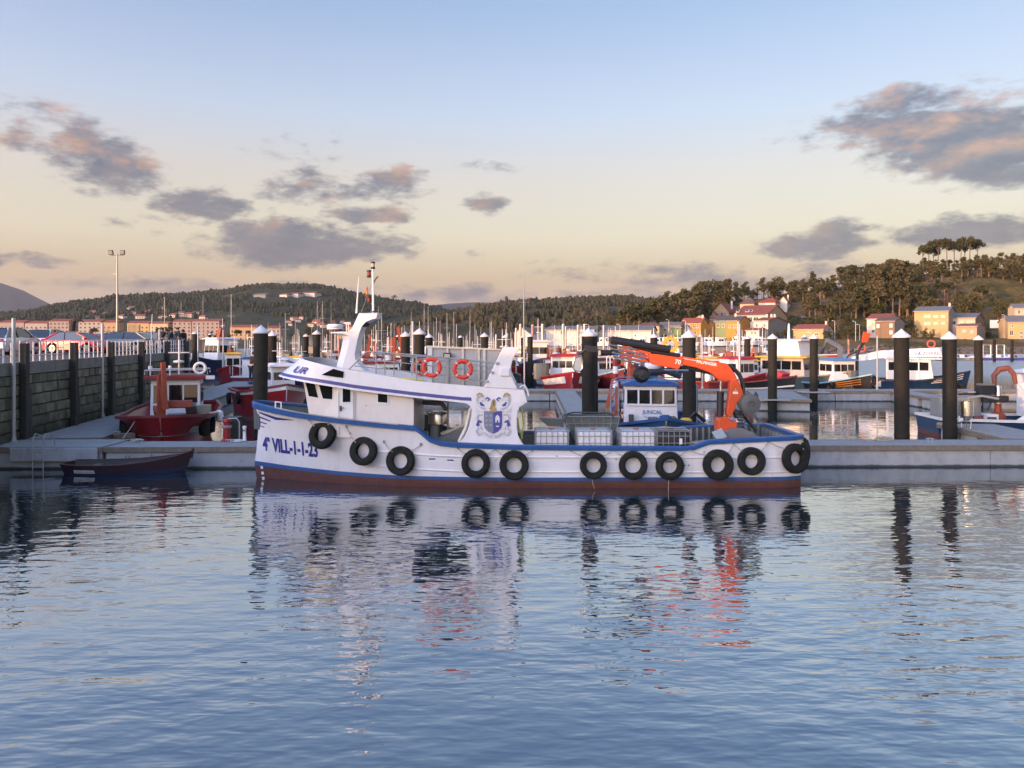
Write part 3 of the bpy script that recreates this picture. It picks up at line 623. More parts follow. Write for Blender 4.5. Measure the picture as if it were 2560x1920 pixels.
# steel collars that hold the piles to the pontoons
for px, Y, lab in ((1931, 52.4, 'steel pile collar around the pile right of the crane reel'), (2034, 59.8, 'steel pile collar on the middle pontoon before the yellow-roofed boat'), (2447, 59.8, 'steel pile collar on the middle pontoon at the right')):
    t = thing('pile_collar', lab, 'pile collar', (WX(px, Y), Y, ZD), 0, 'steel pile collars')
    for s in (-1, 1): mb = MB(); mb.box(-1.1, 1.1, s*.42-.05, s*.42+.05, -.06, .05); mb.build('arm', galv, t, bevel=.01)
    for s in (-1, 1): mb = MB(); mb.box(s*.42-.05, s*.42+.05, -.36, .36, -.06, .05); mb.build('cross_arm', galv, t)
def post(px, base_y, top_y, label, w=.145, Y=None, zb=ZD):
    Y = Y or (EYE-zb)*FPX/(base_y-HYP); x = WX(px, Y); t = thing('guide_post', label, 'post', (x, Y, zb), 0, 'pale tubular posts on the pontoons')
    h = WZ(top_y, Y)-zb
    mb = MB(); mb.lathe([(w/2,.0),(w/2,h-.03),(w/2*.8,h)], n=12); mb.build('tube', galv, t, True)
    mb = MB(); mb.lathe([(w*1.2,0),(w*1.2,.03),(w*.75,.06),(w*.6,.22)], n=12); mb.build('foot', galv, t, True)
    return t
for a in [(34,1105,795,'tall pale post on the walkway, nearest the left edge'),(256,1042,808,'tall pale post on the walkway in front of the nose of the red car'),(399,1000,823,'tall pale post on the walkway in front of the dark car'),
          (558,930,824,'tall pale post in front of the navy boat'),(613,935,826,'tall pale post left of the nearest capped pile'),(495,947,815,'pale post beside the pile at the end of the quay')]:
    post(*a)
post(1849, 0, 809, 'thick pale post behind the knuckle of the orange crane', Y=44, zb=0)
post(1311, 972, 829, 'slim pale post right of the stern arch of the white boat', w=.13)
post(1756, 972, 843, 'slim pale post seen below the orange boom'); post(2193, 974, 839, 'slim pale post in front of the white boat with dark blue hull', w=.13)
post(1032, 0, 803, 'pale square-topped post between two piles left of the life rings', Y=51, zb=0, w=.17)

# ================================================================ car park: cars, lamp, people, added shade shed
def car(label, loc, rz, paint, kind='hatch', group='cars parked on the quay'):
    t = thing('parked_car', label, 'car', loc, rz, group)
    if kind == 'hatch': Ln, Wd, belt, roof = 4.1, .88, .93, 1.42; gh = [(-1.88,belt),(-1.45,1.30),(-1.05,roof-.03),(-.3,roof),(.35,roof-.06),(1.28,belt+.02)]; hood = .80
    elif kind == 'suv': Ln, Wd, belt, roof = 4.4, .92, 1.05, 1.62; gh = [(-2.05,belt),(-1.85,1.45),(-1.5,roof-.04),(-.4,roof),(.4,roof-.06),(1.25,belt+.02)]; hood = .98
    else: Ln, Wd, belt, roof = 4.6, .90, .95, 1.46; gh = [(-2.18,belt),(-1.85,1.34),(-1.5,roof-.04),(-.4,roof),(.4,roof-.06),(1.4,belt+.02)]; hood = .82
    h = Ln/2; zb = .22; wr = .33; ax = (-h+.78, h-.82)
    # body side outline with wheel arches
    pts = [(-h,.42),(-h+.02,.62),(-h+.10,belt-.08),(-h+.22,belt),(1.30,belt),(1.7,hood),(h-.22,hood-.10),(h-.03,.58),(h,.42),(h-.05,zb)]
    def arch(c): return [(c+(wr+.06)*math.cos(a), .33+(wr+.06)*math.sin(a)) for a in [math.pi*k/8 for k in range(0, 9)] if .33+(wr+.06)*math.sin(a) > zb]
    low = []
    for c in (ax[1], ax[0]): low += [(c+wr+.10, zb)]+arch(c)+[(c-wr-.10, zb)]
    pts += low+[(-h+.05, zb)]
    n = len(pts); rings = []
    for yy, ins in ((-Wd,.0),(-Wd+.05,-.0),(Wd-.05,0),(Wd,0)): pass
    mb = MB()
    def side(sy): return [(x*(1-.0), sy*(Wd-(.07 if z > belt-.05 else .0)-(.05 if abs(x) > h-.1 else 0)), z) for x, z in pts]
    mb.loft([side(-1), side(1)]); mb.build('body', paint, t, bevel=.035)
    top = .70*Wd
    def g(sy, k=1.0, dz=0): return [(x, sy*lerp(Wd-.09, Wd-.24, (z-belt)/(roof-belt))*k, z+dz) for x, z in gh]
    mb = MB(); mb.loft([g(-1), g(1)]); mb.build('windows', glass, t)
    mb = MB(); rp = [(x, z) for x, z in gh if z > roof-.15]
    rr = [[(x, sy*(Wd-.22), z+.012) for x, z in rp] for sy in (-1, -.5, .5, 1)]
    mb.grid(rr); mb.grid([[(x,y,z+.012) for x,y,z in r] for r in rr]); mb.build('roof', paint, t)
    for sy in (-1, 1):
        for (i, j, nm) in ((0, 2, 'rear_pillar'), (len(gh)-1, len(gh)-2, 'front_pillar')):
            a = Vector(g(sy, 1.012)[i]); b = Vector(g(sy, 1.012)[j]); mb = MB(); mb.tube([a, b], .05, 5); mb.build(nm, paint, t)
        m_ = (gh[2][0]+gh[-2][0])/2-.1; mb = MB(); mb.tube([(m_, sy*(Wd-.085), belt),(m_-.08, sy*(Wd-.225), roof-.03)], .035, 5); mb.build('door_pillar', black, t)
        for c in ax:
            w = MB(); w.lathe([(wr-.1,-.09),(wr-.02,-.10),(wr,-.07),(wr,.07),(wr-.02,.10),(wr-.1,.09)], n=20, axis='y'); o = w.build('wheel', rubber, t, True); o.location = (c, sy*(Wd-.10), .33)
            r_ = MB(); r_.lathe([(.21,0),(.225,.02),(.05,.035),(.001,.035)], n=16, axis='y', caps=False)
            for k in range(5):
                a = 2*math.pi*k/5; r_.obox((math.sin(a)*.12, .035, math.cos(a)*.12), (math.sin(a)*.1,0,math.cos(a)*.1), (0,.008,0), (math.cos(a)*.03,0,-math.sin(a)*.03))
            if sy < 0: r_.xf(Matrix.Scale(-1, 4, (0,1,0)))
            q = r_.build('rim', M('rim_grey', (.30,.30,.30), .35, .6), o); q.location = (0, sy*.085, 0)
        mb = MB(); mb.box(-h+.0, -h+.16, sy*(Wd-.32)-.14, sy*(Wd-.32)+.22, belt-.25, belt-.08); mb.build('tail_light', M('tail_light_red', (.35,.02,.02), .25), t)
        mb = MB(); mb.box(h-.2, h-.02, sy*(Wd-.3)-.14, sy*(Wd-.3)+.2, hood-.24, hood-.12); mb.build('headlight', alum, t)
        mb = MB(); mb.box(1.0, 1.12, sy*(Wd+.02)-.09, sy*(Wd+.02)+.09, belt, belt+.12); mb.build('mirror', paint, t)
    mb = MB(); mb.box(-h-.02, -h+.1, -.28, .28, .52, .64); mb.build('number_plate', offwhite, t)
    mb = MB(); mb.box(-h-.015, -h+.3, -Wd+.06, Wd-.06, .2, .44); mb.build('bumper', black, t)
    return t
silver = M('silver_car_paint', (.62,.64,.66), .3, .4, var=.02, coat=.6); carred = M('red_car_paint', (.55,.012,.03), .28, var=.02, coat=.8)
grey_c = M('grey_car_paint', (.30,.29,.27), .3, .4, var=.02, coat=.6); dark_c = M('dark_car_paint', (.02,.022,.025), .25, .2, var=.02, coat=.8); white_c = M('white_car_paint', (.72,.73,.74), .3, var=.02, coat=.6)
cz = QZ+.002
car('silver sport utility car seen from behind at the left edge of the car park', (WX(22, 46), 46, cz), R(97), silver, 'suv')
car('silver sport utility car seen from behind, between the pale post and the red car', (WX(121, 55), 55, cz), R(100), white_c, 'suv')
car('red hatchback parked sideways behind the white railing', (WX(197, 51.5), 51.5, cz), R(-8), carred, 'hatch')
car('grey estate car parked right behind the nose of the red car', (WX(292, 54), 54, cz), R(188), grey_c, 'wagon')
car('light silver hatchback mostly hidden behind the grey estate car', (WX(340, 62.5), 62.5, cz), R(-10), silver, 'hatch')
car('black car parked nearest the group of standing people', (WX(372, 58.6), 58.6, cz), R(172), dark_c, 'wagon')
car('dark blue car whose roof shows between the red and grey cars', (WX(262, 66), 66, cz), R(80), dark_c, 'hatch')
# floodlight mast
Y = 90; t = thing('floodlight_mast', 'tall grey lamp post with two square floodlights over the car park', 'lamp post', (WX(293, Y), Y, 4.0))
ht = WZ(634, Y)-4.0
mb = MB(); mb.lathe([(.16,0),(.13,2),(.075,ht)], n=12); mb.build('pole', galv, t, True)
mb = MB(); mb.tube([(-.75,0,ht-.2),(.75,0,ht-.2)], .05, 6); mb.build('crossarm', galv, t)
for s in (-1, 1):
    mb = MB(); mb.obox((s*.68,-.12,ht+.12), (.27,0,.0), (0,.10,.03), (s*.03,-.06,.26)); o = mb.build('floodlight', dkgrey, t, bevel=.03)
    mb = MB(); mb.obox((s*.68,-.24,ht+.115), (.22,0,.0), (0,.008,.002), (s*.025,-.055,.2)); mb.build('lens', alum, o)
mb = MB(); mb.obox((-.25,0,ht-2.4), (.2,0,.05), (0,.03,0), (0,0,.05)); mb.build('bracket', galv, t)
# pollarded trunk
barkm = M('dark_bark', (.05,.04,.032), .95, var=.3, bump=.05)
Y = 78; t = thing('bare_tree', 'dark pollarded tree trunk standing behind the silver cars', 'tree', (WX(180, Y), Y, 4.0)); z1 = WZ(800, Y)-4
mb = MB(); mb.tube([(0,0,0),(.05,0,.8),(-.02,0,1.5),(.12,0,z1-.2)], [.42,.33,.30,.26], 9); mb.build('trunk', barkm, t, True)
mb = MB(); mb.tube([(.12,0,z1-.3),(.35,0,z1),(.9,.1,z1-.05),(1.15,.1,z1-.25)], [.22,.17,.1,.03], 7); mb.tube([(.1,0,z1-.3),(.2,.1,z1+.15),(.45,.1,z1+.35)], [.2,.12,.04], 7); mb.tube([(.5,0,z1),(.8,-.2,z1-.3)], [.1,.03], 6); mb.build('limb', barkm, t, True)
# unseen sheds added behind and left of the viewer to shade the near boats
shedm = M('shade_shed_render', (.45,.42,.38), .8, var=.1); roofred = M('red_tile_roof', (.27,.075,.045), .8, var=.25, scale=2.0, dirt=(.12,.05,.035), dfac=.4, rnd=.12)
t = thing('shade_shed', 'unseen low shed row added behind the viewer for shade', 'shed', (-36, -30, QZ))
mb = MB(); mb.box(-5, 5, -60, 42.5, 0, 3.3); mb.build('wall', shedm, t)
mb = MB(); mb.prism([(-5.4,3.25),(0,4.65),(5.4,3.25),(5.4,3.35),(0,4.77),(-5.4,3.35)], -60.3, 42.8); mb.build('roof', roofred, t)
mb = MB(); [mb.box(5.002, 5.05, y_, y_+2.2, .05, 2.1) for y_ in range(-58, 38, 6)]; mb.build('doors', blue, t)

# ---- people
skin = M('skin', (.42,.25,.18), .6, var=.05); cloth_k = M('dark_cloth', (.02,.02,.024), .9, var=.3); hairm = M('dark_hair', (.03,.02,.015), .8, var=.2); cloth_b = M('dark_blue_cloth', (.02,.03,.05), .9, var=.3); cloth_br = M('brown_cloth', (.06,.03,.025), .9, var=.2)
def skinmesh(name, verts, edges, radii, mat, parent, sub=1, root=0):
    me = bpy.data.meshes.new(name); me.from_pydata(verts, edges, []); me.materials.append(mat)
    o = bpy.data.objects.new(name, me); COL.objects.link(o); o.parent = parent
    md = o.modifiers.new('skin', 'SKIN'); md.use_smooth_shade = True
    if not me.skin_vertices: 
        bm = bmesh.new(); bm.from_mesh(me); bm.verts.layers.skin.verify(); bm.to_mesh(me); bm.free()
    for i, r in enumerate(radii):
        sv = me.skin_vertices[0].data[i]; sv.radius = (r, r) if isinstance(r, float) else r; sv.use_root = (i == root)
    s = o.modifiers.new('sub', 'SUBSURF'); s.levels = sub; s.render_levels = sub
    return o
def person(label, loc, rz, h=1.72, top=cloth_k, legs=cloth_k, pose='stand', group=None, hat=None):
    t = thing('person', label, 'person', loc, rz, group); k = h/1.72
    a = {'stand': ((.24,.05,1.15),(.25,.10,.88)), 'front': ((.22,-.02,1.12),(.08,-.22,1.05)), 'bent': ((.2,-.12,1.02),(.10,-.34,.9))}[pose]
    lean = -.16 if pose == 'bent' else 0
    V = [(0,0,.95),(0,lean*.4,1.18),(0,lean,1.42),(0,lean*1.1,1.50),(0,lean*1.2-.01,1.62)]
    E = [(0,1),(1,2),(2,3),(3,4)]
    Rr = [(.17,.115),(.155,.105),(.17,.11),.06,.10]
    for s in (1, -1):
        i = len(V)
        V += [(s*.19,lean,1.40),(s*a[0][0],a[0][1]+lean*.5,a[0][2]),(s*a[1][0],a[1][1]+lean*.3,a[1][2]),(s*a[1][0],a[1][1]+lean*.3-.05,a[1][2]-.09),(s*.10,0,.86),(s*.11,-.01,.48),(s*.11,.02,.09),(s*.12,-.13,.04)]
        E += [(2,i),(i,i+1),(i+1,i+2),(i+2,i+3),(0,i+4),(i+4,i+5),(i+5,i+6),(i+6,i+7)]
        Rr += [.075,.052,.042,.034,.105,.07,.045,.04]
    V = [tuple(c*k for c in v) for v in V]
    body = skinmesh('body', V, E, Rr, skin, t)
    jv, je, jr = V[:4], [(0,1),(1,2),(2,3)], [(.20,.145),(.185,.135),(.195,.14),.075]
    for s in (0, 1):
        o5 = 5+8*s; i = len(jv); jv = jv+[V[o5],V[o5+1],V[o5+2]]; je = je+[(2,i),(i,i+1),(i+1,i+2)]; jr = jr+[.095,.072,.058]
    skinmesh('jacket', jv, je, jr, top, t)
    tv, te, tr = [V[0]], [], [(.185,.13)]
    for s in (0, 1):
        o5 = 5+8*s; i = len(tv); tv = tv+[V[o5+4],V[o5+5],V[o5+6]]; te = te+[(0,i),(i,i+1),(i+1,i+2)]; tr = tr+[.12,.085,.065]
    skinmesh('trousers', tv, te, tr, legs, t)
    hd = Vector(V[4]); mb = MB(); mb.lathe([(.001,.13),(.07,.115),(.112,.06),(.118,0),(.105,-.05)], (hd.x, hd.y+.018, hd.z+.015), 12, caps=False); mb.build('hair', hat or hairm, t, True)
    mb = MB(); mb.lathe([(.012,-.012),(.018,0),(.001,.02)], (hd.x, hd.y-.112, hd.z-.02), 6); mb.build('nose', skin, t, True)
    return t
for i, (px, Y, h, tp, ps, lb) in enumerate([(405,57.6,1.78,cloth_br,'stand','person in dark brown jacket behind the quay railing, leftmost of the group'),(417,58.2,1.66,cloth_k,'front','person in black behind the quay railing, second from left in the group'),
        (428,57.2,1.70,cloth_k,'stand','person in black in the middle of the group behind the quay railing'),(444,57.4,1.80,cloth_b,'front','tall person in dark blue behind the quay railing, right of the group middle'),(458,57.9,1.64,cloth_k,'stand','person in black behind the quay railing, rightmost of the group')]):
    x = WX(px, Y); person(lb, (x, Y, cz), R(20+40*i), h, tp, cloth_k, ps, 'people standing at the end of the quay')

# ================================================================ the white mussel boat in front
BY = 27.6
BT = thing('work_boat', 'white wooden-style work boat with blue rails, wheelhouse, mast arch and orange deck crane', 'boat', (0, BY, 0))
def LX(px, y): return WX(px, BY+y)
def LZ(py, y): return WZ(py, BY+y)
def LP(px, py, y): return Vector((LX(px, y), y, LZ(py, y)))
def poly(pts, y): return [(LX(a, y), LZ(b, y)) for a, b in pts]
STEM = [(-.8,-8.9),(0,-9.15),(.5,-9.22),(1.2,-9.12),(1.8,-9.06),(2.3,-9.10),(2.85,-9.28)]
GZ = [(-9.4,2.80),(-8.6,2.66),(-7.6,2.51),(-6.7,2.40),(-5.78,2.31),(-4.57,2.19),(-3.45,2.09),(-3.2,2.07),(-3.0,1.92),(-2.75,1.70),(-2.39,1.57),(-1.83,1.52),(.09,1.44),(3.3,1.41),(5.75,1.40),(6.05,1.43),(6.3,1.53),(6.55,1.615),(7.5,1.664),(8.8,1.72),(9.8,1.75)]
BG = [(-9.28,.04),(-9.1,.36),(-8.8,.64),(-8.4,.92),(-8,1.13),(-7.5,1.35),(-7,1.52),(-6,1.76),(-5,1.91),(-3.5,2.02),(-2,2.05),(8,2.05),(9,2.02),(9.45,1.93),(9.75,1.75)]
BW = [(-9.28,.03),(-8.5,.2),(-8,.37),(-7,.72),(-6,1.06),(-5,1.36),(-4,1.6),(-3,1.77),(-1,1.92),(1,1.95),(8,1.95),(9.2,1.88),(9.75,1.62)]
def gz(x): return interp(x, GZ)
def bread(x, z):
    g = gz(x); bw = interp(x, BW); bgw = interp(x, BG)
    if z < 0: return bw*(1+z*.35)
    e = min(1.0, z/g); return bw+(bgw-bw)*(.35*e+.65*e*e)
def bx_(xb, z): return xb+(interp(z, STEM)+9.2)*max(0, 1-(xb+9.2)/2.2)
def hullp(xb, z, s=-1, off=0): return (bx_(xb, z), s*(bread(xb, z)+off), z)
XS = [-9.2,-9.1,-8.95,-8.75,-8.5,-8.2,-7.8,-7.4,-7,-6.5,-6,-5.5,-5,-4.4,-3.8,-3.45,-3.2,-3.08,-3,-2.88,-2.75,-2.55,-2.39,-2.1,-1.83,-1,0,1,2,3.3,4.5,5.4,5.75,5.9,6.05,6.18,6.3,6.42,6.55,7,7.5,8.2,8.8,9.2,9.45,9.62,9.75]
def BT0(x): return interp(x, [(-9.3,.63),(-8,.52),(-6,.43),(-4,.38),(0,.36),(9.8,.38)])
def BT1(x): return interp(x, [(-9.3,.46),(-8,.38),(-6,.30),(-4,.26),(0,.25),(9.8,.26)])
def strip(zf, nr, mat, name, off=0, both=True, xs=XS):
    mb = MB()
    for s in (-1, 1):
        rows = [[hullp(x, lerp(*zf(x), r/nr), s, off) for x in xs] for r in range(nr+1)]
        if s > 0: rows = rows[::-1]
        mb.grid(rows)
    # transom
    x = XS[-1]; pr = [hullp(x, lerp(*zf(x), r/nr), -1, off) for r in range(nr+1)]; st = [(a, -b, c) for a, b, c in pr]
    mb.grid([pr, st]); return mb.build(name, mat, BT, True, ang=50)
hullm = M('white_hull_paint', (.80,.79,.80), .3, var=.025, scale=1.5, dirt=(.46,.41,.37), dfac=.42, dscale=(1.1,1.1,.2), bump=.006, bscale=3, stain=((.36,.29,.23),.65,(2.6,2.6,.9),.635))
strip(lambda x: (BT0(x), gz(x)-.06), 9, hullm, 'hull_side')
strip(lambda x: (BT1(x), BT0(x)), 1, blue, 'waterline_stripe', .004)
strip(lambda x: (-.75, BT1(x)), 5, antifoul, 'underwater_hull')
# planking seams and rubbing strakes
for z0, z1 in ((1.06, 1.03), (.56, .535)):
    for s in (-1, 1):
        mb = MB(); xs = [x/2 for x in range(-9, 19)]+[9.3]
        mb.tube([hullp(x, lerp(z0, z1, (x+4.5)/14)+(.22*max(0, (-1.5-x)/3))**1.3, s, .012) for x in xs], .028, 6); mb.build('rubbing_strake', hullm, BT, True)
# cap rail
def rail_ring(x, s):
    g = gz(x); b = bread(x, g); th = interp(x, [(-9.3,.22),(-7,.165),(-4,.145),(9,.135)])
    xx = bx_(x, g); return [(xx, s*(b+.045), g-th), (xx, s*(b+.06), g-.03), (xx, s*(b+.02), g+.012), (xx, s*max(0.0, b-.16), g+.014), (xx, s*max(0.0, b-.17), g-.06), (xx, s*max(.0, b-.02), g-th)]
mb = MB()
for s in (-1, 1):
    rg = [rail_ring(x, s) for x in XS]
    mb.loft(rg if s > 0 else [r[::-1] for r in rg])
a = rail_ring(XS[-1], -1); b = rail_ring(XS[-1], 1)
mb.box(9.58, 9.82, -1.72, 1.72, 1.60, 1.762)
railo = mb.build('cap_rail', blue, BT, True, ang=40)
mb = MB(); xs = [x for x in XS if -8.3 < x < -3.5]
mb.grid([[ (bx_(x, gz(x)), -(bread(x, gz(x))+dy), gz(x)+.018+dz) for x in xs] for dy, dz in ((.058,-.02),(.03,.0),(-.10,.004))]); mb.build('rail_top_strip', alum, railo, True)
mb = MB(); mb.box(-8.2,-8.16,-1.02,-.98,2.6,2.82); mb.box(-7.98,-7.94,-1.1,-1.06,2.56,2.80); mb.tube([(-8.18,-1,2.81),(-7.96,-1.08,2.79)], .02, 6); mb.build('fairlead', white, railo)
# bulwark inside, decks
mb = MB()
for s in (-1, 1):
    def bot(x): return .75 if x > -3.1 else lerp(1.75, 1.45, (x+9)/6)
    rows = [[(bx_(x, gz(x)), s*max(0, bread(x, gz(x))-.10), gz(x)-.05) for x in XS], [(bx_(x, gz(x)), s*max(0, bread(x, bot(x))-.10), bot(x)) for x in XS]]
    mb.grid(rows if s < 0 else rows[::-1])
mb.box(9.56, 9.6, -1.7, 1.7, .75, 1.65)
mb.build('bulwark_lining', greygreen, BT)
for i in range(13):
    x = lerp(6.6, 9.4, i/12); 
    mb = MB(); mb.box(x-.03, x+.03, 1.72, 1.86, .78, gz(x)-.06); mb.build('bulwark_rib', midgrey, BT)
for i in range(9):
    y_ = lerp(-1.5, 1.5, i/8); mb = MB(); mb.box(9.46, 9.555, y_-.03, y_+.03, .78, 1.62); mb.build('bulwark_rib', midgrey, BT)
mb = MB(); mb.slab([(x, -bread(x, .75)+.09) for x in XS if x > -3.6]+[(x, bread(x, .75)-.09) for x in XS[::-1] if x > -3.6], .70, .75); mb.build('main_deck', greygreen, BT)
mb = MB(); mb.slab([(bx_(x, 1.7), -max(.02, bread(x, 1.7)-.09)) for x in XS if x < -3.3]+[(bx_(x, 1.7), max(.02, bread(x, 1.7)-.09)) for x in XS[::-1] if x < -3.3], 1.62, 1.68); mb.build('fore_deck', midgrey, BT)
# registration letters on the bow, bent onto the planking
def onhull(off):
    def f(p):
        z = p.z; xb = p.x-(interp(z, STEM)+9.2)*max(0, 1-(p.x+9.2)/2.2); return Vector((p.x, -(bread(xb, z)+off), z))
    return f
def yguess(px, py):
    y = -1.0
    for _ in range(12):
        p = LP(px, py, y); y = onhull(0)(p).y
    return LP(px, py, y)
pa, pb, pc = yguess(658, 1124), yguess(795, 1142), yguess(660, 1098)
ux = Vector((pb.x-pa.x, 0, pb.z-pa.z)); uy = Vector((0, 0, 1.0))
Lw = ux.length; ux.normalize(); tw = text_mesh('4ª VILL-1-1-23', .66, .012); ww = max(v.co.x for v in tw.vertices)
put_text('4ª VILL-1-1-23', .66, pa, ux, uy, M('indigo_lettering', (.03,.04,.22), .5, var=.1), BT, 'registration_lettering', bold=.028, sx=Lw/ww, align='LEFT', fn=onhull(.012))
# bow flashes
fl = M('indigo_lettering')
def hullpatch(pts, name, mat, off=.008, nsub=10):
    """pts: upper edge then lower edge as pixel lists of equal length"""
    up, lo = pts; mb = MB(); rows = []
    for pl_ in (up, lo):
        row = []
        for k in range(nsub+1):
            t = k/nsub*(len(pl_)-1); i = min(int(t), len(pl_)-2); a, b = pl_[i], pl_[i+1]; f = t-i
            row.append(onhull(off)(yguess(lerp(a[0],b[0],f), lerp(a[1],b[1],f))))
        rows.append(row)
    mb.grid(rows); return mb.build(name, mat, BT)
hullpatch(([(646,1029),(690,1043),(735,1050)],[(648,1033),(690,1050),(735,1051)]), 'bow_flash', fl)
hullpatch(([(648,1040),(678,1052)],[(648,1044),(674,1054)]), 'bow_flash', fl); hullpatch(([(648,1052),(668,1059)],[(648,1055),(665,1061)]), 'bow_flash', fl); hullpatch(([(648,1063),(662,1067)],[(648,1065),(660,1069)]), 'bow_flash', fl)
for k, (py) in enumerate((1168, 1182, 1195)): hullpatch(([(651+k*2,py-3),(657+k*2,py-3)],[(652+k*2,py+4),(658+k*2,py+4)]), 'draught_mark', white, nsub=2)
for (px, py, w) in ((1072,1146,10),(1118,1149,10),(1664,1153,10),(1845,1150,6)): hullpatch(([(px,py),(px+w*1.6,py)],[(px,py+3),(px+w*1.6,py+3)]), 'scupper', fl, nsub=2)
mb = MB(); q = yguess(853, 1085); mb.lathe([(.001,.06),(.05,.06),(.085,.02),(.09,-.02)], (q.x, -(abs(q.y)), q.z), 12, 'y'); o = mb.build('hawse_pipe', galv, BT, True); 
mb = MB()
for px, py in ((1338,1143),(1392,1140),(1400,1144),(1712,1163),(1722,1163),(1760,1130),(1240,1150),(1540,1148),(876,1083),(876,1094)):
    q = yguess(px, py); mb.lathe([(.022,.0),(.022,-.02),(.001,-.02)], (q.x, q.y, q.z), 8, 'y')
mb.build('bolt_heads', dkgrey, BT)

# ---------------------------------------------------------------- wheelhouse
cream = M('cream_cabin_paint', (.76,.71,.66), .4, var=.03, dirt=(.5,.42,.36), dfac=.2)
yw = -1.62
A0 = (LX(758,-.9), -.9); A1 = (LX(781,-.9), -.9); B0 = (LX(846,yw), yw)
top = [(A0[0],-.9,3.55),(B0[0],yw,3.35),(LX(1034,yw),yw,3.02),(LX(1034,yw),-yw,3.02),(B0[0],-yw,3.35),(A0[0],.9,3.55),(A0[0]-.25,0,3.58)]
bot_ = [(A1[0],-.9,1.66),(B0[0],yw,1.66),(LX(1034,yw),yw,1.60),(LX(1034,yw),-yw,1.60),(B0[0],-yw,1.66),(A1[0],.9,1.66),(A1[0]-.25,0,1.66)]
mb = MB(); mb.loft([bot_, top]); mb.build('wheelhouse_wall', cream, BT)
# below the wheelhouse down to the deck on the open side
mb = MB(); mb.box(LX(1030,yw), LX(1033,yw), -1.60, 1.60, .75, 1.6); mb.build('bulkhead', cream, BT)
fp0 = Vector((A0[0],-.9,3.55)); e1 = Vector((B0[0],yw,3.35))-fp0; e2 = Vector((A1[0],-.9,1.66))-fp0; fn_ = e2.cross(e1).normalized()
if fn_.y > 0: fn_ = -fn_
def facet(px, py, off=.0):
    o = Vector((0, -BY, EYE)); d = LP(px, py, 0)-o
    t = (fp0-o).dot(fn_)/d.dot(fn_); return o+d*t+fn_*off
def panel(pts, name, mat, th=.03, par=BT):
    """flat slab over points lying on one plane"""
    n = (pts[1]-pts[0]).cross(pts[2]-pts[0]).normalized()
    if n.y > 0: n = -n
    mb = MB(); k = len(pts); mb.loft([[p-n*.01 for p in pts], [p+n*th for p in pts]]); return mb.build(name, mat, par)
def grow(pts, f):
    c = sum(pts, Vector())/len(pts); return [c+(p-c)*f for p in pts]
for w in ([(764,952),(786.5,956),(796,994),(773,990)], [(797,957),(832,966),(831,998),(808,996)]):
    q = [facet(*p) for p in w]; fr = panel(grow(q, 1.09), 'window_frame', white, .012); panel(q, 'pane', glass, .02, fr)
def wallq(pts, y): return [LP(a, b, y) for a, b in pts]
def rect(x0, y0, x1, y1): return [(x0,y0),(x1,y0),(x1,y1),(x0,y1)]
# door
d = panel(wallq([(845,962),(884,969),(884,1046),(845,1040)], yw), 'door', white, .025)
fr = panel(wallq(rect(854,966,879,1008), yw-.02), 'window_frame', white, .02, d); panel(wallq(rect(857,968,876,1005), yw-.032), 'pane', glass, .02, d)
mb = MB(); q = LP(852, 1021, yw-.03); mb.box(q.x-.03, q.x+.03, q.y-.03, q.y, q.z-.09, q.z+.09); mb.tube([(q.x,q.y-.04,q.z+.02),(q.x+.12,q.y-.05,q.z+.02)], .015, 6); mb.build('handle', dkgrey, d)
for px in (846.5, 882.5, 886): 
    mb = MB(); q = LP(px, 1000, yw); mb.box(q.x-.012, q.x+.012, yw-.055, yw-.002, 1.72, 3.18); mb.build('door_jamb', offwhite, d)
fr = panel(wallq([(941,980),(972,984),(972,1012),(943,1009)], yw), 'window_frame', white, .025); panel(wallq([(945,984),(968.5,987),(968.5,1007),(945,1005)], yw-.012), 'pane', glass, .02, fr)
mb = MB(); q = LP(915, 1013, yw); mb.lathe([(.001,-.03),(.03,-.03),(.035,0)], tuple(q), 8, 'y'); mb.build('door_stop', alum, BT)

# ---------------------------------------------------------------- roof bulwark (visor) sweeping round the front
yb = -1.85
TOPP = [(839,919),(915,931),(1041,953),(1130,961),(1211,967.5),(1309,975)]
LOWP = [(831,967),(886,976),(962,985.5),(1034,994),(1100,1001),(1164,1007.5),(1240,1008),(1318,1006)]
STRP = [(831,957.5),(962,976),(1034,985),(1100,991.5),(1191,998.5),(1279,1003),(1316,1003.5)]
tipL = LP(707, 936, 0); tipT = LP(768, 897, -.75)
def zt_(x): return interp(x, [(tipT.x-.3, tipT.z+.03),(tipT.x, tipT.z)]+[(LX(a, yb), LZ(b, yb)) for a, b in TOPP])
def zl_(x): return interp(x, [(tipL.x, tipL.z)]+[(LX(a, yb), LZ(b, yb)) for a, b in LOWP])
xf0 = LX(835, yb)      # where the side starts to curve inwards
def plan(t, xtip):      # t 0..1 from the side to the centre line
    a = t*math.pi/2; return (xf0+(xtip-xf0)*math.sin(a)**1.15, yb*max(0, math.cos(a))**.62)
nrm = 16; xtipT = tipT.x-.28
low = [(x, yb, zl_(x)) for x in np.linspace(LX(1318,yb), xf0, 22)]+[(*plan(k/nrm, tipL.x), zl_(plan(k/nrm, tipL.x)[0])) for k in range(1, nrm+1)]
topc = [(x, yb+.03, zt_(x)) for x in np.linspace(LX(1309,yb), xf0, 22)]+[(plan(k/nrm, xtipT)[0], plan(k/nrm, xtipT)[1]*.98, zt_(plan(k/nrm, xtipT)[0])) for k in range(1, nrm+1)]
low += [(x, -y, z) for x, y, z in low[-2::-1]]; topc += [(x, -y, z) for x, y, z in topc[-2::-1]]
def insetc(c, d_):  return [(x+ (d_ if abs(y) < 1.2 else 0), y*(1-d_/1.9), z) for x, y, z in c]
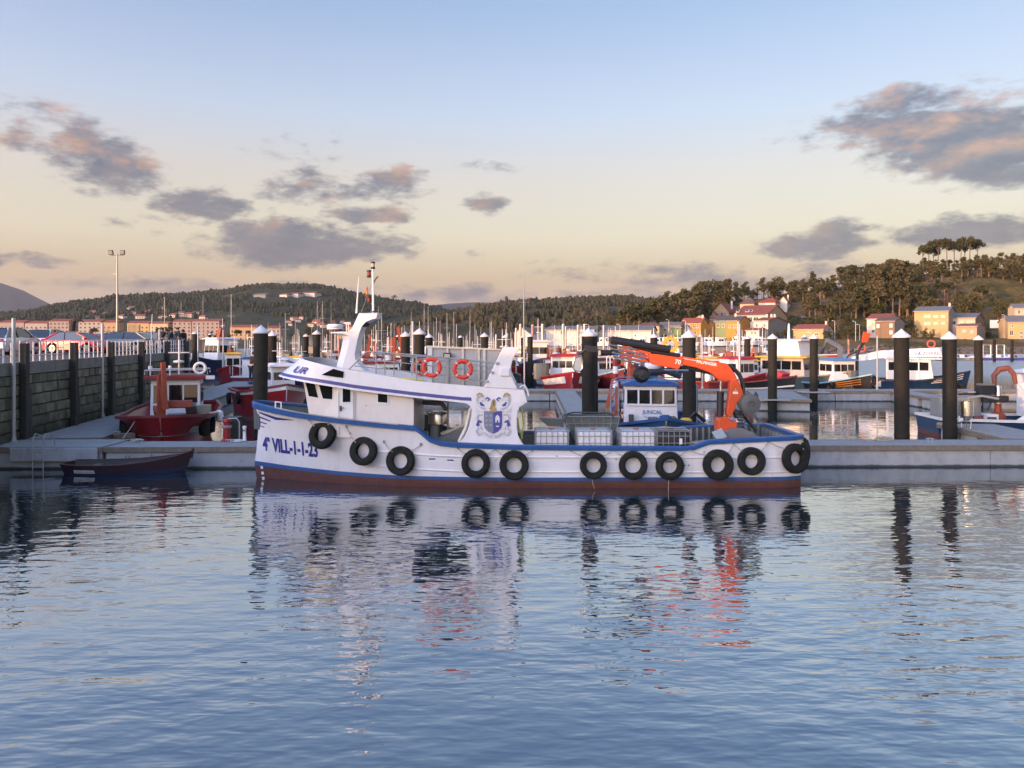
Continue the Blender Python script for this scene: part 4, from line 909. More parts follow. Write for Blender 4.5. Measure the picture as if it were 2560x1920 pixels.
mb = MB(); mb.grid([low, topc, insetc(topc, .06), [(x,y,z+.01) for x,y,z in insetc(low, .06)], low]); visor = mb.build('roof_bulwark', white, BT, True, ang=40)
def visor_pt(i, f, off): 
    a, b = Vector(low[i]), Vector(topc[i]); p = a.lerp(b, f); i2 = min(i+1, len(low)-1); i1 = max(i-1, 0)
    t = Vector(low[i2])-Vector(low[i1]); n = t.cross(b-a).normalized()
    return p, n, off
# indigo line along it
mb = MB(); rows = [[], []]
for i in range(0, 22+nrm):
    a, b = Vector(low[i]), Vector(topc[i]); h = (b-a).length; i2 = min(i+1, len(low)-1); i1 = max(i-1, 0)
    n = (Vector(low[i2])-Vector(low[i1])).cross(b-a).normalized(); n = n if (n.y < 0 or (abs(n.y) < .05 and n.x < 0)) else -n
    if 1 < i < 21+nrm and not (LX(1196,yb) < a.x < LX(1277,yb)):
        for r, dz in enumerate((.075, .19)): rows[r].append(a+(b-a)*(dz/h)+n*.008)
    elif len(rows[0]) > 1: mb.grid(rows); rows = [[], []]
    else: rows = [[], []]
if len(rows[0]) > 1: mb.grid(rows)
mb.build('indigo_line', purple, visor)
# name letters seen on the front curve of the visor
def on_visor(px, py, off=.01):
    o = Vector((0, -BY, EYE)); dr = (LP(px, py, 0)-o); best = None
    for i in range(len(low)//2+2):
        a, b, c, d_ = Vector(low[i]), Vector(low[i+1]), Vector(topc[i+1]), Vector(topc[i])
        n = (b-a).cross(d_-a).normalized()
        if abs(dr.dot(n)) < 1e-6: continue
        t = (a-o).dot(n)/dr.dot(n); p = o+dr*t
        u = (p-a).dot(b-a)/(b-a).length_squared; v = (p-a).dot(d_-a)/(d_-a).length_squared
        if -.05 <= u <= 1.05 and -.05 <= v <= 1.05 and (best is None or t < best[0]): best = (t, p+(n if n.y < 0 else -n)*off)
    return best[1] if best else None
me = text_mesh('UR', 1.0, .03, 0); okv = True
P0, PX, PY = (729, 930), (34, 5), (22, -22)
for v in me.vertices:
    q = on_visor(P0[0]+PX[0]*v.co.x/1.35+PY[0]*v.co.y*.95, P0[1]+PX[1]*v.co.x/1.35+PY[1]*v.co.y*.95)
    if q is None: okv = False; break
    v.co = q
if okv:
    me.materials.clear(); me.materials.append(purple); o = bpy.data.objects.new('name_lettering', me); COL.objects.link(o); o.parent = visor
# dark triangular window in the roof side
panel(wallq([(804,937),(833,922),(859,929),(858,945)], yb-.004), 'side_window', glass, .012, visor)
# roof deck inside
mb = MB(); xs = np.linspace(tipT.x+.05, LX(1305,yb), 14)
hw = lambda x: min(1.76, 1.76*max(0.05, (x-tipT.x+.2)/1.4)**.5)
mb.loft([[(x, -hw(x), zl_(x)+.08), (x, hw(x), zl_(x)+.08), (x, hw(x), zl_(x)+.16), (x, -hw(x), zl_(x)+.16)] for x in xs]); mb.build('roof_deck', midgrey, BT)
# aft side panels with rounded openings, and the stern arch, one per side
def arc(cx, cy, r, a0, a1, n=5): return [(cx+r*math.cos(R(lerp(a0,a1,k/n))), cy-r*math.sin(R(lerp(a0,a1,k/n)))) for k in range(n+1)]
SIDE = [(1132,1003.6),(1155,1006.5),(1168,1010),(1176,1016),(1179,1025),(1178.5,1040),(1175,1057),(1169,1075),(1162,1090),(1154,1101),(1143,1109),(1220,1113),(1312,1115),(1302,1103),(1295,1088),(1292,1070),(1292,1045),(1294,1029),(1299,1018),(1308,1012),(1317,1007),(1240,1006)]
ARCH = [(1209.5,968),(1256,871),(1300,870.5),(1288,887),(1280,905),(1277,922),(1279,941),(1294,973.5)]
pz = poly(SIDE, yb); az_ = poly(ARCH, yb)
for y0, nm in ((yb, 'near'), (-yb-.07, 'far')):
    mb = MB(); mb.prism([(x, max(z, gz(x)-.08)) for x, z in pz], y0+.002, y0+.07); mb.build('side_panel', white, BT, bevel=.012)
    mb = MB(); mb.prism(az_, y0+.0, y0+.42 if y0 < 0 else y0-.35); mb.build('stern_arch', white, BT, bevel=.02)
cr = LP(1262, 930, yb); mb = MB(); mb.box(LX(1250,yb), LX(1274,yb), yb-.06, yb-.002, LZ(940,yb), LZ(920,yb)); mb.build('junction_box', white, BT, bevel=.015)
mb = MB(); mb.box(LX(1260,yb), LX(1295,yb), yb+.42, 1.45, LZ(880,yb)-.02, LZ(873,yb)); mb.build('arch_beam', white, BT, bevel=.02)
mb = MB(); mb.tube([(LX(1300,yb),yb,LZ(968,yb)),(LX(1311,yb),yb-.0,LZ(962,yb)),(LX(1318,yb),yb,LZ(975,yb)),(LX(1322,yb),yb,LZ(990,yb))], .03, 8); mb.build('grab_rail', white, BT, True)
# raised mouldings on the arch edge
# ---- coat of arms on the side panel
def crest():
    y = yb-.012; o = thing('x', '', '') if False else None
    S = .3617; cx, cy = 600+1747*S, 640+1110*S
    def q(pts): return [(LX(600+a*S, y), LZ(640+b*S, y)) for a, b in pts]
    silv = M('crest_silver', (.50,.50,.54), .5, var=.3, scale=14); pale = M('crest_pale', (.70,.69,.74), .5, var=.08); gold = M('crest_gold', (.42,.30,.10), .5, var=.3, scale=20); slate = M('crest_slate', (.20,.22,.29), .5, var=.1)
    dkb = M('crest_line', (.10,.10,.2), .6)
    sh = [(1686,1072),(1812,1072),(1812,1160),(1806,1190),(1785,1213),(1750,1230),(1714,1213),(1692,1190),(1686,1160)]
    mb = MB(); mb.prism(q([(1680,1066),(1818,1066),(1818,1162),(1810,1194),(1788,1219),(1750,1237),(1711,1219),(1687,1194),(1680,1162)]), y-.004, y+.0005); root = mb.build('coat_of_arms', pale, BT); root['label'] = 'silver and indigo coat of arms painted on the side panel'
    mb = MB(); mb.prism(q([(1686,1072),(1750,1072),(1750,1230),(1714,1213),(1692,1190),(1686,1160)]), y-.008, y-.0045); mb.build('shield_half', slate, root)
    mb = MB(); mb.prism(q([(1750.5,1072),(1812,1072),(1812,1160),(1806,1190),(1785,1213),(1750.5,1230)]), y-.008, y-.0045); mb.build('shield_half', purple, root)
    for i in range(6):
        a, b = 1704+28*(i % 2), 1104+32*(i//2); mb = MB()
        c0 = q([(a, b)])[0]; mb.lathe([(.035,0),(.035,-.003),(.022,-.003),(.022,0)], (c0[0], y-.0085, c0[1]), 10, 'y', False); mb.build('roundel', silv, root)
    mb = MB(); mb.prism(q([(1764,1150),(1764,1112),(1768,1112),(1768,1104),(1774,1104),(1774,1098),(1784,1098),(1784,1104),(1790,1104),(1790,1112),(1795,1112),(1795,1150),(1785,1150),(1785,1135),(1775,1135),(1775,1150)]), y-.011, y-.0085); mb.build('castle', pale, root)
    mb = MB(); mb.prism(q([(1768,1173),(1790,1173),(1788,1181),(1770,1181)]), y-.011, y-.0085); mb.build('motif', pale, root)
    mb = MB(); mb.prism(q([(1735,1075),(1722,1055),(1730,1040),(1740,1000),(1755,985),(1768,1000),(1762,1040),(1775,1060),(1768,1078)]), y-.012, y-.0085); mb.build('helmet', gold, root)
    mb = MB(); mb.prism(q([(1748,1035),(1748,1000),(1755,994),(1759,1000),(1758,1035)]), y-.014, y-.0125); mb.build('visor_slot', dkb, root)
    for s in (-1, 1):
        X = lambda a: 1750+s*(a-1750)
        def curl(pts, r, mat, nm='scroll'):
            mb = MB(); pp = [Vector((LX(600+X(a)*S, y), y-.0055-.0004*len(root.children), LZ(640+b*S, y))) for a, b in pts]
            n = len(pp); side_ = []
            for i in range(n):
                t = (pp[min(i+1,n-1)]-pp[max(i-1,0)]).normalized(); w = Vector((-t.z, 0, t.x))*(r*(1-.55*abs(2*i/(n-1)-1)**2)); side_.append((pp[i]+w, pp[i]-w))
            mb.grid([[a for a, b in side_], [b for a, b in side_]]); mb.grid([[a-Vector((0,.004,0)) for a, b in side_][::-1], [b-Vector((0,.004,0)) for a, b in side_][::-1]]); mb.build(nm, mat, root)
        curl([(1800,1060),(1830,1050),(1850,1020),(1862,990),(1850,968),(1828,962),(1822,975)], .045, silv)
        curl([(1805,1000),(1820,985),(1840,1000),(1845,1030),(1815,1045)], .05, pale)
        curl([(1812,1035),(1830,1028),(1842,1010)], .05, purple)
        curl([(1790,1005),(1775,990),(1790,978),(1805,990)], .03, purple)
        curl([(1815,1080),(1850,1070),(1868,1050),(1862,1085)], .04, pale)
        curl([(1822,1100),(1850,1095),(1862,1120),(1850,1145),(1832,1130)], .04, silv)
        curl([(1828,1150),(1850,1140),(1858,1165),(1835,1190)], .06, purple)
        curl([(1820,1200),(1850,1185),(1866,1210),(1848,1238),(1825,1228),(1832,1212)], .042, silv)
        curl([(1830,1168),(1845,1178),(1838,1195)], .035, pale)
        curl([(1818,975),(1832,952),(1848,950),(1862,962),(1850,972)], .035, gold, 'dragon_head')
        curl([(1755,1256),(1775,1248),(1800,1232),(1815,1215)], .035, silv, 'ribbon')
    put_text('COSTOYA', .055, LP(600+1750*S, 640+1246*S, y-.012), (1,0,0), (0,0,1), dkb, root, 'motto_lettering')
crest()

# ---------------------------------------------------------------- mast arch on the roof
sil = [(841,919),(848,893),(853,872),(857,850),(855,840),(836,833.5),(826,833),(826,830.5),(850,829),(872,829),(880,822),(898,783),(945,781.5),(942,797),(930,799),(915,805),(905,816),(898,834),(892,860),(887,886),(889,899),(896,911),(915,928)]
ins = [(855,921),(862,893),(868,872),(873,850),(872,840),(860,835),(850,834),(850,830.5),(862,829.5),(880,829),(888,822),(906,785),(944,783.5),(941,796),(930,799),(915,805),(905,816),(898,834),(892,860),(887,886),(889,899),(896,911),(915,930)]
ym = -1.05
def scaled(pts, yref, y): return [(LX(a, yref), y, LZ(b, yref)) for a, b in pts]
mb = MB(); r_ = [scaled(ins, ym-.35, ym-.35), scaled(sil, ym, ym-.02), scaled(sil, ym, ym+.25), scaled(ins, ym-.35, ym+.55)]
for r in r_: r.reverse()
mb.loft(r_); ma = mb.build('mast_arch', white, BT, bevel=.015)
mb = MB(); mb.box(LX(868,ym), LX(882,ym), ym-.46, ym-.4, LZ(810,ym), LZ(806,ym)); mb.box(LX(872,ym), LX(874,ym), ym-.45, ym-.42, LZ(830,ym), LZ(810,ym)); mb.box(LX(877,ym), LX(879,ym), ym-.45, ym-.42, LZ(830,ym), LZ(810,ym)); mb.build('lamp_bracket', offwhite, ma)
mb = MB(); mb.lathe([(.05,0),(.16,.04),(.16,.13),(.05,.17),(.001,.17)], (LX(915,ym)-.05, ym+.1, LZ(790,ym)-.38), 12); mb.build('horn_lamp', black, ma, True)
# mast with lights
mx = LX(932, ym); zt0 = LZ(781, ym)
mb = MB(); mb.tube([(mx, ym+.1, zt0-.05), (LX(931,ym), ym+.1, LZ(668,ym))], [.045,.028], 8); mast = mb.build('mast', alum, BT, True)
mb = MB(); mb.lathe([(.10,0),(.10,.06)], (mx, ym+.1, zt0), 12); mb.build('mast_foot', dkgrey, mast)
def navlight(px, py, nm, col=None):
    x, z = LX(px, ym), LZ(py, ym); mb = MB(); mb.lathe([(.05,-.13),(.075,-.12),(.075,-.05)], (x, ym+.1, z), 10); mb.lathe([(.075,.07),(.08,.09),(.07,.13),(.001,.13)], (x, ym+.1, z), 10); o = mb.build(nm, black, mast, True)
    mb = MB(); mb.lathe([(.065,-.05),(.065,.07)], (x, ym+.1, z), 10); mb.build('lens', col or M('red_lens', (.30,.03,.02), .2), o, True)
navlight(931, 663, 'mast_light', M('clear_lens', (.5,.45,.36), .2)); navlight(921, 684, 'mast_light'); navlight(921, 750, 'mast_light')
mb = MB(); [mb.tube([(LX(921,ym), ym+.1, LZ(p_,ym)), (LX(932,ym), ym+.1, LZ(p_+3,ym))], .015, 6) for p_ in (690, 757)]; mb.build('light_bracket', alum, mast)
mb = MB(); mb.tube([(LX(932,ym), ym+.1, LZ(708,ym)), (LX(938,ym), ym+.1, LZ(697,ym)), (LX(944,ym), ym+.1, LZ(690,ym))], .025, 6); mb.build('whip_stub', dkgrey, mast)
mb = MB(); mb.tube([(LX(891,ym), ym, LZ(783,ym)), (LX(895,ym), ym, LZ(725,ym)), (LX(897,ym), ym, LZ(690,ym))], [.035,.022,.008], 6); mb.build('antenna', white, BT, True)
mb = MB(); mb.tube([(LX(903,ym), ym, LZ(781,ym)), (LX(930,ym), ym+.1, LZ(705,ym))], .008, 4); mb.build('halyard', ropemat, mast)
# small limp flag on the halyard
mb = MB(); fp_ = [(918,716),(919.5,722),(918.5,730),(916,740),(912,741),(913.5,731),(915.5,722)]
mb.prism([(LX(a,ym), LZ(b,ym)) for a, b in fp_], ym+.02, ym+.06); flag = mb.build('flag', M('flag_red', (.45,.04,.03), .8, var=.2), BT)
mb = MB(); mb.prism([(LX(a,ym), LZ(b,ym)) for a, b in [(917.8,722),(917.4,731),(914.6,737),(914.9,730)]], ym+.015, ym+.065); mb.build('flag_band', yellow, flag)
# radar scanner left of the arch belongs to a boat behind; roof rails
yr = -1.74
def tubep(pts, r, nm, mat=galv, y=yr, par=BT): mb = MB(); mb.tube([LP(a, b, y) for a, b in pts], r, 8); return mb.build(nm, mat, par, True)
tubep([(869,927),(915,880),(922,879),(1070,890),(1240,907.5)], .026, 'hand_rail')
for k, (a, b) in enumerate((((905,897),(1230,931)), ((888,915),(1216,953)))): tubep([a, (1067, lerp(a[1], b[1], .48)), b], .016, 'rail_bar')
tubep([(962,885),(1070,898),(1236,918)], .014, 'rail_bar', y=-1.7)
for (a, b, c) in ((962,884,940),(1041,889,951),(1117,896,960),(1005,921,945)): 
    if a != 1005: tubep([(a,b),(a,c)], .020, 'rail_post')
for px, py in ((1243,908),(1231,931),(1217,953.5)): mb = MB(); q = LP(px, py, yr-.12); mb.lathe([(.001,-.05),(.05,-.04),(.055,.0),(.05,.04),(.001,.05)], tuple(q), 10, 'y', False); mb.build('rail_end', galv, BT, True)
# rails on the far side of the roof
tubep([(930,884),(1070,893)], .02, 'hand_rail', y=1.6); tubep([(930,902),(1070,912)], .014, 'rail_bar', y=1.6)
for px in (940, 985, 1030): tubep([(px,884+(px-930)*.06),(px,938)], .018, 'rail_post', y=1.6)
tubep([(962,942),(1000,945),(1060,951)], .035, 'hose', hosey, y=-1.55)
# grey windbreak with posts
yp = -.2
wb = MB(); wb.prism(poly([(1069,866),(1250,874),(1250,972),(1069,960)], yp), yp, yp+.05); wbo = wb.build('windbreak', M('grey_windbreak', (.42,.42,.41), .55, var=.06, dirt=(.28,.22,.16), dfac=.3), BT)
for px, w_ in ((1075,6),(1119,2.5),(1157,3),(1197,2.5),(1211,3)):
    mb = MB(); mb.box(LX(px-w_,yp), LX(px+w_,yp), yp-.06, yp-.002, LZ(962+(px-1069)*.06,yp), LZ(866.5+(px-1069)*.044,yp)); mb.build('upright', offwhite if px == 1075 else alum, wbo)
mb = MB(); mb.prism(poly([(1067,864),(1252,872),(1252,876),(1067,869)], yp), yp-.075, yp+.07); mb.build('top_rail', alum, wbo)
mb = MB(); mb.box(LX(1109,yp), LX(1129,yp), yp-.2, yp-.08, LZ(895,yp), LZ(882,yp)); fo = mb.build('deck_floodlight', black, BT, bevel=.02)
mb = MB(); mb.box(LX(1112,yp), LX(1126,yp), yp-.215, yp-.201, LZ(892.5,yp), LZ(885,yp)); mb.build('lens', M('lamp_glass', (.5,.45,.4), .2), fo)
# machinery seen through the side opening: steel drum, chute, hopper, hose
ys = .2
mb = MB(); q = LP(1095, 1060, ys); mb.lathe([(.30,0),(.36,.02),(.37,.36),(.34,.42),(.30,.42),(.30,.3)], (q.x, ys, q.z), 24); mb.build('wash_drum', steel, BT, True)
mb = MB(); mb.tube([(q.x-.1,ys,q.z),(q.x-.12,ys-.1,q.z-.5),(q.x+.15,ys-.3,q.z-.75)], [.16,.18,.2], 8); mb.tube([(q.x-.6,ys+.4,q.z+.75),(q.x+.1,ys+.3,q.z+.72),(q.x+.28,ys+.2,q.z+.5)], .09, 8); mb.build('duct', midgrey, BT, True)
mb = MB(); mb.obox((LX(1135,ys), ys, LZ(1082,ys)), (.75,0,.32), (0,.35,0), (-.03,0,.07)); mb.obox((LX(1130,ys), ys-.2, LZ(1095,ys)), (.6,0,.12), (0,.25,0), (0,0,.16)); mb.build('conveyor', midgrey, BT, bevel=.015)
mb = MB(); mb.tube([(LX(1178,-1.4), -1.4, LZ(1018,-1.4)), (LX(1165,-1.4), -1.4, LZ(1070,-1.4)), (LX(1148,-1.4), -1.4, LZ(1105,-1.4))], .07, 8); mb.build('stanchion', offwhite, BT, True)
mb = MB(); mb.obox((-1.75,.3,1.75), (.8,0,.3), (0,.04,0), (-.05,0,.13)); mb.build('chute', alum, BT); mb = MB(); mb.obox((-1.5,-.2,1.25), (.5,0,.1), (0,.3,0), (-.02,0,.12)); mb.build('chute', midgrey, BT, bevel=.01); mb = MB(); mb.tube([(-1.1,.9,.8),(-.95,.9,2.9)], .05, 6); mb.tube([(-2.4,1.2,.8),(-2.4,1.2,2.9)], .04, 6); mb.build('frame_post', offwhite, BT)
mb = MB(); mb.box(-3.15, -1.4, -.6, 1.2, .76, 1.35); mb.box(-2.2, -1.0, -.9, .6, .76, 1.1); mb.build('deck_box', greygreen, BT, bevel=.02)
tubep([(1296,1020),(1306,1030),(1309,1060),(1304,1095),(1299,1112)], .028, 'hose', hosey, y=-1.3); tubep([(1294,1045),(1298,1075),(1306,1095)], .028, 'hose', hosey, y=-1.2)

# ---------------------------------------------------------------- deck crane
yc = -.15
cw = .17
ped = MB(); ped.prism(poly([(1800,1105),(1806,1085),(1822,1074),(1856,1070),(1885,1082),(1905,1100),(1908,1110)], yc-.5), yc-.5, yc+.6); crane = ped.build('crane', M('crane_pedestal_grey', (.16,.165,.17), .55, var=.15, dirt=(.1,.08,.06), dfac=.4), BT, bevel=.03)
crane['label'] = 'orange folded knuckle-boom crane on a grey pedestal'
mb = MB(); mb.obox((LX(1798,yc-.6), yc-.62, LZ(1086,yc-.6)), (.17,0,.07), (0,.02,0), (-.10,0,.15)); mb.build('splash_plate', M('pale_blue_paint', (.36,.46,.52), .5, var=.1), crane)
def cpart(nm, pts, w, mat=orange, bv=.025, dy=0): mb = MB(); mb.prism(poly(pts, yc+dy), yc+dy-w, yc+dy+w); return mb.build(nm, mat, crane, bevel=bv)
cpart('slew_base', [(1791,1050),(1797,1042),(1812,1039),(1820,1046),(1826,1055),(1836,1050),(1839,1062),(1833,1074),(1818,1080),(1790,1074)], .26)
mb = MB(); mb.lathe([(.34,0),(.34,.16),(.28,.2)], (LX(1813,yc), yc, LZ(1084,yc)), 20); mb.build('slew_ring', orange, crane, True)
col = cpart('column', [(1823,951),(1838,944),(1846,957),(1853,975),(1854.5,985),(1846,1000),(1838,1008),(1834,1022),(1828,1036),(1822,1044),(1815,1038),(1815,1022),(1818,1003),(1821,985)], .17)
panel(wallq([(1839,970.5),(1842.5,977),(1835.5,977)], yc-.172), 'warning_sticker', yellow, .004, col); panel(wallq(rect(1832,979,1845,985), yc-.172), 'sticker', white, .004, col)
cpart('knuckle_plate', [(1834,1030),(1843,1023),(1852,1028),(1850,1042),(1838,1046)], .2, black)
b1 = cpart('boom', [(1690,899),(1700,890),(1760,899),(1815,908.5),(1826,922),(1840,944),(1829,951.5),(1806,952.5),(1794,949),(1772,931),(1740,919),(1692,909)], .155)
b2 = cpart('boom_housing', [(1621,884),(1640,885),(1706,895),(1696,921),(1688,922),(1636,912),(1624,906)], .20, bv=.02)
lw = M('lettering_white', (.75,.72,.7), .5)
put_text('PALFINGER', .145, LP(1766, 911, yc-.158), Vector((1,0,-.17)).normalized(), Vector((.17,0,1)).normalized(), lw, b1, 'maker_lettering', bold=.006)
put_text('70', .22, LP(1694, 910, yc-.204), Vector((1,0,-.16)).normalized(), Vector((.2,0,1)).normalized(), lw, b2, 'model_lettering', bold=.008)
mb = MB(); mb.obox(LP(1725, 899, yc-.157), (.35,0,-.055), (0,.003,0), (0,0,.012)); mb.build('white_line', lw, b1)
# nested extension sections and hydraulic tubes at the jib end
for i, (a, b, w) in enumerate((((1556,866),(1625,884),5), ((1551,873),(1625,891),5), ((1546,882),(1622,897),5), ((1548,891),(1620,904),4))):
    pa_, pb_ = LP(*a, yc), LP(*b, yc); dx_ = (pb_-pa_)/2; up = Vector((-dx_.z, 0, dx_.x)).normalized()*w*.0143*.55
    mb = MB(); mb.obox((pa_+pb_)/2, dx_, (0,.13-.02*i,0), up); mb.build('boom_extension', orange if i != 2 else M('dull_orange', (.42,.09,.04), .5, var=.15), crane, bevel=.008)
for i, (a, b) in enumerate((((1524,862),(1590,874)), ((1529,872),(1607,887)), ((1533,882),(1609,897)), ((1536,891),(1612,907)), ((1540,897),(1612,913)))):
    mb = MB(); mb.tube([LP(*a, yc-.24), LP(*b, yc-.24)], .03, 8); mb.lathe([(.001,-.05),(.05,-.04),(.05,.04),(.001,.05)], tuple(LP(*a, yc-.24)), 8, 'x', False); mb.build('extension_rod', M('worn_chrome', (.34,.32,.30), .35, .8, var=.2), crane, True)
for i, (a, b, r) in enumerate((((1527,851),(1675,873),.125), ((1580,870),(1700,890),.09), ((1530,846),(1612,858),.085))):
    mb = MB(); mb.tube([LP(*a, yc-.12+.1*i), LP(*b, yc-.12+.1*i)], r, 10); mb.build('hydraulic_cylinder', black, crane, True)
mb = MB(); mb.prism(poly([(1524,842),(1536,844),(1541,862),(1545,884),(1535,884),(1524,862)], yc), yc-.2, yc+.2); mb.build('jib_head', black, crane, bevel=.02)
mb = MB(); mb.tube([LP(1690,917,yc), LP(1762,928,yc)], .07, 8); mb.tube([LP(1740,922,yc), LP(1800,935,yc)], .10, 8); mb.build('boom_cylinder', black, crane, True)
mb = MB(); mb.tube([LP(1660,925,yc-.2), LP(1721,926,yc-.2)], .035, 8); mb.build('cylinder_rod', steel, crane, True)
mb = MB(); mb.tube([LP(1801,978,yc), LP(1800,1042,yc)], .125, 14); mb.build('lift_cylinder', black, crane, True)
mb = MB(); mb.tube([LP(1802,952,yc), LP(1801,980,yc)], .045, 10); mb.build('lift_rod', steel, crane, True)
# hose reel
rc = LP(1874, 1010, yc-.3); mb = MB(); mb.lathe([(.10,.28),(.36,.26),(.36,.10),(.20,.08),(.20,-.08),(.345,-.10),(.345,-.16),(.20,-.19),(.12,-.19),(.12,-.12),(.001,-.12)], tuple(rc), 28, 'y'); mb.build('winch_drum', M('winch_grey', (.12,.125,.12), .5, .3, var=.15), crane, True, ang=30)
mb = MB(); mb.prism(poly([(1882,985),(1886,978),(1891,985),(1893,1005),(1886,1000)], yc), yc-.2, yc-.1); mb.build('winch_guard', dkgrey, crane)
for k, pts in enumerate(([(1818,912),(1835,920),(1850,936),(1858,955),(1860,968),(1858,985)], [(1822,915),(1838,926),(1850,944),(1855,962),(1858,975)])):
    mb = MB(); mb.tube([LP(a, b, yc-.1+.1*k) for a, b in pts], .05, 8); mb.build('hydraulic_hose', black, crane, True)
mb = MB(); mb.tube([LP(1855,1035,yc+.2), LP(1872,1055,yc+.2), LP(1892,1078,yc+.1)], .06, 8); mb.build('stay', black, crane, True)
mb = MB(); [mb.lathe([(.11,0),(.14,.03),(.11,.06)], (LX(1846,yc), yc-.25, LZ(1066-8*k,yc)), 10) for k in range(4)]; mb.build('valve_stack', dkgrey, crane, True)
# grab arm hanging off the jib tip
mb = MB(); mb.tube([LP(1536,882,yc), LP(1500,882,yc), LP(1478,878,yc)], [.09,.12,.10], 8); mb.tube([LP(1495,880,yc), LP(1470,868,yc), LP(1446,890,yc)], [.07,.09,.03], 8); mb.prism(poly([(1463,863),(1492,866),(1494,880),(1464,880)], yc), yc-.18, yc+.18); mb.build('grab_arm', black, crane, True, bevel=.01)
mb = MB(); mb.prism(poly(rect(1494,876,1500,888), yc), yc-.22, yc-.16); mb.build('grab_bracket', alum, crane)
fr_ = [(1437,893),(1452,890),(1455,900),(1456,920),(1450,928),(1438,928),(1432,920),(1434,905)]
mb = MB(); mb.prism(poly(fr_, yc-.3), yc-.34, yc-.18); mb.build('grab_shell', alum, crane, bevel=.03)
mb = MB(); mb.tube([LP(a, b, yc-.36) for a, b in fr_+fr_[:1]], .03, 6); mb.build('grab_rim', steel, crane, True)
q = LP(1604, 936, yc+.1); mb = MB(); mb.lathe([(.001,-.3),(.18,-.28),(.28,-.16),(.31,0),(.28,.16),(.18,.28),(.001,.3)], tuple(q), 16, 'y', False); mb.build('rotator', black, crane, True)

# ================================================================ tyres hanging on the hull
tyre_prof = [(.255,-.10),(.265,-.125),(.36,-.145),(.44,-.135),(.475,-.10),(.487,-.06),(.487,.06),(.475,.10),(.44,.135),(.36,.145),(.265,.125),(.255,.10)]
def tyre(px, py, r, label, yaw=0, yoff=0):
    q = yguess(px, py); k = r*(BY+q.y-.15)/FPX/.487
    rj = random.Random(int(px)); k *= rj.uniform(.97,1.03); prof = [(a*(1 if a > .3 else rj.uniform(.94,1.1)), b*rj.choice([1,1,1.12,.9])) for a, b in tyre_prof]
    z0 = q.z; x0 = q.x; yaw = rj.uniform(-.06,.06); tilt = math.atan2(bread(x0, z0+.4)-bread(x0, z0-.4), .8)
    slope = math.atan2(bread(x0+.4, z0)-bread(x0-.4, z0), .8)
    t = thing('hanging_tyre', label, 'tyre', (x0, BY+q.y-.145*k-.02+yoff, z0), 0, 'black tyres hung along the hull of the white boat')
    mb = MB(); mb.lathe([(a*k, b*k) for a, b in prof]+[(prof[0][0]*k, prof[0][1]*k)], n=36, axis='y', caps=False)
    o = mb.build('tyre', rubber, t, True, ang=30); o.rotation_euler = (-tilt*.8, 0, -slope*.9+yaw)
    mb = MB()
    for i in range(40):
        a = 2*math.pi*i/40; c = Vector((math.sin(a), 0, math.cos(a))); tt = Vector((math.cos(a), 0, -math.sin(a)))
        mb.obox(c*.489*k, c*.007, (0,.085*k,0), tt*.011*k)
    tr = mb.build('tread_blocks', rubber, o)
    return t, q, k
TY = [(809,1085,36.5,'blue-rail bow tyre, highest on the hull and nearest the bow'),(911,1126,35.5,'second tyre from the bow'),(1003,1150,36,'third tyre from the bow'),(1190,1157,36,'fourth tyre from the bow, left of a close pair below the coat of arms'),(1285,1161,37,'fifth tyre from the bow, right of a close pair below the coat of arms'),
      (1482,1161.5,34.5,'tyre below the second white tank'),(1581,1161.5,35,'tyre below the third white tank'),(1672,1163,35,'tyre below the dark tank'),(1792,1160,37.5,'third tyre from the stern, below the crane foot'),(1875,1151,35,'second tyre from the stern'),(1984,1144,37,'big tyre at the stern corner')]
RP = {809:[(773,1050),(822,1062)],911:[(866,1068),(918,1098)],1003:[(960,1106),(1052,1112)],1190:[(1145,1121),(1238,1123)],1285:[(1238,1123),(1330,1126)],1482:[(1428,1127),(1532,1125)],1581:[(1532,1125),(1624,1124)],1672:[(1624,1124),(1715,1123)],1792:[(1715,1123),(1833,1108)],1875:[(1833,1108),(1920,1104)],1984:[(1920,1104),(1990,1098)]}
for px, py, r, lab in TY:
    t, q, k = tyre(px, py, r, 'black '+lab if not lab.startswith('blue') else 'black tyre highest on the hull and nearest the bow')
    for ax, ay in RP[px]:
        a = yguess(ax, ay); a = Vector((a.x, a.y-.03, a.z))+Vector((0, BY, 0))-Vector(t.location); sgn = 1 if ax > px else -1
        b = Vector((sgn*.26*k, -.05, .30*k)); mb = MB(); mb.tube([a, (a+b)/2+Vector((0,-.01,-.03)), b], .015, 5); mb.build('lanyard', ropemat, t, True)
done = set()
for v in RP.values():
    for (ax, ay) in v:
        if (ax, ay) in done: continue
        done.add((ax, ay)); a = yguess(ax, ay-1); mb = MB(); mb.box(a.x-.035, a.x+.035, a.y-.05, a.y+.03, a.z-.04, a.z+.06); mb.build('tyre_cleat', midgrey, BT, bevel=.008)
t = thing('hanging_tyre', 'black tyre seen edge-on round the stern corner', 'tyre', (9.86, BY-1.45, 1.18), 0, 'black tyres hung along the hull of the white boat')
mb = MB(); mb.lathe([(a*.95, b*.95) for a, b in tyre_prof]+[(tyre_prof[0][0]*.95, tyre_prof[0][1]*.95)], n=36, axis='x', caps=False); mb.build('tyre', rubber, t, True, ang=30)
mb = MB(); mb.tube([(-.15,-.32,.55),(-.1,-.3,.35),(-.05,-.2,.2)], .03, 6); mb.build('lanyard', hosey, t, True)
# thin rope ends trailing to the water
for i, pts in enumerate(([(1480,1197),(1482,1210),(1487,1222)], [(1672,1194),(1671,1215),(1671,1235)])):
    yy = BY-2.25; rope(('thin rope trailing into the water below the second white tank','thin rope trailing into the water below the dark tank')[i], [P(a, b, yy) for a, b in pts], .009)

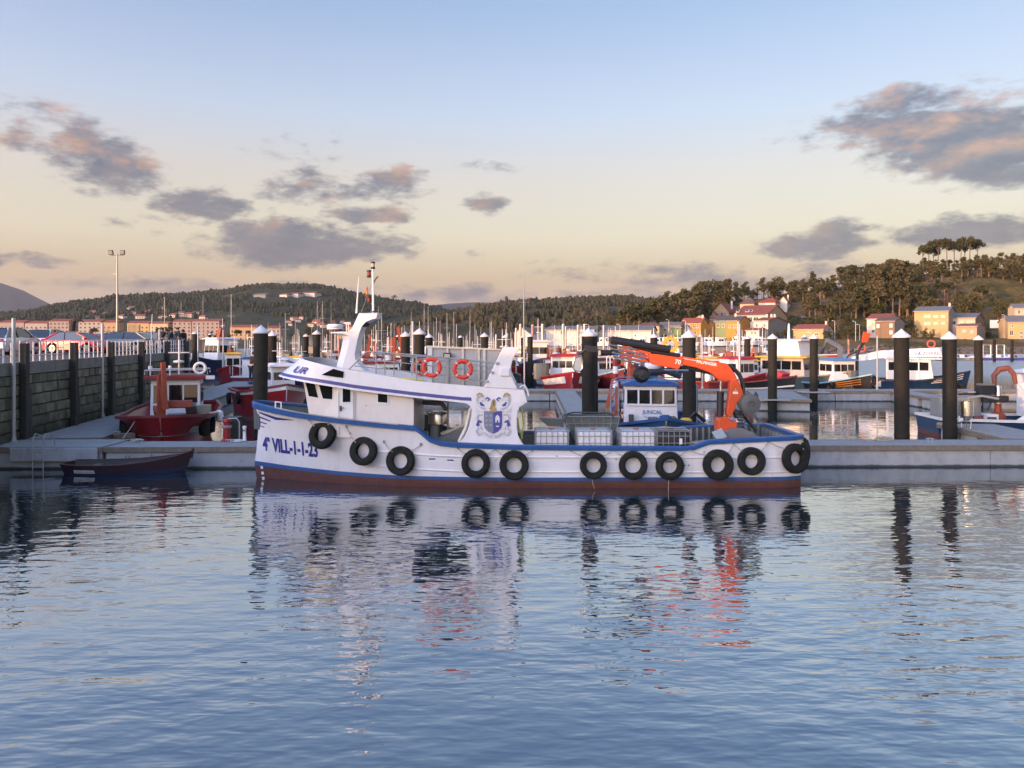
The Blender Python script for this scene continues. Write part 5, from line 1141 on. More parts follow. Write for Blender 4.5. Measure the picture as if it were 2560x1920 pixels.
# ================================================================ life rings
lifered = M('life_ring_red', (.72,.055,.03), .5, var=.06); liferef = M('reflective_band', (.62,.60,.58), .4)
def ring(px, py, y, label, r=25.5):
    q = P(px, py, BY+y); R0 = r*(BY+y)/FPX; t = thing('life_ring', label, 'life ring', tuple(q), 0, 'red life rings on the white boat')
    mb = MB(); rm, rt = R0*.81, R0*.2
    mb.lathe([(rm+rt*math.cos(2*math.pi*k/14), rt*.75*math.sin(2*math.pi*k/14)) for k in range(15)], n=36, axis='y', caps=False); o = mb.build('ring', lifered, t, True)
    for i in range(4):
        a0 = math.pi/4+i*math.pi/2; mb = MB(); rows = []
        for da in (-.07, 0, .07):
            a = a0+da; rows.append([(math.sin(a)*(rm+rt*1.04*math.cos(2*math.pi*k/12)), rt*.79*math.sin(2*math.pi*k/12), math.cos(a)*(rm+rt*1.04*math.cos(2*math.pi*k/12))) for k in range(13)])
        mb.grid(rows); mb.build('reflective_band', liferef, t, True)
    pts = [(math.sin(a)*R0*(1.04+.05*abs(math.sin(2*a))), -.02, math.cos(a)*R0*(1.04+.05*abs(math.sin(2*a)))-.01) for a in [2*math.pi*k/32 for k in range(33)]]
    mb = MB(); mb.tube(pts, .012, 5); mb.build('grab_line', ropemat, t, True)
ring(1079, 918.5, -1.84, 'red life ring on the roof railing, left one of the front pair'); ring(1157, 923, -1.84, 'red life ring on the roof railing, right one of the front pair'); ring(1057, 918, .4, 'red life ring on the far railing, half hidden behind the left front ring', 22)

# ================================================================ tanks, bins and gear on deck
plw = M('white_tank_plastic', (.72,.73,.76), .45, var=.05, rnd=.04); pld = M('dark_tank_plastic', (.018,.022,.028), .35, var=.2)
def ibc(px0, px1, label, dark=False, capred=True):
    Yf = BY-1.3; x0, x1 = WX(px0, Yf), WX(px1, Yf); w = x1-x0; dp = 1.12; zt = 1.83; zb = .76
    t = thing('liquid_tank', label, 'tank', ((x0+x1)/2, Yf+dp/2, zb), 0, 'caged plastic tanks on the deck'); h = zt-zb; hx, hy = w/2, dp/2
    mb = MB(); mb.box(-hx+.03, hx-.03, -hy+.03, hy-.03, .14, h-.03); b = mb.build('bottle', pld if dark else plw, t, bevel=.06)
    mb = MB()
    for i in range(4): xx = lerp(-hx+.08, hx-.30, i/3); mb.box(xx, xx+.22, -hy+.08, hy-.08, h-.031, h-.008)
    mb.build('top_ribs', dkgrey if dark else plw, b, bevel=.01)
    mb = MB(); mb.lathe([(.11,0),(.11,.045),(.09,.06),(.001,.06)], (0,0,h-.03), 14); mb.build('lid', black if dark else (M('red_lid', (.35,.05,.04), .5) if capred else plw), b, True)
    for i in range(7):
        xx = lerp(-hx, hx, i/6)
        for yy in (-hy, hy): mb = MB(); mb.tube([(xx,yy,.12),(xx,yy,h)], .012, 5); mb.build('cage_bar', galv, t)
    for i in range(1, 6):
        yy = lerp(-hy, hy, i/6)
        for xx in (-hx, hx): mb = MB(); mb.tube([(xx,yy,.12),(xx,yy,h)], .012, 5); mb.build('cage_bar', galv, t)
    for zz in (.14, .38, .66, .9, h):
        mb = MB(); e = .004; mb.tube([(-hx,-hy-e,zz),(hx,-hy-e,zz),(hx,hy+e,zz),(-hx,hy+e,zz),(-hx,-hy-e,zz)], .013, 5); mb.build('cage_hoop', galv, t)
    for yy in (-.2, .2): mb = MB(); mb.tube([(-hx,yy,h+.012),(hx,yy,h+.012)], .014, 5); mb.build('top_bar', galv, t)
    mb = MB(); [mb.box(xx-.06, xx+.06, -hy, hy, 0, .1) for xx in (-hx+.1, 0, hx-.1)]; mb.box(-hx, hx, -hy, hy, .1, .125); mb.build('pallet', dkgrey, t)
    if dark: mb = MB(); mb.box(hx*.30, hx*.48, -hy-.025, -hy-.018, h-.45, h-.25); mb.build('label_plate', white, t)
ibc(1338, 1422, 'white caged plastic tank nearest the stern arch, leftmost of the row'); ibc(1444, 1530, 'white caged plastic tank in front of the sorting bin, second of the row', capred=True)
ibc(1553, 1640, 'white caged plastic tank beside the dark one, third of the row'); ibc(1644, 1727, 'dark caged plastic tank at the right end of the row', True)
# mesh sorting bin
t = thing('sorting_bin', 'large grey mesh-sided sorting bin behind the white tanks', 'bin', (LX(1483, .9), BY+.9, .76)); ox = LX(1483, .9)
def binp(px, py, y): p = LP(px, py, y); return Vector((p.x-ox, y-.9, p.z-.76))
f4 = [binp(1440,1108,.4), binp(1532,1108,.4), binp(1549,1042,.35), binp(1412,1042,.35)]
b4 = [p+Vector((0,1.0,0)) for p in f4]
meshm = M('galvanised_mesh', (.26,.27,.25), .55, .3, var=.2, dirt=(.12,.1,.07), dfac=.5)
for nm, qd in (('front_panel', f4), ('back_panel', b4), ('end_panel', [f4[0],b4[0],b4[3],f4[3]]), ('end_panel', [f4[1],b4[1],b4[2],f4[2]])):
    n = (qd[1]-qd[0]).cross(qd[3]-qd[0]).normalized()*.012; mb = MB(); mb.loft([[p-n for p in qd], [p+n for p in qd]]); mb.build(nm, greygreen, t)
for k in range(8):
    s = k/7; mb = MB(); mb.tube([f4[0].lerp(f4[1], s)+Vector((0,-.03,0)), f4[3].lerp(f4[2], s)+Vector((0,-.03,0))], .018, 5); mb.build('upright', meshm, t)
for s in (.25, .5, .75, 1.0): mb = MB(); mb.tube([f4[0].lerp(f4[3], s)+Vector((0,-.03,0)), f4[1].lerp(f4[2], s)+Vector((0,-.03,0))], .016 if s < 1 else .035, 6); mb.build('cross_bar', meshm, t)
mb = MB(); mb.tube([binp(1414,1044,.3), binp(1420,1034,.3), binp(1435,1031,.3), binp(1520,1032,.3), binp(1530,1036,.3), binp(1533,1045,.3)], .03, 8); mb.build('bail_handle', dkgrey, t, True)
t = thing('chute_tray', 'shallow grey steel tray left of the sorting bin', 'tray', (LX(1380,.9), BY+.9, .76)); ox = LX(1380, .9)
u = [LP(1345,1044,.6), LP(1415,1048,.6), LP(1415,1046,1.3), LP(1350,1042,1.3)]; l_ = [LP(1370,1066,.7), LP(1405,1066,.7), LP(1405,1064,1.2), LP(1370,1064,1.2)]
sh_ = Vector((ox, .9, .76)); mb = MB(); mb.loft([[p-sh_ for p in l_], [p-sh_ for p in u]], True, False); mb.loft([[p-sh_+Vector((0,0,.02)) for p in l_], [p-sh_ for p in u]], True, True); mb.build('tray', midgrey, t); mb = MB(); mb.box(-.2,.2,-.2,.2,0,.75); mb.build('stand', dkgrey, t)
# rope heap on deck by the crane
coil('heap of brown rope on deck left of the crane foot', (LX(1762,-1.0), BY-1.0, .80+.45), 8, .35)
coil('heap of brown rope on deck beside the dark tank', (LX(1742,-1.2), BY-1.2, 1.15), 8, .25)
mb = MB(); mb.box(LX(1735,-.8), LX(1790,-.8), BY-1.5, BY-.5, .76, 1.22); o = mb.build('rope_crate', greygreen, None, bevel=.02); tag(o, 'low dark crate under the rope heap left of the crane foot', 'crate')
# mooring line from the bow to the pontoon pile
rope('mooring line from the white bow back to the pontoon', [(-9.0, BY+.2, 1.35), (-9.6, BY+1.2, 1.15), (-10.3, 30.2, ZD+.05)], .02)

# ================================================================ rowing boat
t = thing('rowing_boat', 'small dark maroon wooden rowing boat lying by the left pontoon', 'boat', (WX(325, 28.6), 28.6, 0), R(0))
RL = 4.62; rxs = [-2.31,-2.25,-2.0,-1.5,-.8,0,.8,1.4,1.85,2.1,2.25,2.36]
def rgz(x): return interp(x, [(-2.4,.40),(-1,.38),(0,.42),(1,.52),(1.8,.66),(2.4,.86)])
def rb(x): return interp(x, [(-2.31,.52),(-1.5,.70),(-.3,.80),(.6,.76),(1.4,.55),(2,.24),(2.36,.02)])
def rhp(x, f, s): 
    z = lerp(-.15, rgz(x), f); ox_ = .0 if x < 1.5 else -(1-f)*.38*(x-1.5)/.86
    return (x+ox_-(0 if x > -2 else (1-f)*-.12), s*rb(x)*(.55+.45*f**.7)+0, z)
rw = M('dark_rowboat_paint', (.035,.010,.012), .45, var=.2, dirt=(.02,.02,.025), dfac=.6)
def rstrip(f0, f1, nm, mat, n=4):
    mb = MB()
    for s in (-1, 1):
        rows = [[rhp(x, lerp(f0, f1, k/n), s) for x in rxs] for k in range(n+1)]; mb.grid(rows if s < 0 else rows[::-1])
    pr = [rhp(rxs[0], lerp(f0, f1, k/n), -1) for k in range(n+1)]; mb.grid([[(a,-b,c) for a,b,c in pr], pr]); return mb.build(nm, mat, t, True, ang=50)
rstrip(.45, 1, 'hull', rw); rstrip(0, .45, 'bottom', navy)
mb = MB()
for s in (-1, 1):
    rows = [[(rhp(x, .97, s)[0], s*max(0, rb(x)*.96-.03), rgz(x)-.01) for x in rxs], [(rhp(x, .3, s)[0], s*max(0, rb(x)*.7-.03), .1) for x in rxs]]; mb.grid(rows[::-1] if s < 0 else rows)
mb.grid([[(x, -rb(x)*.7, .1) for x in rxs], [(x, rb(x)*.7, .1) for x in rxs]]); mb.build('inside', M('rowboat_inside', (.05,.045,.04), .8, var=.2), t)
for s in (-1, 1): mb = MB(); mb.tube([(rhp(x,1,s)[0], s*(rb(x)+.005), rgz(x)) for x in rxs], .028, 6); mb.build('gunwale', M('gunwale_wood', (.09,.035,.03), .6, var=.25), t, True)
for x in (-1.4, -.2, .9): mb = MB(); mb.box(x-.12, x+.12, -rb(x)*.86, rb(x)*.86, rgz(x)-.16, rgz(x)-.13); mb.build('thwart', wood, t)
for x in (-.55, -.42, .45): 
    for s in (-1, 1): mb = MB(); mb.tube([(x, s*rb(x), rgz(x)), (x, s*rb(x), rgz(x)+.12)], .014, 5); mb.build('thole_pin', dkgrey, t)
mb = MB(); mb.tube([(2.30,0,.55),(2.36,0,.92)], .04, 6); mb.build('stem_post', rw, t)
# name plate
def on_row(off):
    def f(p): return Vector((p.x, -(rb(p.x)*(.55+.45*max(0, min(1, (p.z+.15)/(rgz(p.x)+.15)))**.7)+off), p.z))
    return f
mb = MB(); g0 = [[on_row(.008)(Vector((lerp(-1.78,-.98,i/6), 0, zz))) for i in range(7)] for zz in (.07, .20)]; mb.grid(g0); plate = mb.build('name_board', offwhite, t)
put_text('ESPERANZA  LORENZO', .075, (-1.38,0,.105), (1,0,0), (0,0,1), M('plate_letter', (.1,.09,.08), .6), plate, 'plate_lettering', fn=on_row(.012), sx=.88)
rope('thin painter rope from the rowing boat to the pontoon', [(WX(325,28.6)+2.3, 28.6, .7), (WX(325,28.6)+2.2, 29.2, .62), (WX(325,28.6)+2.0, 29.7, ZD+.02)], .012)

# ================================================================ other boats
greymetal = M('dull_grey_metal', (.20,.21,.21), .5, .3, var=.2)
cyan = M('pale_blue_rail', (.22,.42,.52), .45, var=.1); lblue = M('light_blue_paint', (.10,.24,.46), .45, var=.12)
def boat_hull(t, L, B, g, bow, stern, top, boot, rail, deck=midgrey, n=14, stripe=None, blunt=False):
    """x forward; returns (gunwale z, half breadth) functions"""
    h = L/2
    def gzf(x): u = x/h; return g+(bow-g)*max(0, u)**2.2+(stern-g)*max(0, -u)**2
    def bf(x, z):
        u = x/h; e = max(0, min(1, z/gzf(x)))
        full = (1-max(0, (u-.25)/.75)**2.4)*(1-.18*max(0, -u-.4)/.6)
        fw = (1-max(0, (u-.05)/.95)**1.7)*(1-.25*max(0, -u-.4)/.6)
        if blunt:           # round counter stern turned to the viewer
            full = math.sqrt(max(0, 1-max(0, (u-.35)/.65)**2.6))*(1-.18*max(0, -u-.4)/.6); fw = .72*math.sqrt(max(0, 1-max(0, (u-.1)/.9)**2.0))
        return B/2*max(.012, lerp(fw*.86, full, .35*e+.65*e*e))
    def xo(x, z): return x-((1.0 if blunt else .45)*(bow-z)/bow)*sstep(.45*h, h, x)*(1 if z < bow else 0)
    xs = [-h+L*(1-(1-k/n)**(2.0 if blunt else 1.25)) for k in range(n+1)]
    def strip(f0, f1, nr, mat, nm, off=0.0):
        mb = MB()
        for s in (-1, 1):
            rows = [[(xo(x, z), s*(bf(x, z)+off), z) for x in xs for z in [lerp(f0(x), f1(x), r/nr)]] for r in range(nr+1)]
            mb.grid(rows if s < 0 else rows[::-1])
        pr = [(xo(xs[0], z), -bf(xs[0], z)-off, z) for z in [lerp(f0(xs[0]), f1(xs[0]), r/nr) for r in range(nr+1)]]
        mb.grid([[(a,-b,c) for a,b,c in pr], pr]); return mb.build(nm, mat, t, True, ang=50)
    strip(lambda x: -.4, lambda x: .22, 2, boot, 'underwater_hull'); hs = strip(lambda x: .22, lambda x: gzf(x), 5, top, 'hull_side')
    if stripe:
        f0, f1, m_ = stripe; mb = MB()
        for s in (-1, 1):
            rows = [[(xo(x, z), s*(bf(x, z)+.012), z) for x in xs[1:] for z in [gzf(x)*f]] for f in (f0, f1)]; mb.grid(rows if s < 0 else rows[::-1])
        mb.build('hull_stripe', m_, hs)
    mb = MB()
    for s in (-1, 1):
        rg = []
        for x in xs:
            z = gzf(x); b = bf(x, z); xx = xo(x, z)
            rg.append([(xx, s*(b+.05), z-.10), (xx, s*(b+.05), z+.02), (xx, s*max(0,b-.13), z+.025), (xx, s*max(0,b-.13), z-.10)])
        mb.loft(rg if s > 0 else [r[::-1] for r in rg])
    z = gzf(-h); mb.box(-h-.03, -h+.1, -bf(-h,z), bf(-h,z), z-.1, z+.02); mb.build('rail', rail, t)
    zd = max(.35, g*.55)
    mb = MB(); mb.slab([(xo(x, zd), -bf(x, zd)+.02) for x in xs]+[(xo(x, zd), bf(x, zd)-.02) for x in xs[::-1]], zd-.05, zd); mb.build('deck', deck, t)
    return gzf, bf, zd, xo
def cabin(t, x0, x1, w, z0, z1, wall, roof, nf=3, ns=2, rake=.12, over=.18, z_w=(.55,.85), xoff=0, name='wheelhouse', yo=0):
    """front at x1"""
    hw = w/2; H = z1-z0
    mb = MB(); mb.loft([[(x0,yo-hw,z0),(x1,yo-hw,z0),(x1,yo+hw,z0),(x0,yo+hw,z0)], [(x0,yo-hw*.96,z1),(x1-rake,yo-hw*.96,z1),(x1-rake,yo+hw*.96,z1),(x0,yo+hw*.96,z1)]]); c = mb.build(name, wall, t, bevel=.03)
    ov = over; mb = MB(); mb.loft([[(x0-ov,yo-hw-ov,z1+.002),(x1+ov,yo-hw-ov,z1+.002),(x1+ov,yo+hw+ov,z1+.002),(x0-ov,yo+hw+ov,z1+.002)],[(x0-ov,yo-hw-ov,z1+.09),(x1+ov,yo-hw-ov,z1+.09),(x1+ov,yo+hw+ov,z1+.09),(x0-ov,yo+hw+ov,z1+.09)],[(x0+.1,yo-hw*.7,z1+.22),(x1-.1,yo-hw*.7,z1+.22),(x1-.1,yo+hw*.7,z1+.22),(x0+.1,yo+hw*.7,z1+.22)]]); mb.build('wheelhouse_roof', roof, t)
    za, zb = z0+H*z_w[0], z0+H*z_w[1]
    def xf(z): return x1-rake*(z-z0)/H
    for i in range(nf):
        a = lerp(-hw+.12, hw-.12, i/nf)+.04; b = lerp(-hw+.12, hw-.12, (i+1)/nf)-.04
        mb = MB(); mb.loft([[(xf(za)-.02,yo+a,za),(xf(za)-.02,yo+b,za),(xf(zb)-.02,yo+b,zb),(xf(zb)-.02,yo+a,zb)],[(xf(za)+.02,yo+a,za),(xf(za)+.02,yo+b,za),(xf(zb)+.02,yo+b,zb),(xf(zb)+.02,yo+a,zb)]]); mb.build('window', glass, c)
    Lc = x1-x0-rake
    for s in (-1, 1):
        for i in range(ns):
            a = x0+lerp(.15, Lc-.1, i/ns)+.06; b = x0+lerp(.15, Lc-.1, (i+1)/ns)-.06; y = s*hw*.975+yo
            mb = MB(); mb.box(a, b, y-.03, y+.03, za, zb); mb.build('window', glass, c)
    return c
def bmast(t, x, y, z0, z1, mat=offwhite, cross=True, r=.05):
    mb = MB(); mb.tube([(x,y,z0),(x,y,z1)], [r,r*.6], 7); m_ = mb.build('mast', mat, t, True)
    if cross:
        mb = MB(); mb.tube([(x,y-.5,lerp(z0,z1,.62)),(x,y+.5,lerp(z0,z1,.62))], r*.6, 5); mb.build('crosstree', mat, m_)
        mb = MB(); mb.lathe([(.001,-.08),(.07,-.06),(.07,.05),(.001,.08)], (x,y,z1), 8, caps=False); mb.build('mast_light', dkgrey, m_)
        mb = MB(); mb.lathe([(.001,0),(.25,.02),(.27,.1),(.001,.16)], (x+.15,y,lerp(z0,z1,.35)), 10, caps=False); mb.build('radar', white2, m_, True)
    return m_
def kcrane(t, x, y, z, mat, k=1.0, lean=.15, rz=0, fold=True):
    c = Matrix.Translation((x,y,z)) @ Matrix.Rotation(rz, 4, 'Z')
    def bd(nm, f, m_=mat, par=t, sm=False):
        mb = MB(); f(mb); mb.xf(c); return mb.build(nm, m_, par, sm)
    base_ = bd('crane', lambda m: m.lathe([(.34*k,0),(.30*k,.3*k),(.2*k,.5*k)], n=10), mat)
    bd('column', lambda m: m.prism([(-.17*k,.4*k),(.17*k,.4*k),(.15*k,2.3*k),(-.13*k,2.4*k)], -.15*k, .15*k), mat, base_)
    bd('boom', lambda m: m.prism([(-.05*k,2.15*k),(.15*k,2.45*k),(-.55*k,.95*k),(-.8*k,.9*k)] if fold else [(-.1*k,2.2*k),(.1*k,2.5*k),(2.4*k,3.0*k),(2.4*k,2.75*k)], -.12*k, .12*k), mat, base_)
    bd('jib', lambda m: m.prism([(-.82*k,.9*k),(-.55*k,.9*k),(-.2*k,2.9*k),(-.36*k,2.95*k)] if fold else [(2.3*k,2.7*k),(2.5*k,3.0*k),(3.6*k,1.9*k),(3.5*k,1.75*k)], -.09*k, .09*k), mat, base_)
    bd('ram', lambda m: m.tube([(.25*k,0,.6*k),(.1*k,0,1.9*k)], .06*k, 6), black, base_, True)
    bd('grab', lambda m: m.tube([(.3*k,0,.5*k),(.75*k,.1*k,.9*k),(.95*k,0,.55*k)], .09*k, 6), mat, base_, True)
    return base_
def deck_clutter(t, x0, x1, y0, y1, z, n, seed, mats=None):
    rg = random.Random(seed); mats = mats or [dkgrey, wood, greygreen, blue, offwhite, rust, yellow]
    for i in range(n):
        x, y = rg.uniform(x0, x1), rg.uniform(y0, y1); s = rg.uniform(.18, .45); k = rg.random(); mb = MB()
        if k < .4: mb.box(x-s, x+s, y-s*.7, y+s*.7, z, z+s*rg.uniform(.6, 1.4)); mb.build('crate', rg.choice(mats), t, bevel=.02)
        elif k < .65: mb.lathe([(s*.6,0),(s*.75,.05),(s*.7,s*1.3),(s*.4,s*1.5)], (x,y,z), 10); mb.build('drum', rg.choice(mats), t, True)
        else:
            pts = [(x+math.cos(a)*s*(.5+.5*rg.random()), y+math.sin(a)*s*(.5+.5*rg.random()), z+.05+.3*s*rg.random()) for a in [q*.9 for q in range(22)]]; mb.tube(pts, .035, 5); mb.build('net_heap', rg.choice([ropemat, dkgrey, greygreen]), t, True)
def wheelfender(t, x, y, z, s, r=.36):
    mb = MB(); mb.lathe([(r*.5,-.1),(r*.95,-.11),(r,-.05),(r,.05),(r*.95,.11),(r*.5,.1),(r*.5,-.1)], (x, y, z), 16, 'y', False); return mb.build('tyre_fender', rubber, t, True)

# --- near red boat at the left, bow towards the viewer
t = thing('work_boat', 'deep red work boat moored bow-on left of the white bow, orange-red crane on deck', 'boat', (WX(428, 37.6), 37.9, 0), R(-72))
gf, bf, zd, xo = boat_hull(t, 11, 4.25, 1.45, 1.72, 1.5, red, maroon, maroon, wood, n=22, blunt=True)
cabin(t, -2.9, -.7, 2.35, .9, 2.95, white, maroon, 3, 2, .1, .25, (.42,.86)); 
mb = MB(); mb.box(-.62, -.5, -1.42, 1.42, 2.96, 3.14); mb.build('roof_board', red, t); mb = MB(); mb.box(-.62,-.48, 1.43, 1.85, 2.94, 3.12); mb.build('roof_board', white, t)
put_text('MARICHU', .26, (-.68,-.1,1.62), (0,1,0), (0,0,1), maroon, t, 'name_lettering')
for x_ in (-2.6, -.6): mb = MB(); mb.tube([(x_,-1.4,3.2),(x_,-1.4,3.42),(x_,1.5,3.42),(x_,1.5,3.2)], .022, 6); mb.build('roof_rail', offwhite, t, True)
bmast(t, -1.2, .12, 3.1, 5.0, offwhite); mb = MB(); mb.tube([(-1.0,-1.2,3.15),(-1.0,-1.1,6.2)], .018, 5); mb.build('whip_antenna', offwhite, t)
for y_, s_ in ((-1.15,.1),(-.55,.09),(-.25,.08)): mb = MB(); mb.lathe([(.03,0),(.04,.3),(.001+s_,.32),(s_,.46),(.001,.5)], (-.7,y_,3.15), 8); mb.build('roof_fitting', white2, t, True)
mb = MB(); pts = [(math.cos(a)*.26, math.sin(a)*.26) for a in [2*math.pi*k/20 for k in range(21)]]; mb.tube([(-.55, 1.15+a, 3.5+b) for a, b in pts], .07, 6); mb.build('life_ring', white2, t, True)
kcrane(t, 1.9, -.35, .8, rust, 1.05, rz=R(200)); mb = MB(); mb.box(1.8, 2.0, -.48, -.22, .8, 2.7); mb.build('crane_post', rust, t, bevel=.03)
mb = MB(); mb.prism([(1.8,1.7),(2.15,1.75),(2.1,2.05),(1.85,2.1)], -.1, 1.0); mb.build('crane_arm', rust, t, bevel=.03)
deck_clutter(t, .2, 4.2, -1.2, 1.3, .8, 12, 3, [dkgrey, rust, greygreen, M('sage_crate', (.28,.28,.2), .7), midgrey])
mb = MB(); mb.obox((1.2,.9,1.5), (.5,.0,.35), (0,.25,0), (-.05,0,.08)); mb.build('conveyor', greymetal, t)
mb = MB(); mb.box(.4,1.4,-.2,1.5,.8,1.35); mb.build('sorting_table', greymetal, t, bevel=.02)
mb = MB(); mb.box(.5,1.0,1.1,1.75,.85,1.75); mb.build('crate', M('sage_crate'), t, bevel=.02)
mb = MB(); mb.tube([(x, bf(x, gf(x))+.02, gf(x)+.06) for x in (2.0,2.8,3.5,4.1)]+[(1.9, 2.3, 1.45)], .05, 6); mb.build('rubbing_pipe', offwhite, t, True)
mb = MB(); mb.lathe([(.001,-.3),(.13,-.22),(.17,0),(.13,.22),(.001,.3)], (2.6, 2.25, 1.35), 12, caps=False); mb.build('buoy_fender', white2, t, True)
for s in (-1, 1):
    for x_ in (3.6, 2.5): mb = MB(); mb.lathe([(.001,-.42),(.22,-.34),(.24,0),(.22,.34),(.001,.42)], (x_-.1, s*(bf(x_,.9)+.2), .95), 12, caps=False); mb.build('black_fender', rubber, t, True)
mb = MB(); mb.tube([(4.6,-1.0,1.6),(5.4,-1.15,1.2),(6.3,-1.3,.9)], .02, 5); mb.build('bow_line', ropemat, t)
# bollard and hose things on the pontoon in front of it
t = thing('service_bollard', 'red bollard on the front pontoon right of the red boat', 'bollard', (WX(565, 31), 31.1, ZD)); mb = MB(); mb.lathe([(.26,0),(.22,.06),(.15,.12),(.14,.75),(.18,.8),(.16,.9),(.001,.92)], n=14); mb.build('post', red, t, True); mb = MB(); mb.lathe([(.19,.55),(.20,.6),(.19,.65)], n=14); mb.build('collar', midgrey, t)
t = thing('gangway_frame', 'bent pale tube handrail on the pontoon beside the red bollard', 'handrail', (WX(590, 31.2), 31.3, ZD)); mb = MB(); mb.tube([(.1,0,0),(.1,0,.75),(0,0,.9),(-.35,0,.9)], .03, 8); mb.build('tube', galv, t, True); mb = MB(); mb.lathe([(.08,0),(.08,.03)], (.1,0,0), 10); mb.build('foot', galv, t)
t = thing('water_standpipe', 'small white standpipe on the pontoon left of the white bow', 'standpipe', (WX(607, 31), 31.2, ZD)); mb = MB(); mb.lathe([(.09,0),(.07,.05),(.055,.5),(.08,.52),(.08,.6),(.001,.62)], n=12); mb.build('post', white2, t, True); mb = MB(); mb.box(-.03,.03,-.14,0,.4,.46); mb.build('tap', midgrey, t)
t = thing('hose_coil', 'pale coiled hose lying on the pontoon beside the standpipe', 'hose', (WX(590, 30.8), 30.8, ZD)); mb = MB(); mb.tube([(math.cos(a)*(.22+.03*math.sin(3*a)), math.sin(a)*.16, .03+.012*a/6) for a in [k*.5 for k in range(60)]], .02, 5); mb.build('coil', white2, t, True)
t = thing('fuel_bin', 'dark rounded bin on the pontoon behind the bent tube', 'bin', (WX(585, 31.8), 31.7, ZD)); mb = MB(); mb.box(-.35,.3,-.2,.3,0,.85); mb.build('body', M('bin_green', (.02,.035,.03), .5), t, bevel=.06); mb = MB(); mb.box(-.37,.32,-.22,.32,.85,.93); mb.build('lid', black, t, bevel=.03)

# --- second red boat behind
t = thing('work_boat', 'red work boat with white stripe partly hidden behind the nearest dark pile', 'boat', (WX(640, 47), 49.5, 0), R(-62))
gf, bf, zd, xo = boat_hull(t, 11, 4.2, 1.75, 2.35, 1.6, red, antifoul, maroon, greygreen, stripe=(.86,.97,offwhite))
cabin(t, -.6, 1.1, 1.5, 1.0, 3.2, white, white, 2, 1, .15, .12, (.62,.84), yo=.7); bmast(t, 0, .7, 3.2, 4.8); kcrane(t, 1.9, -1.1, 1.0, rust, .95, rz=R(190)); deck_clutter(t, -4, 2, -1.2, 1.2, 1.0, 8, 9)
wheelfender(t, 1.5, -2.12, 1.35, -1, .38); wheelfender(t, -1.8, -2.2, 1.1, -1, .38)
person('person in black jacket and cap standing on the second red boat', (WX(628, 46.5), 46.6, WZ(953, 46.6)), R(160), 1.75, cloth_k, cloth_b, 'bent', hat=cloth_k)
# --- navy boat by the quay end
t = thing('work_boat', 'navy blue boat with white wheelhouse and shield emblem at the end of the quay', 'boat', (WX(545, 97), 99, 0), R(-128))
gf, bf, zd, xo = boat_hull(t, 13, 4.6, 2.1, 3.5, 2.0, navy, antifoul, navy, midgrey)
cabin(t, -1.0, 1.9, 3.2, 2.3, 4.9, white, white, 3, 2, .2, .15, (.35,.7)); bmast(t, .2, 0, 5, 7.6); mb = MB(); mb.prism([(.0,5.1),(.9,5.1),(.6,6.3),(.3,6.3)], -.35, .35); mb.build('funnel', rust, t)
t2 = Vector((5.2, 0, 0)); em = MB(); em.prism([(-.42,.45),(.42,.45),(.42,-.15),(.2,-.55),(0,-.68),(-.2,-.55),(-.42,-.15)], -.03, .03)
em.xf(Matrix.Translation((5.35, 1.05, 2.75)) @ Matrix.Rotation(R(128), 4, 'Z')); e_ = em.build('shield_emblem', offwhite, t); put_text('RB', .42, Vector((5.35,1.05,2.65))+Matrix.Rotation(R(128), 3, 'Z') @ Vector((0,-.04,0)), Matrix.Rotation(R(128), 3, 'Z') @ Vector((1,0,0)), (0,0,1), red, e_, 'emblem_lettering')
mb = MB(); mb.box(-4.6,-1.2,-1.4,1.4,2.0,3.6); mb.build('shelter', white, t, bevel=.04)

# --- blue boat moored behind the deck crane
t = thing('work_boat', 'blue boat with square white wheelhouse moored bow-on behind the white tanks', 'boat', (WX(1652, 37), 37.6, 0), R(-97))
gf, bf, zd, xo = boat_hull(t, 10, 4.2, .95, 1.62, 1.0, M('deep_blue_hull', (.02,.07,.17), .4, var=.15), antifoul, blue, greymetal, stripe=(.62,.78,offwhite))
c = cabin(t, -1.7, .9, 2.55, .8, 2.72, white, blue, 4, 2, .06, .12, (.56,.90), yo=-.42)
for i in range(5): y_ = -.42+lerp(-1.16, 1.16, i/4); mb = MB(); mb.box(.875, .93, y_-.04, y_+.04, 1.83, 2.56); mb.build('window_post', white, c)
mb = MB(); mb.box(.88, .95, -1.62, .78, 1.78, 1.84); mb.build('window_sill', white, c)
put_text('JUNCAL', .25, (.93,-.35,1.40), (0,1,0), (0,0,1), lblue, c, 'name_lettering', bold=.006); put_text('VILL DE AROUSA', .11, (.93,-.35,1.22), (0,1,0), (0,0,1), lblue, c, 'port_lettering')
mb = MB(); mb.lathe([(.3,0),(.26,.15),(.14,.2),(.12,.75)], (-.2,-.3,2.9), 10); mb.build('mast_foot', lblue, t, True); bmast(t, -.2, -.3, 3.0, 3.9, lblue, False, .09)
mb = MB(); mb.lathe([(.001,0),(.36,.01),(.40,.08),(.40,.24),(.36,.3),(.001,.31)], (-.2,-.3,3.5), 16, caps=False); mb.build('radar', white2, t, True)
for z_, x_ in ((3.0,.8), (3.0,-1.8)): mb = MB(); mb.tube([(x_,-2.3,z_-.25),(x_,-1.9,z_),(x_,1.4,z_),(x_,1.75,z_-.25)], .03, 6); mb.build('roof_rail', lblue, t, True)
for y_ in (-2.3, -1.95, 1.55, 1.75):
    mb = MB(); mb.tube([(.8,y_,.9),(.8,y_,2.8)], .028, 6); mb.build('stanchion', M('blue_grey_tube', (.22,.28,.32), .5), t, True)
mb = MB(); mb.lathe([(.3,0),(.33,.9),(.3,1.85)], (.2,1.55,.9), 12); mb.build('exhaust_stack', black, t, True)
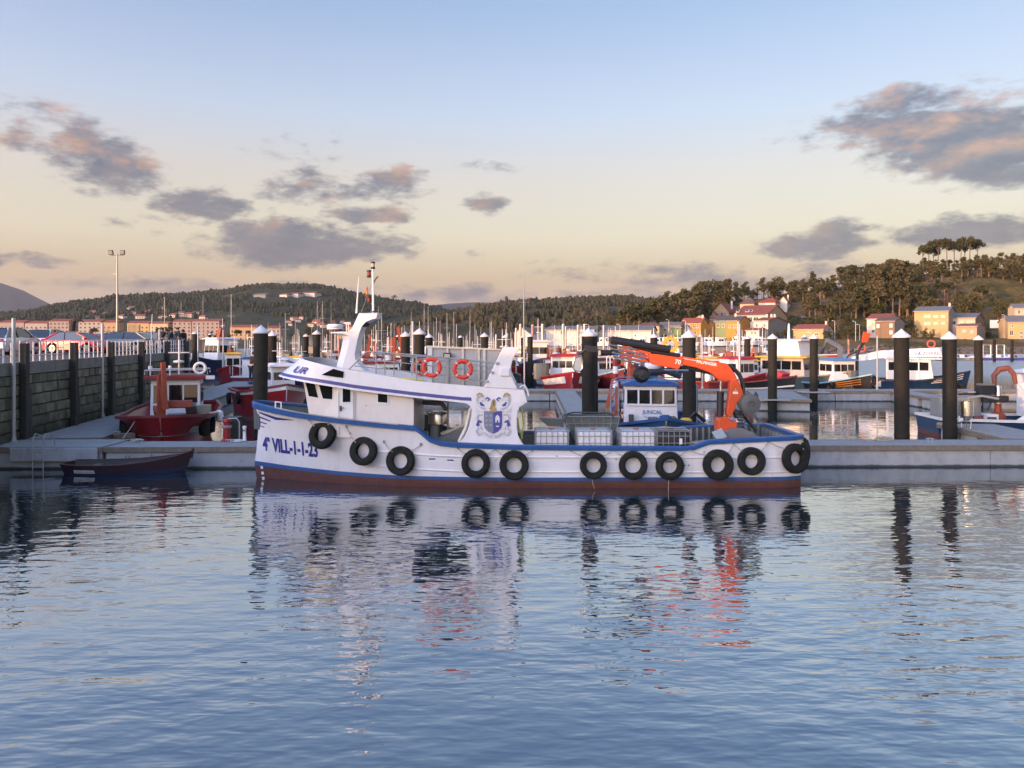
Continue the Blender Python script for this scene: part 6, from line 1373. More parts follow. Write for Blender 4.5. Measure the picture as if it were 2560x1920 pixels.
mb = MB(); mb.lathe([(.28,0),(.30,.3),(.25,.55)], (.2,-2.1,.9), 12); mb.build('winch', rust, t, True); kcrane(t, -.4, -2.0, .9, M('dull_orange'), .72, rz=R(90)); kcrane(t, -2.5, -1.2, 1.4, M('dull_orange'), .9, rz=R(20))
mb = MB(); mb.tube([(.3,-.9,3.1),(.1,-.4,3.35),(-.2,.4,3.4),(-.3,1.1,3.15)], .16, 8); mb.build('rolled_cover', M('cover_dark', (.03,.04,.06), .8), t, True)
deck_clutter(t, 1.4, 3.6, -1.3, 1.3, .85, 10, 21); deck_clutter(t, -3.5, .4, -2.0, -1.75, .9, 5, 22)
mb = MB(); mb.obox((1.05,-1.35,1.05), (.06,0,0), (0,.12,0), (0,0,.32)); mb.build('leaning_board', dkgrey, t)
mb = MB(); mb.tube([(2.2,.9,1.0),(2.2,1.5,1.6),(2.1,1.95,1.2)], .10, 6); mb.build('net_heap', black, t, True)
# life ring stand: red and white pillar left of it
t = thing('marker_post', 'red and white striped marker behind the hydraulic tubes of the crane', 'marker', (WX(1540, 45), 45.2, 0)); 
for i in range(4): mb = MB(); mb.lathe([(.16,0),(.16,.42)], (0,0,.9+.42*i+1.2), 10); mb.build('band', red if i % 2 else white2, t, True)
mb = MB(); mb.lathe([(.12,-.5),(.12,2.1)], n=10); mb.build('stem', lblue, t, True)

# --- boats along the middle pontoon
def sboat(label, px, Y, rz, L, B, g, bow, stern, top, rail, boot=antifoul, stripe=None, deck=midgrey, name='work_boat', group=None):
    t = thing(name, label, 'boat', (WX(px, Y), Y, 0), R(rz), group); return (t,)+boat_hull(t, L, B, g, bow, stern, top, boot, rail, deck, stripe=stripe)
t, gf, bf, zd, xo = sboat('bright red boat with two white bow panels and red-roofed white wheelhouse', 1425, 70, -92, 11, 5.4, 1.5, 2.2, 1.5, red, red)
for s in (-1, 1):
    rows = []; 
    for f in (.58, .86): rows.append([(xo(x, gf(x)*f), s*(bf(x, gf(x)*f)+.02), gf(x)*f) for x in [lerp(1.6, 5.0, k/8) for k in range(9)]])
    mb = MB(); mb.grid(rows if s < 0 else rows[::-1]); mb.build('bow_panel', offwhite, t)
cabin(t, -2.2, .3, 2.7, 1.1, 3.35, white, M('bright_red_roof', (.5,.015,.02), .5), 4, 2, .1, .2, (.55,.82), yo=-.4); bmast(t, -1, 0, 3.5, 6); kcrane(t, -3.2, -1.6, 1.0, rust, 1.0)
mb = MB(); mb.lathe([(.62,0),(.7,.08),(.72,1.2),(.68,1.3),(.68,1.45),(.001,1.5)], (1.1,-2.6,1.3), 16); mb.build('grey_vat', M('khaki_vat', (.22,.19,.14), .6, var=.1), t, True); deck_clutter(t, -1, 3.5, -1.6, 1.6, 1.0, 8, 31)
t, gf, bf, zd, xo = sboat('dark-hulled boat with cream wheelhouse behind the bright red boat', 1345, 92, -85, 11, 4.4, 2.0, 2.8, 1.8, navy, navy)
cabin(t, -1.5, 1.2, 2.4, 2.0, 4.6, offwhite, white, 2, 2, .1, .2, (.45,.75)); bmast(t, 0, 0, 4.7, 7.4); kcrane(t, 2.4, .9, 1.6, rust, .9)
t, gf, bf, zd, xo = sboat('low boat with pale blue curved bow rail left of the blue wheelhouse mast', 1515, 74, -75, 9, 3.8, 1.4, 2.3, 1.4, maroon, cyan)
cabin(t, -1.5, .2, 1.8, 1.0, 2.9, offwhite, maroon, 2, 1); deck_clutter(t, -1, 3, -1, 1, 1.0, 8, 41)
for k in range(4): mb = MB(); mb.tube([(2.4+.1*k,-.9+.3*k,2.2),(2.4+.1*k,-.9+.3*k,3.3),(2.6+.1*k,-.7+.3*k,3.4)], .05, 5); mb.build('bow_hoop', white2, t, True)
t, gf, bf, zd, xo = sboat('maroon boat seen side-on below the orange boom', 1765, 67, -20, 10, 3.8, 1.35, 2.1, 1.3, maroon, red)
cabin(t, -3.4, -1.2, 2.3, .9, 2.9, offwhite, red, 3, 2); deck_clutter(t, -.6, 3.5, -1.2, 1.2, .9, 9, 51); mb = MB(); mb.lathe([(.5,0),(.55,.9),(.3,1.3)], (.2,0,1.0), 14); mb.build('vat', steel, t, True)
t, gf, bf, zd, xo = sboat('black-hulled boat with bright red wheelhouse roof right of the orange knuckle', 1862, 67, -60, 11, 4.4, 1.3, 2.0, 1.3, black, maroon, stripe=(.55,.62,offwhite))
cabin(t, -2.0, .2, 2.1, .9, 3.2, white, M('bright_red_roof'), 3, 2, .08, .15, (.5,.82)); bmast(t, -.8, 0, 3.4, 6.6, offwhite); cabin(t, -4.3, -2.1, 2.2, .9, 2.7, maroon, maroon, 0, 1, name='engine_casing'); deck_clutter(t, .5, 3.5, -1.3, 1.3, .9, 9, 61)
mb = MB(); mb.prism([(0,0),(1.6,0),(1.9,.55),(1.2,.75),(.2,.6)], -.5, .5); mb.xf(Matrix.Translation((1.6,1.2,1.5))); mb.build('red_cover', M('red_tarp', (.5,.05,.06), .7, var=.15), t, bevel=.08)
t, gf, bf, zd, xo = sboat('grey and white boat with bright yellow roof and flying bridge', 1985, 73, -50, 12, 4.4, 1.5, 2.1, 1.4, greygreen, midgrey)
cabin(t, -2.6, 2.0, 3.2, 1.0, 3.2, M('grey_cream_paint', (.45,.40,.36), .6, var=.12), yellow, 4, 4, .25, .35, (.5,.86)); cabin(t, -1.6, 1.5, 3.0, 3.3, 4.75, offwhite, offwhite, 0, 0, .3, .05, name='flying_bridge'); kcrane(t, 4.0, 1.0, 1.4, greymetal, 1.2, fold=False, rz=R(140)); deck_clutter(t, -5, -3, -1.2, 1.2, 1.0, 6, 71)
t, gf, bf, zd, xo = sboat('black boat with orange bow scrolls and pale blue rail moored bow-on', 2085, 69.6, -82, 11.5, 5.0, 1.05, 2.05, 1.3, black, cyan)
orl = M('orange_scroll', (.55,.20,.03), .5)
for s in (-1, 1):
    for k in range(3):
        f = .62+.11*k; mb = MB(); mb.tube([(xo(x, gf(x)*f), s*(bf(x, gf(x)*f)+.015), gf(x)*f) for x in [lerp(2.4+.3*k, 5.2, q/9) for q in range(10)]], .045, 5); mb.build('bow_scroll', orl, t)
    q = 3.6; put_text('NUEVA ANA' if s < 0 else 'VI-2-97', .36, (q, s*(bf(q,.9)+.06), .75), Vector((s*-.9*-1 if s > 0 else .9, 0, 0)).normalized()*(1 if s < 0 else -1), (0,0,1), orl, t, 'name_lettering', fn=lambda p, s=s: Vector((p.x, s*(bf(p.x, p.z)+.03), p.z)))
cabin(t, -1.2, 1.2, 2.2, .9, 3.0, white, lblue, 3, 2, .1, .15, (.55,.85), yo=.3); deck_clutter(t, 1.6, 4.0, -1.3, 1.3, .9, 8, 81); kcrane(t, -2.6, -1.2, .9, rust, 1.0)
for x_ in (3.2, 1.6): wheelfender(t, x_, -bf(x_, 1.1)-.1, 1.0, -1, .36)
# --- white boat with dark blue hull at the right
t, gf, bf, zd, xo = sboat('white superstructure boat with dark blue striped bow at the right of the middle pontoon', 2235, 71, -28, 12.2, 4.4, 1.25, 2.15, 1.2, M('dark_blue_hull', (.012,.035,.075), .4, var=.15), navy)
for k in range(3):
    for s in (-1, 1): f = .70+.10*k; mb = MB(); mb.grid([[(xo(x, gf(x)*ff), s*(bf(x, gf(x)*ff)+.015), gf(x)*ff) for x in [lerp(3.0+.2*k, 5.6, q/8) for q in range(9)]][::(1 if s < 0 else -1)] for ff in (f, f+.045)]); mb.build('bow_stripe', offwhite, t)
mb = MB(); mb.grid([[(x, -(bf(x, gf(x)*f)+.012), gf(x)*f) for x in [lerp(-6, -1.0, q/8) for q in range(9)]] for f in (.5, .95)]); mb.build('white_band', offwhite, t)
cabin(t, -.6, 3.2, 3.4, 1.3, 3.15, M('cream_cabin_paint'), white, 3, 4, .25, .12, (.45,.85))
vz = [(-3.6,2.75),(-1.2,3.2),(3.3,3.4),(3.9,3.35),(3.6,4.15),(2.0,4.05),(-1.2,3.85),(-3.4,3.3)]
for s in (-1, 1): mb = MB(); mb.prism(vz, s*1.85-.05, s*1.85+.05); mb.build('roof_bulwark', white, t)
mb = MB(); mb.loft([[(3.9,-1.85,3.35),(3.9,1.85,3.35),(3.6,1.8,4.15),(3.6,-1.8,4.15)],[(4.3,-1.2,3.4),(4.3,1.2,3.4),(3.9,1.2,4.2),(3.9,-1.2,4.2)]]); mb.build('visor', white, t)
rtq = Vector((0,1,0)); put_text('VA.ZORBEL', .42, (2.75,-1.905,3.52), (1,0,.03), (0,0,1), purple, t, 'name_lettering', bold=.005); put_text('VA.ZORBEL', .42, (4.34,0,3.6), (0,1,0), (0,0,1), purple, t, 'name_lettering', bold=.005)
for s in (-1, 1): mb = MB(); mb.prism([(-4.9,.95),(-4.2,1.0),(-3.7,1.7),(-3.4,2.8),(-3.3,3.3),(-3.9,3.0),(-4.2,1.9)], s*1.75-.06, s*1.75+.06); mb.build('stern_arch', white, t)
mb = MB(); mb.box(-.1,.35,-1.86,-1.8,3.62,3.82); mb.build('port_hole', glass, t)
mb = MB(); mb.tube([(-3.3,-1.7,3.3),(-3.2,-1.7,3.95),(-1.6,-1.75,4.3)], .03, 6); mb.tube([(-3.2,-1.7,3.62),(-1.6,-1.75,3.98)], .02, 5); mb.build('roof_rail', galv, t, True)
for x_ in (-2.6, 3.0): mb = MB(); pts = [(math.cos(a)*.3, math.sin(a)*.3) for a in [2*math.pi*k/20 for k in range(21)]]; mb.tube([(x_+a, -1.9 if x_ < 0 else -1.2, (4.1 if x_ < 0 else 4.5)+b) for a, b in pts], .07, 6); mb.build('life_ring', M('pale_red_ring', (.6,.12,.08), .6), t, True)
mb = MB(); mb.tube([(-3.9,.6,1.2),(-3.9,.6,4.9)], .09, 8); mb.build('gantry_post', M('salmon_post', (.5,.26,.18), .6), t, True)
for x_ in (5.2, 4.2): wheelfender(t, x_, -bf(x_, 1.0)-.12, .75, -1, .36)
t = thing('deck_crane_grab', 'black crane arm with orange tip and hanging wire basket left of the white superstructure boat', 'crane', (WX(2150, 69), 69, 0))
mb = MB(); mb.tube([(-.3,0,.9),(-.25,0,3.6),(.3,0,4.8)], [.16,.14,.12], 7); mb.build('arm', black, t, True); mb = MB(); mb.prism([(.15,4.6),(.35,5.6),(.95,5.4),(.6,4.7)], -.12, .12); mb.build('tip', orange, t)
mb = MB(); mb.tube([(.4,0,4.6),(-.1,0,3.9),(-1.0,0,3.5),(-1.2,0,3.2)], .07, 6); mb.build('jib', black, t, True)
mb = MB(); mb.lathe([(.45,0),(.62,.35),(.75,.9)], (-.9,0,1.25), 10, caps=False); mb.build('basket', greymetal, t); mb = MB(); mb.tube([(-1.5,0,2.15),(-1.0,0,3.3),(-.3,0,2.15)], .02, 4); mb.build('sling', greymetal, t)
# --- boat at the right edge
t = thing('work_boat', 'blue-hulled boat with white arch and rust-red crane arm cut off by the right edge', 'boat', (WX(2632, 38.5), 39.4, 0), R(-6))
gf, bf, zd, xo = boat_hull(t, 11, 3.8, .95, 1.7, 1.0, M('dull_blue_hull', (.012,.045,.11), .45, var=.2), antifoul, offwhite, midgrey)
mb = MB(); mb.prism([(-2.05,.95),(-1.55,1.3),(-1.4,2.1),(-1.95,2.75),(-1.2,2.95),(4,3.2),(4,.95)], -1.75, -1.66); mb.build('side_panel', white, t); cabin(t, -.4, 3.2, 3.0, .9, 3.2, white, white, 3, 3)
mb = MB(); mb.lathe([(.24,.0),(.24,.02),(.19,.02),(.19,0)], (-.95,-1.77,1.95), 20, 'y', False); q_ = mb.build('compass_emblem', M('crest_slate'), t)
for k in range(8): a = k*math.pi/4; mb = MB(); mb.obox((-.95+math.sin(a)*.1,-1.775,1.95+math.cos(a)*.1), (math.sin(a)*.11,0,math.cos(a)*.11), (0,.006,0), (math.cos(a)*.018,0,-math.sin(a)*.018)); mb.build('compass_point', M('crest_slate'), q_)
mb = MB(); mb.lathe([(.36,0),(.33,.2),(.17,.32),(.15,.75)], (-2.35,-.6,.95), 12); mb.build('crane_base', rust, t, True); mb = MB(); mb.lathe([(.17,0),(.17,.85),(.14,.92)], (-2.35,-.6,1.7), 14); mb.build('crane_cylinder', steel, t, True)
mb = MB(); mb.tube([(-2.5,-.6,2.55),(-2.55,-.6,3.1),(-2.3,-.6,3.42),(-1.85,-.6,3.5),(-1.6,-.6,3.2),(-1.5,-.6,2.7)], [.10,.14,.16,.15,.13,.10], 8); mb.build('crane_arm', M('dusty_red', (.22,.07,.045), .6, var=.25, dirt=(.1,.05,.04), dfac=.5), t, True)
mb = MB(); mb.box(-3.35,-2.6,-.9,-.4,2.15,2.6); mb.box(-3.0,-1.9,-.8,-.4,1.75,2.1); mb.build('power_pack', black, t, bevel=.05); mb = MB(); mb.tube([(-4.3,-.7,2.15),(-3.4,-.7,2.2),(-2.7,-.7,1.8),(-2.9,-.7,1.35)], .05, 7); mb.build('hose', black, t, True)
mb = MB(); mb.box(-4.9,-2.9,-.1,1.2,.8,1.95); mb.build('shelter', midgrey, t, bevel=.05); mb = MB(); mb.box(-3.3,-2.65,-.92,-.38,2.605,2.7); mb.build('cover', M('khaki_vat'), t, bevel=.03)
deck_clutter(t, -4.6, -2.8, -1.2, -.5, .85, 6, 300)
t = thing('steel_strainer', 'round stainless strainer pot on a stand on the right finger pontoon', 'strainer', (WX(2409, 35.6), 35.4, ZD+.01))
mb = MB(); mb.lathe([(.001,.42),(.12,.36),(.26,.55),(.31,.6),(.31,1.25),(.27,1.25),(.27,.62)], n=20, caps=False); mb.build('pot', steel, t, True)
for a in (0, 2.1, 4.2): mb = MB(); mb.tube([(math.cos(a)*.26, math.sin(a)*.26, .6), (math.cos(a)*.2, math.sin(a)*.2, 0)], .022, 6); mb.build('leg', steel, t, True)
mb = MB(); mb.tube([(-.3,-.2,.45),(-.55,-.3,.38)], .07, 8); mb.build('outlet', white2, t, True); mb = MB(); mb.tube([(.1,0,1.25),(.1,0,1.42),(.7,0,1.5),(1.6,.2,1.35)], .06, 7); mb.build('feed_pipe', alum, t, True)

# --- the many smaller boats of the harbour
rb_ = random.Random(17)
tops = [(white2,'white'),(white2,'white'),(red,'red'),(navy,'navy'),(blue,'blue'),(maroon,'maroon'),(M('green_hull', (.03,.10,.07), .5, var=.2),'green')]
roofs = [(white2,'white'),(red,'red'),(blue,'blue'),(yellow,'yellow'),(maroon,'maroon')]
spots = [(545,120),(600,112),(632,78),(665,92),(700,74),(724,108),(742,84),(775,130),(812,90),(846,112),(872,78),(905,100),(930,72),(958,118),(980,88),(1008,108),(1036,84),(1065,122),(1092,92),(1122,110),(1150,86),(1178,126),(1205,96),(1238,112),(1268,88),(1292,125),(1365,118),(1395,96),(1430,122),(1470,105),(1520,112),(1560,98),(1600,122),(1640,94),(1685,116),(1715,92),(1745,110),(1785,90),(1815,112),(1845,96),(1885,104),(1905,90),(1925,110),(585,88),(650,112),(690,118),(760,74),(795,104),(830,120),(888,122),(918,88),(945,95),(970,70),(1022,118),(1050,74),(1080,78),(1108,82),(1135,72),(1165,100),(1192,80),(1222,78),(1255,74),(1280,104),(1380,84),(1412,108),(1450,88),(1490,92),(1540,86),(1580,82),(1620,84),(1660,78),(1700,82),(1735,80),(1770,100),(1830,82),(1875,84)]
done_lab = set(); words = ['behind the bow pile','left of the mast arch','seen through the roof railing','beyond the windbreak','beyond the stern arch','behind the crane jib','below the coloured houses']
for i, (px, Y) in enumerate(spots):
    hull_, hn = rb_.choice(tops); roof_, rn = rb_.choice(roofs); L = rb_.uniform(6.5, 10); g = rb_.uniform(1.0, 1.5)
    where = words[0] if px < 720 else words[1] if px < 860 else words[2] if px < 1070 else words[3] if px < 1250 else words[4] if px < 1400 else words[5] if px < 1600 else words[6]
    near = 'near' if Y < 92 else 'further' if Y < 112 else 'far'
    lab = f'{near} {hn} fishing boat with {rn} wheelhouse roof {where}'
    k = 2
    while lab in done_lab: lab = f'{near} {hn} boat, {rn} roof, {["", "", "second", "third", "fourth"][k]} from the left {where}'; k += 1
    done_lab.add(lab)
    t = thing('fishing_boat', lab, 'boat', (WX(px, Y), Y, 0), R(rb_.choice([-90,-90,-75,-110,90,-60,-120])), 'small fishing boats crowded in the harbour')
    gf, bf, zd, xo = boat_hull(t, L, L*.36, g, g*1.55, g*1.05, hull_, antifoul if hull_ is not red else maroon, rb_.choice([white2, red, blue, hull_]), midgrey, n=8)
    x0 = rb_.uniform(-L*.3, -.1*L); w = rb_.uniform(1.5, 2.1); z1 = g*.55+rb_.uniform(1.9, 2.5)
    cabin(t, x0, x0+rb_.uniform(1.5, 2.4), w, g*.55, z1, rb_.choice([white2, white2, offwhite]), roof_, 2, 2, .1, .12, (.5,.82))
    bmast(t, x0+.5, 0, z1, z1+rb_.uniform(1.6, 3.6), offwhite, Y < 100)
    if rb_.random() < .4: kcrane(t, x0+3, rb_.uniform(-.5,.5), g*.55, rb_.choice([rust, rust, greymetal, M('dull_orange')]), rb_.uniform(.8, 1.15), rz=rb_.uniform(0, 6))
    deck_clutter(t, .5, L*.3, -.6, .6, g*.55, 4, i+100)
    deck_clutter(t, x0, x0+1.2, -.5, .5, z1+.2, 2, i+400, [white2, dkgrey, rust, white2])
    xr = x0-.2; zr = g*1.1+1.0; w_ = L*.14; rm_ = rb_.choice([white2, galv, offwhite])
    for s_ in (-1, 1): mb = MB(); mb.tube([(xr-2, s_*w_, g), (xr-2, s_*w_, zr), (xr, s_*w_, zr), (xr, s_*w_, g)], .03, 4); mb.build('stern_rail', rm_, t)
    for k_ in range(2): mb = MB(); ax_ = x0+rb_.uniform(0, 1.4); ay_ = rb_.uniform(-.6, .6); mb.tube([(ax_, ay_, z1), (ax_+rb_.uniform(-.3,.3), ay_, z1+rb_.uniform(1.5, 4))], .018, 4); mb.build('antenna', white2, t)
    if rb_.random() < .35: mb = MB(); mb.prism([(-.9,0),(.9,0),(.9,1.1),(-.9,1.1)], -.02, .02); mb.xf(Matrix.Translation((x0+2.6, 0, z1-.6)) @ Matrix.Rotation(rb_.uniform(0,3), 4, 'Z')); mb.build('tarp', rb_.choice([blue, offwhite, greygreen, M('khaki_vat')]), t)
# a tall red crane and the yellow net wheel
t = thing('harbour_crane', 'tall orange-red folded crane standing among the boats left of the life rings', 'crane', (WX(982, 76), 76, 0)); kcrane(t, 0, 0, 1.0, rust, 1.75, rz=R(185)); mb = MB(); mb.lathe([(.5,-.5),(.5,1.0)], n=10); mb.build('pedestal', rust, t)
t = thing('harbour_crane', 'slim rust-red crane column seen through the mast arch', 'crane', (WX(937, 84), 84, 0)); kcrane(t, 0, 0, 1.0, rust, 1.5, rz=R(10)); mb = MB(); mb.lathe([(.5,-.5),(.5,1.0)], n=10); mb.build('pedestal', rust, t)
t = thing('net_wheel', 'yellow toothed wheel on a boat above the orange boom', 'wheel', (WX(1676, 72), 72, 0)); q = WZ(862, 72)
mb = MB(); mb.lathe([(.45,-.12),(.72,-.12),(.72,.12),(.45,.12),(.45,-.12)], (0,0,q), 20, 'y', False)
for k in range(16): a = k*math.pi/8; mb.obox((math.sin(a)*.78,0,q+math.cos(a)*.78), (math.sin(a)*.09,0,math.cos(a)*.09), (0,.1,0), (math.cos(a)*.05,0,-math.sin(a)*.05))
mb.build('rim', yellow, t); mb = MB(); mb.tube([(0,.3,.5),(0,.3,q)], .1, 6); mb.build('stand', dkgrey, t)
t = thing('radar_stand', 'flat white radar scanner on a pole left of the mast arch', 'radar', (WX(838, 62), 62, 0)); q = WZ(826, 62)
mb = MB(); mb.lathe([(.001,0),(.55,.01),(.65,.1),(.65,.42),(.55,.5),(.001,.52)], (0,0,q), 18, caps=False); mb.build('scanner', white2, t, True); mb = MB(); mb.lathe([(.655,.0),(.655,.1)], (0,0,q), 18, caps=False); mb.build('dark_base', maroon, t)
for s in (-.3, .3): mb = MB(); mb.tube([(s,0,.8),(s,0,q)], .05, 6); mb.build('pole', M('salmon_post'), t)
put_text('FURUNO', .2, (0,-.66,q+.18), (1,0,0), (0,0,1), navy, t, 'lettering', fn=lambda p: Vector((p.x, -math.sqrt(max(0, .66**2-p.x**2))-.005, p.z)))
# sailing yachts: hulls with tall masts
MST = [(409,742),(451,750),(509,737),(580,736),(669,805),(700,807),(714,783),(739,797),(792,752),(805,752),(828,756),(946,765),(955,782),(1029,781),(1060,755),(1070,766),(1085,803),(1100,802),(1117,782),(1134,780),(1175,770),(1202,817),(1234,817),(1268,815),(1308,680),(640,812),(985,800),(1010,812),(905,795),(1382,815),(1345,812),(1408,816),(1448,812),(1492,818)]
for i, (px, py) in enumerate(MST):
    Y = rb_.uniform(105, 190) if px != 1308 else 110; z1 = WZ(py, Y)
    o_ = ['leftmost','second','third','fourth','fifth','sixth','seventh','eighth','ninth','tenth']
    lab = (f'sailing boat with thin mast {["left of the bow pile","between the bow pile and the mast arch","behind the mast arch","above the roof railing","above the grey windbreak","right of the stern arch","over the warehouse roof"][0 if px<640 else 1 if px<850 else 2 if px<960 else 3 if px<1070 else 4 if px<1250 else 5 if px<1320 else 6]}')
    base_l = lab; k = 0
    while lab in done_lab: lab = base_l+f', {o_[k+1]} one'; k += 1
    done_lab.add(lab)
    if px == 1308: lab = 'sailing boat with the tallest mast, right above the stern arch'
    t = thing('sailing_boat', lab, 'boat', (WX(px, Y), Y, 0), R(rb_.choice([-90,90,-80])), 'sailing boats in the marina behind')
    boat_hull(t, 8.5, 2.8, .9, 1.2, .9, rb_.choice([white2, white2, navy]), navy, white2, offwhite, n=7)
    mb = MB(); mb.loft([[(-2,-.8,.5),(1.6,-.6,.5),(1.6,.6,.5),(-2,.8,.5)],[(-1.9,-.6,1.45),(1.1,-.45,1.35),(1.1,.45,1.35),(-1.9,.6,1.45)]]); mb.build('cabin_top', white2, t)
    r = .055 if px != 1308 else .10; mb = MB(); mb.tube([(.4,0,.5),(.4,0,z1)], [r,r*.7], 6); m_ = mb.build('mast', M('mast_tan', (.33,.28,.23), .5, var=.1) if i % 3 else alum, t, True)
    mb = MB(); mb.tube([(.4,0,2.2),(-2.9,0,2.1)], .10, 6); mb.build('boom', rb_.choice([blue, offwhite, navy]), t)
    for sx_ in (3.9, -3.9): mb = MB(); mb.tube([(sx_,0,1.0),(.4,0,z1*.97)], .012, 3); mb.build('stay', galv, t)
    if i % 3 == 0: mb = MB(); mb.tube([(.4,-.7,z1*.7),(.4,.7,z1*.7)], .03, 5); mb.build('spreader', alum, m_)
# extra bare marina posts
POSTS = [(1240,838,.18),(1268,836,.2),(1301,812,.25),(1331,814,.25),(1356,812,.3),(1408,812,.3),(1414,818,.2),(1445,814,.25),(1461,812,.3),(1509,815,.22),(1290,822,.2)]
for i, (px, py, w) in enumerate(POSTS):
    Y = 150; lab = f'pale marina post rising in front of the long warehouse, number {i+1} from the left' if False else ['pale marina post above the windbreak','second pale marina post above the windbreak','pale marina post right above the stern arch','salmon marina post right of the stern arch','pale marina post left of the warehouse','pale marina post before the left warehouse end','thin marina post before the left warehouse end','pale marina post before the warehouse middle','thick marina post left of the crane jib pile','marina post right of the crane jib pile','thin marina post right of the stern arch mast'][i]
    t = thing('marina_post', lab, 'post', (WX(px, Y), Y, 0), 0, 'pale posts of the far marina'); zt = WZ(py, Y)
    mb = MB(); mb.lathe([(w,-.5),(w,zt)], n=8); mb.build('tube', galv if i != 3 else M('salmon_post'), t, True); mb = MB(); mb.lathe([(w*1.05,zt),(w*.3,zt+.2)], n=8); mb.build('tip', capmat, t)
# motor boats on the hard and dock with small boats far right
def motorboat(label, loc, rz, L=7, group='motor boats laid up ashore'):
    t = thing('motor_boat', label, 'boat', loc, R(rz), group); gf, bf, zd, xo = boat_hull(t, L, L*.34, 1.3, 1.6, 1.2, white2, navy, white2, offwhite, n=8)
    cabin(t, -L*.15, L*.2, L*.24, .8, 2.5, white2, white2, 2, 2, .6, .05, (.45,.8)); return t
for i, (px, Y, z, rz) in enumerate([(1508,225,2.6,-20),(1545,232,2.6,10),(1572,222,2.6,-25),(1606,228,2.6,160),(1640,236,2.6,-15),(1668,226,2.6,20),(1690,238,2.6,-30),(1715,230,2.6,170),(1770,236,2.6,-10),(1800,228,2.6,15),(1840,238,2.8,-20),(1868,234,2.8,10),(1895,240,2.8,-15)]):
    motorboat('white motor boat laid up ashore, '+['first','second','third','fourth','fifth','sixth','seventh','eighth','ninth','tenth','eleventh','twelfth','last'][i]+' from the left below the houses', (WX(px, Y), Y, z), rz, 6.5+(i*37 % 10)*.25)
mb = MB(); a_ = WX(1380, 215); b_ = WX(1960, 215)
mb.slab([(a_,212),(b_,212),(b_+14,262),(a_-8,262)], -1.5, 2.5); struct(mb.build('boatyard_ground', M('yard_concrete', (.22,.19,.16), .9, var=.2, scale=.3)))
t = thing('dock', 'low far dock with small boats at the right edge', 'pontoon', (WX(2450, 176), 176, 0)); pontoon_box(t, -14, 26, -1, 1, .5, joint=6); mb = MB(); mb.box(-2, 22, -1.2, -1.06, .0, .62); mb.build('blue_fender', purple, t)
for i, (px, dy, rz) in enumerate([(2345,-4,5),(2378,3,80),(2402,3,95),(2425,3.2,88),(2462,3,92),(2492,3,85),(2518,3.2,94),(2548,3,90)]):
    t = thing('small_boat', ['small open boat lying off the far dock','white dinghy at the far dock, leftmost','white dinghy at the far dock, second','small motor boat at the far dock, third','pale dinghy at the far dock beside the gate frame','red-sided dinghy at the far dock','white dinghy at the far dock beside the right post','motor boat at the far dock cut by the right edge'][i], 'boat', (WX(px, 176), 176+dy, 0), R(rz), 'small boats at the far dock')
    boat_hull(t, 4.8, 1.8, .6, .85, .6, [white2, white2, offwhite, white2, offwhite, red, white2, white2][i], navy, white2, offwhite, n=7)
    mb = MB(); mb.lathe([(.001,0),(.3,.05),(.25,.6),(.001,.75)], (-1.8,0,.4), 8, caps=False); mb.build('outboard_motor', black, t, True); mb = MB(); mb.loft([[(-.3,-.5,.4),(.7,-.5,.4),(.7,.5,.4),(-.3,.5,.4)],[(-.2,-.4,1.2),(.2,-.4,1.2),(.2,.4,1.2),(-.2,.4,1.2)]]); mb.build('console', white2, t)
for i, px in enumerate((2467, 2501)):
    t = thing('gate_frame', ('pale square gate frame on the far dock, left one','pale square gate frame on the far dock, right one')[i], 'gate', (WX(px, 176), 176, .5), 0, 'gate frames on the far dock'); mb = MB(); mb.tube([(-.9,0,0),(-.9,0,3.0),(.9,0,3.0),(.9,0,0)], .14, 6); mb.build('frame', offwhite, t)
t = thing('small_boat', 'small pink-red boat drifting on the open water left of the white superstructure boat', 'boat', (WX(2076, 205), 205, 0), R(0), 'small boats at the far dock'); boat_hull(t, 6, 2, .7, .9, .6, M('pale_red_ring'), red, white2, offwhite, n=7)

# ================================================================ houses
def wallmat(nm, c): return M('wall_'+nm, c, .85, var=.08, scale=.6, dirt=tuple(v*.55 for v in c), dfac=.3, dscale=(.3,.3,.12))
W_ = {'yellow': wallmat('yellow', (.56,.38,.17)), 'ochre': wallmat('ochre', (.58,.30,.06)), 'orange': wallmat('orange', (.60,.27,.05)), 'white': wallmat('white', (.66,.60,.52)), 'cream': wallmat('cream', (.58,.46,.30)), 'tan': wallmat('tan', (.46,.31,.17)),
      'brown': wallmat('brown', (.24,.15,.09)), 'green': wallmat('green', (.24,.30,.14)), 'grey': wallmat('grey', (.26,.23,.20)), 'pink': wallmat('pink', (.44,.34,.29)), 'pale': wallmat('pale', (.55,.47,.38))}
RF = {'red': roofred, 'brown': M('brown_roof', (.16,.085,.06), .8, var=.2, scale=1.5), 'dark': M('dark_roof', (.10,.085,.075), .8, var=.2, scale=1.5), 'grey': M('grey_sheet_roof', (.17,.16,.15), .7, var=.15, scale=1.0), 'bright': M('bright_red_tiles', (.34,.07,.04), .8, var=.2, scale=2)}
frame_m = M('window_frame_white', (.6,.56,.52), .6); shut = M('window_dark', (.035,.035,.035), .15, var=.2)
TH = R(-38)
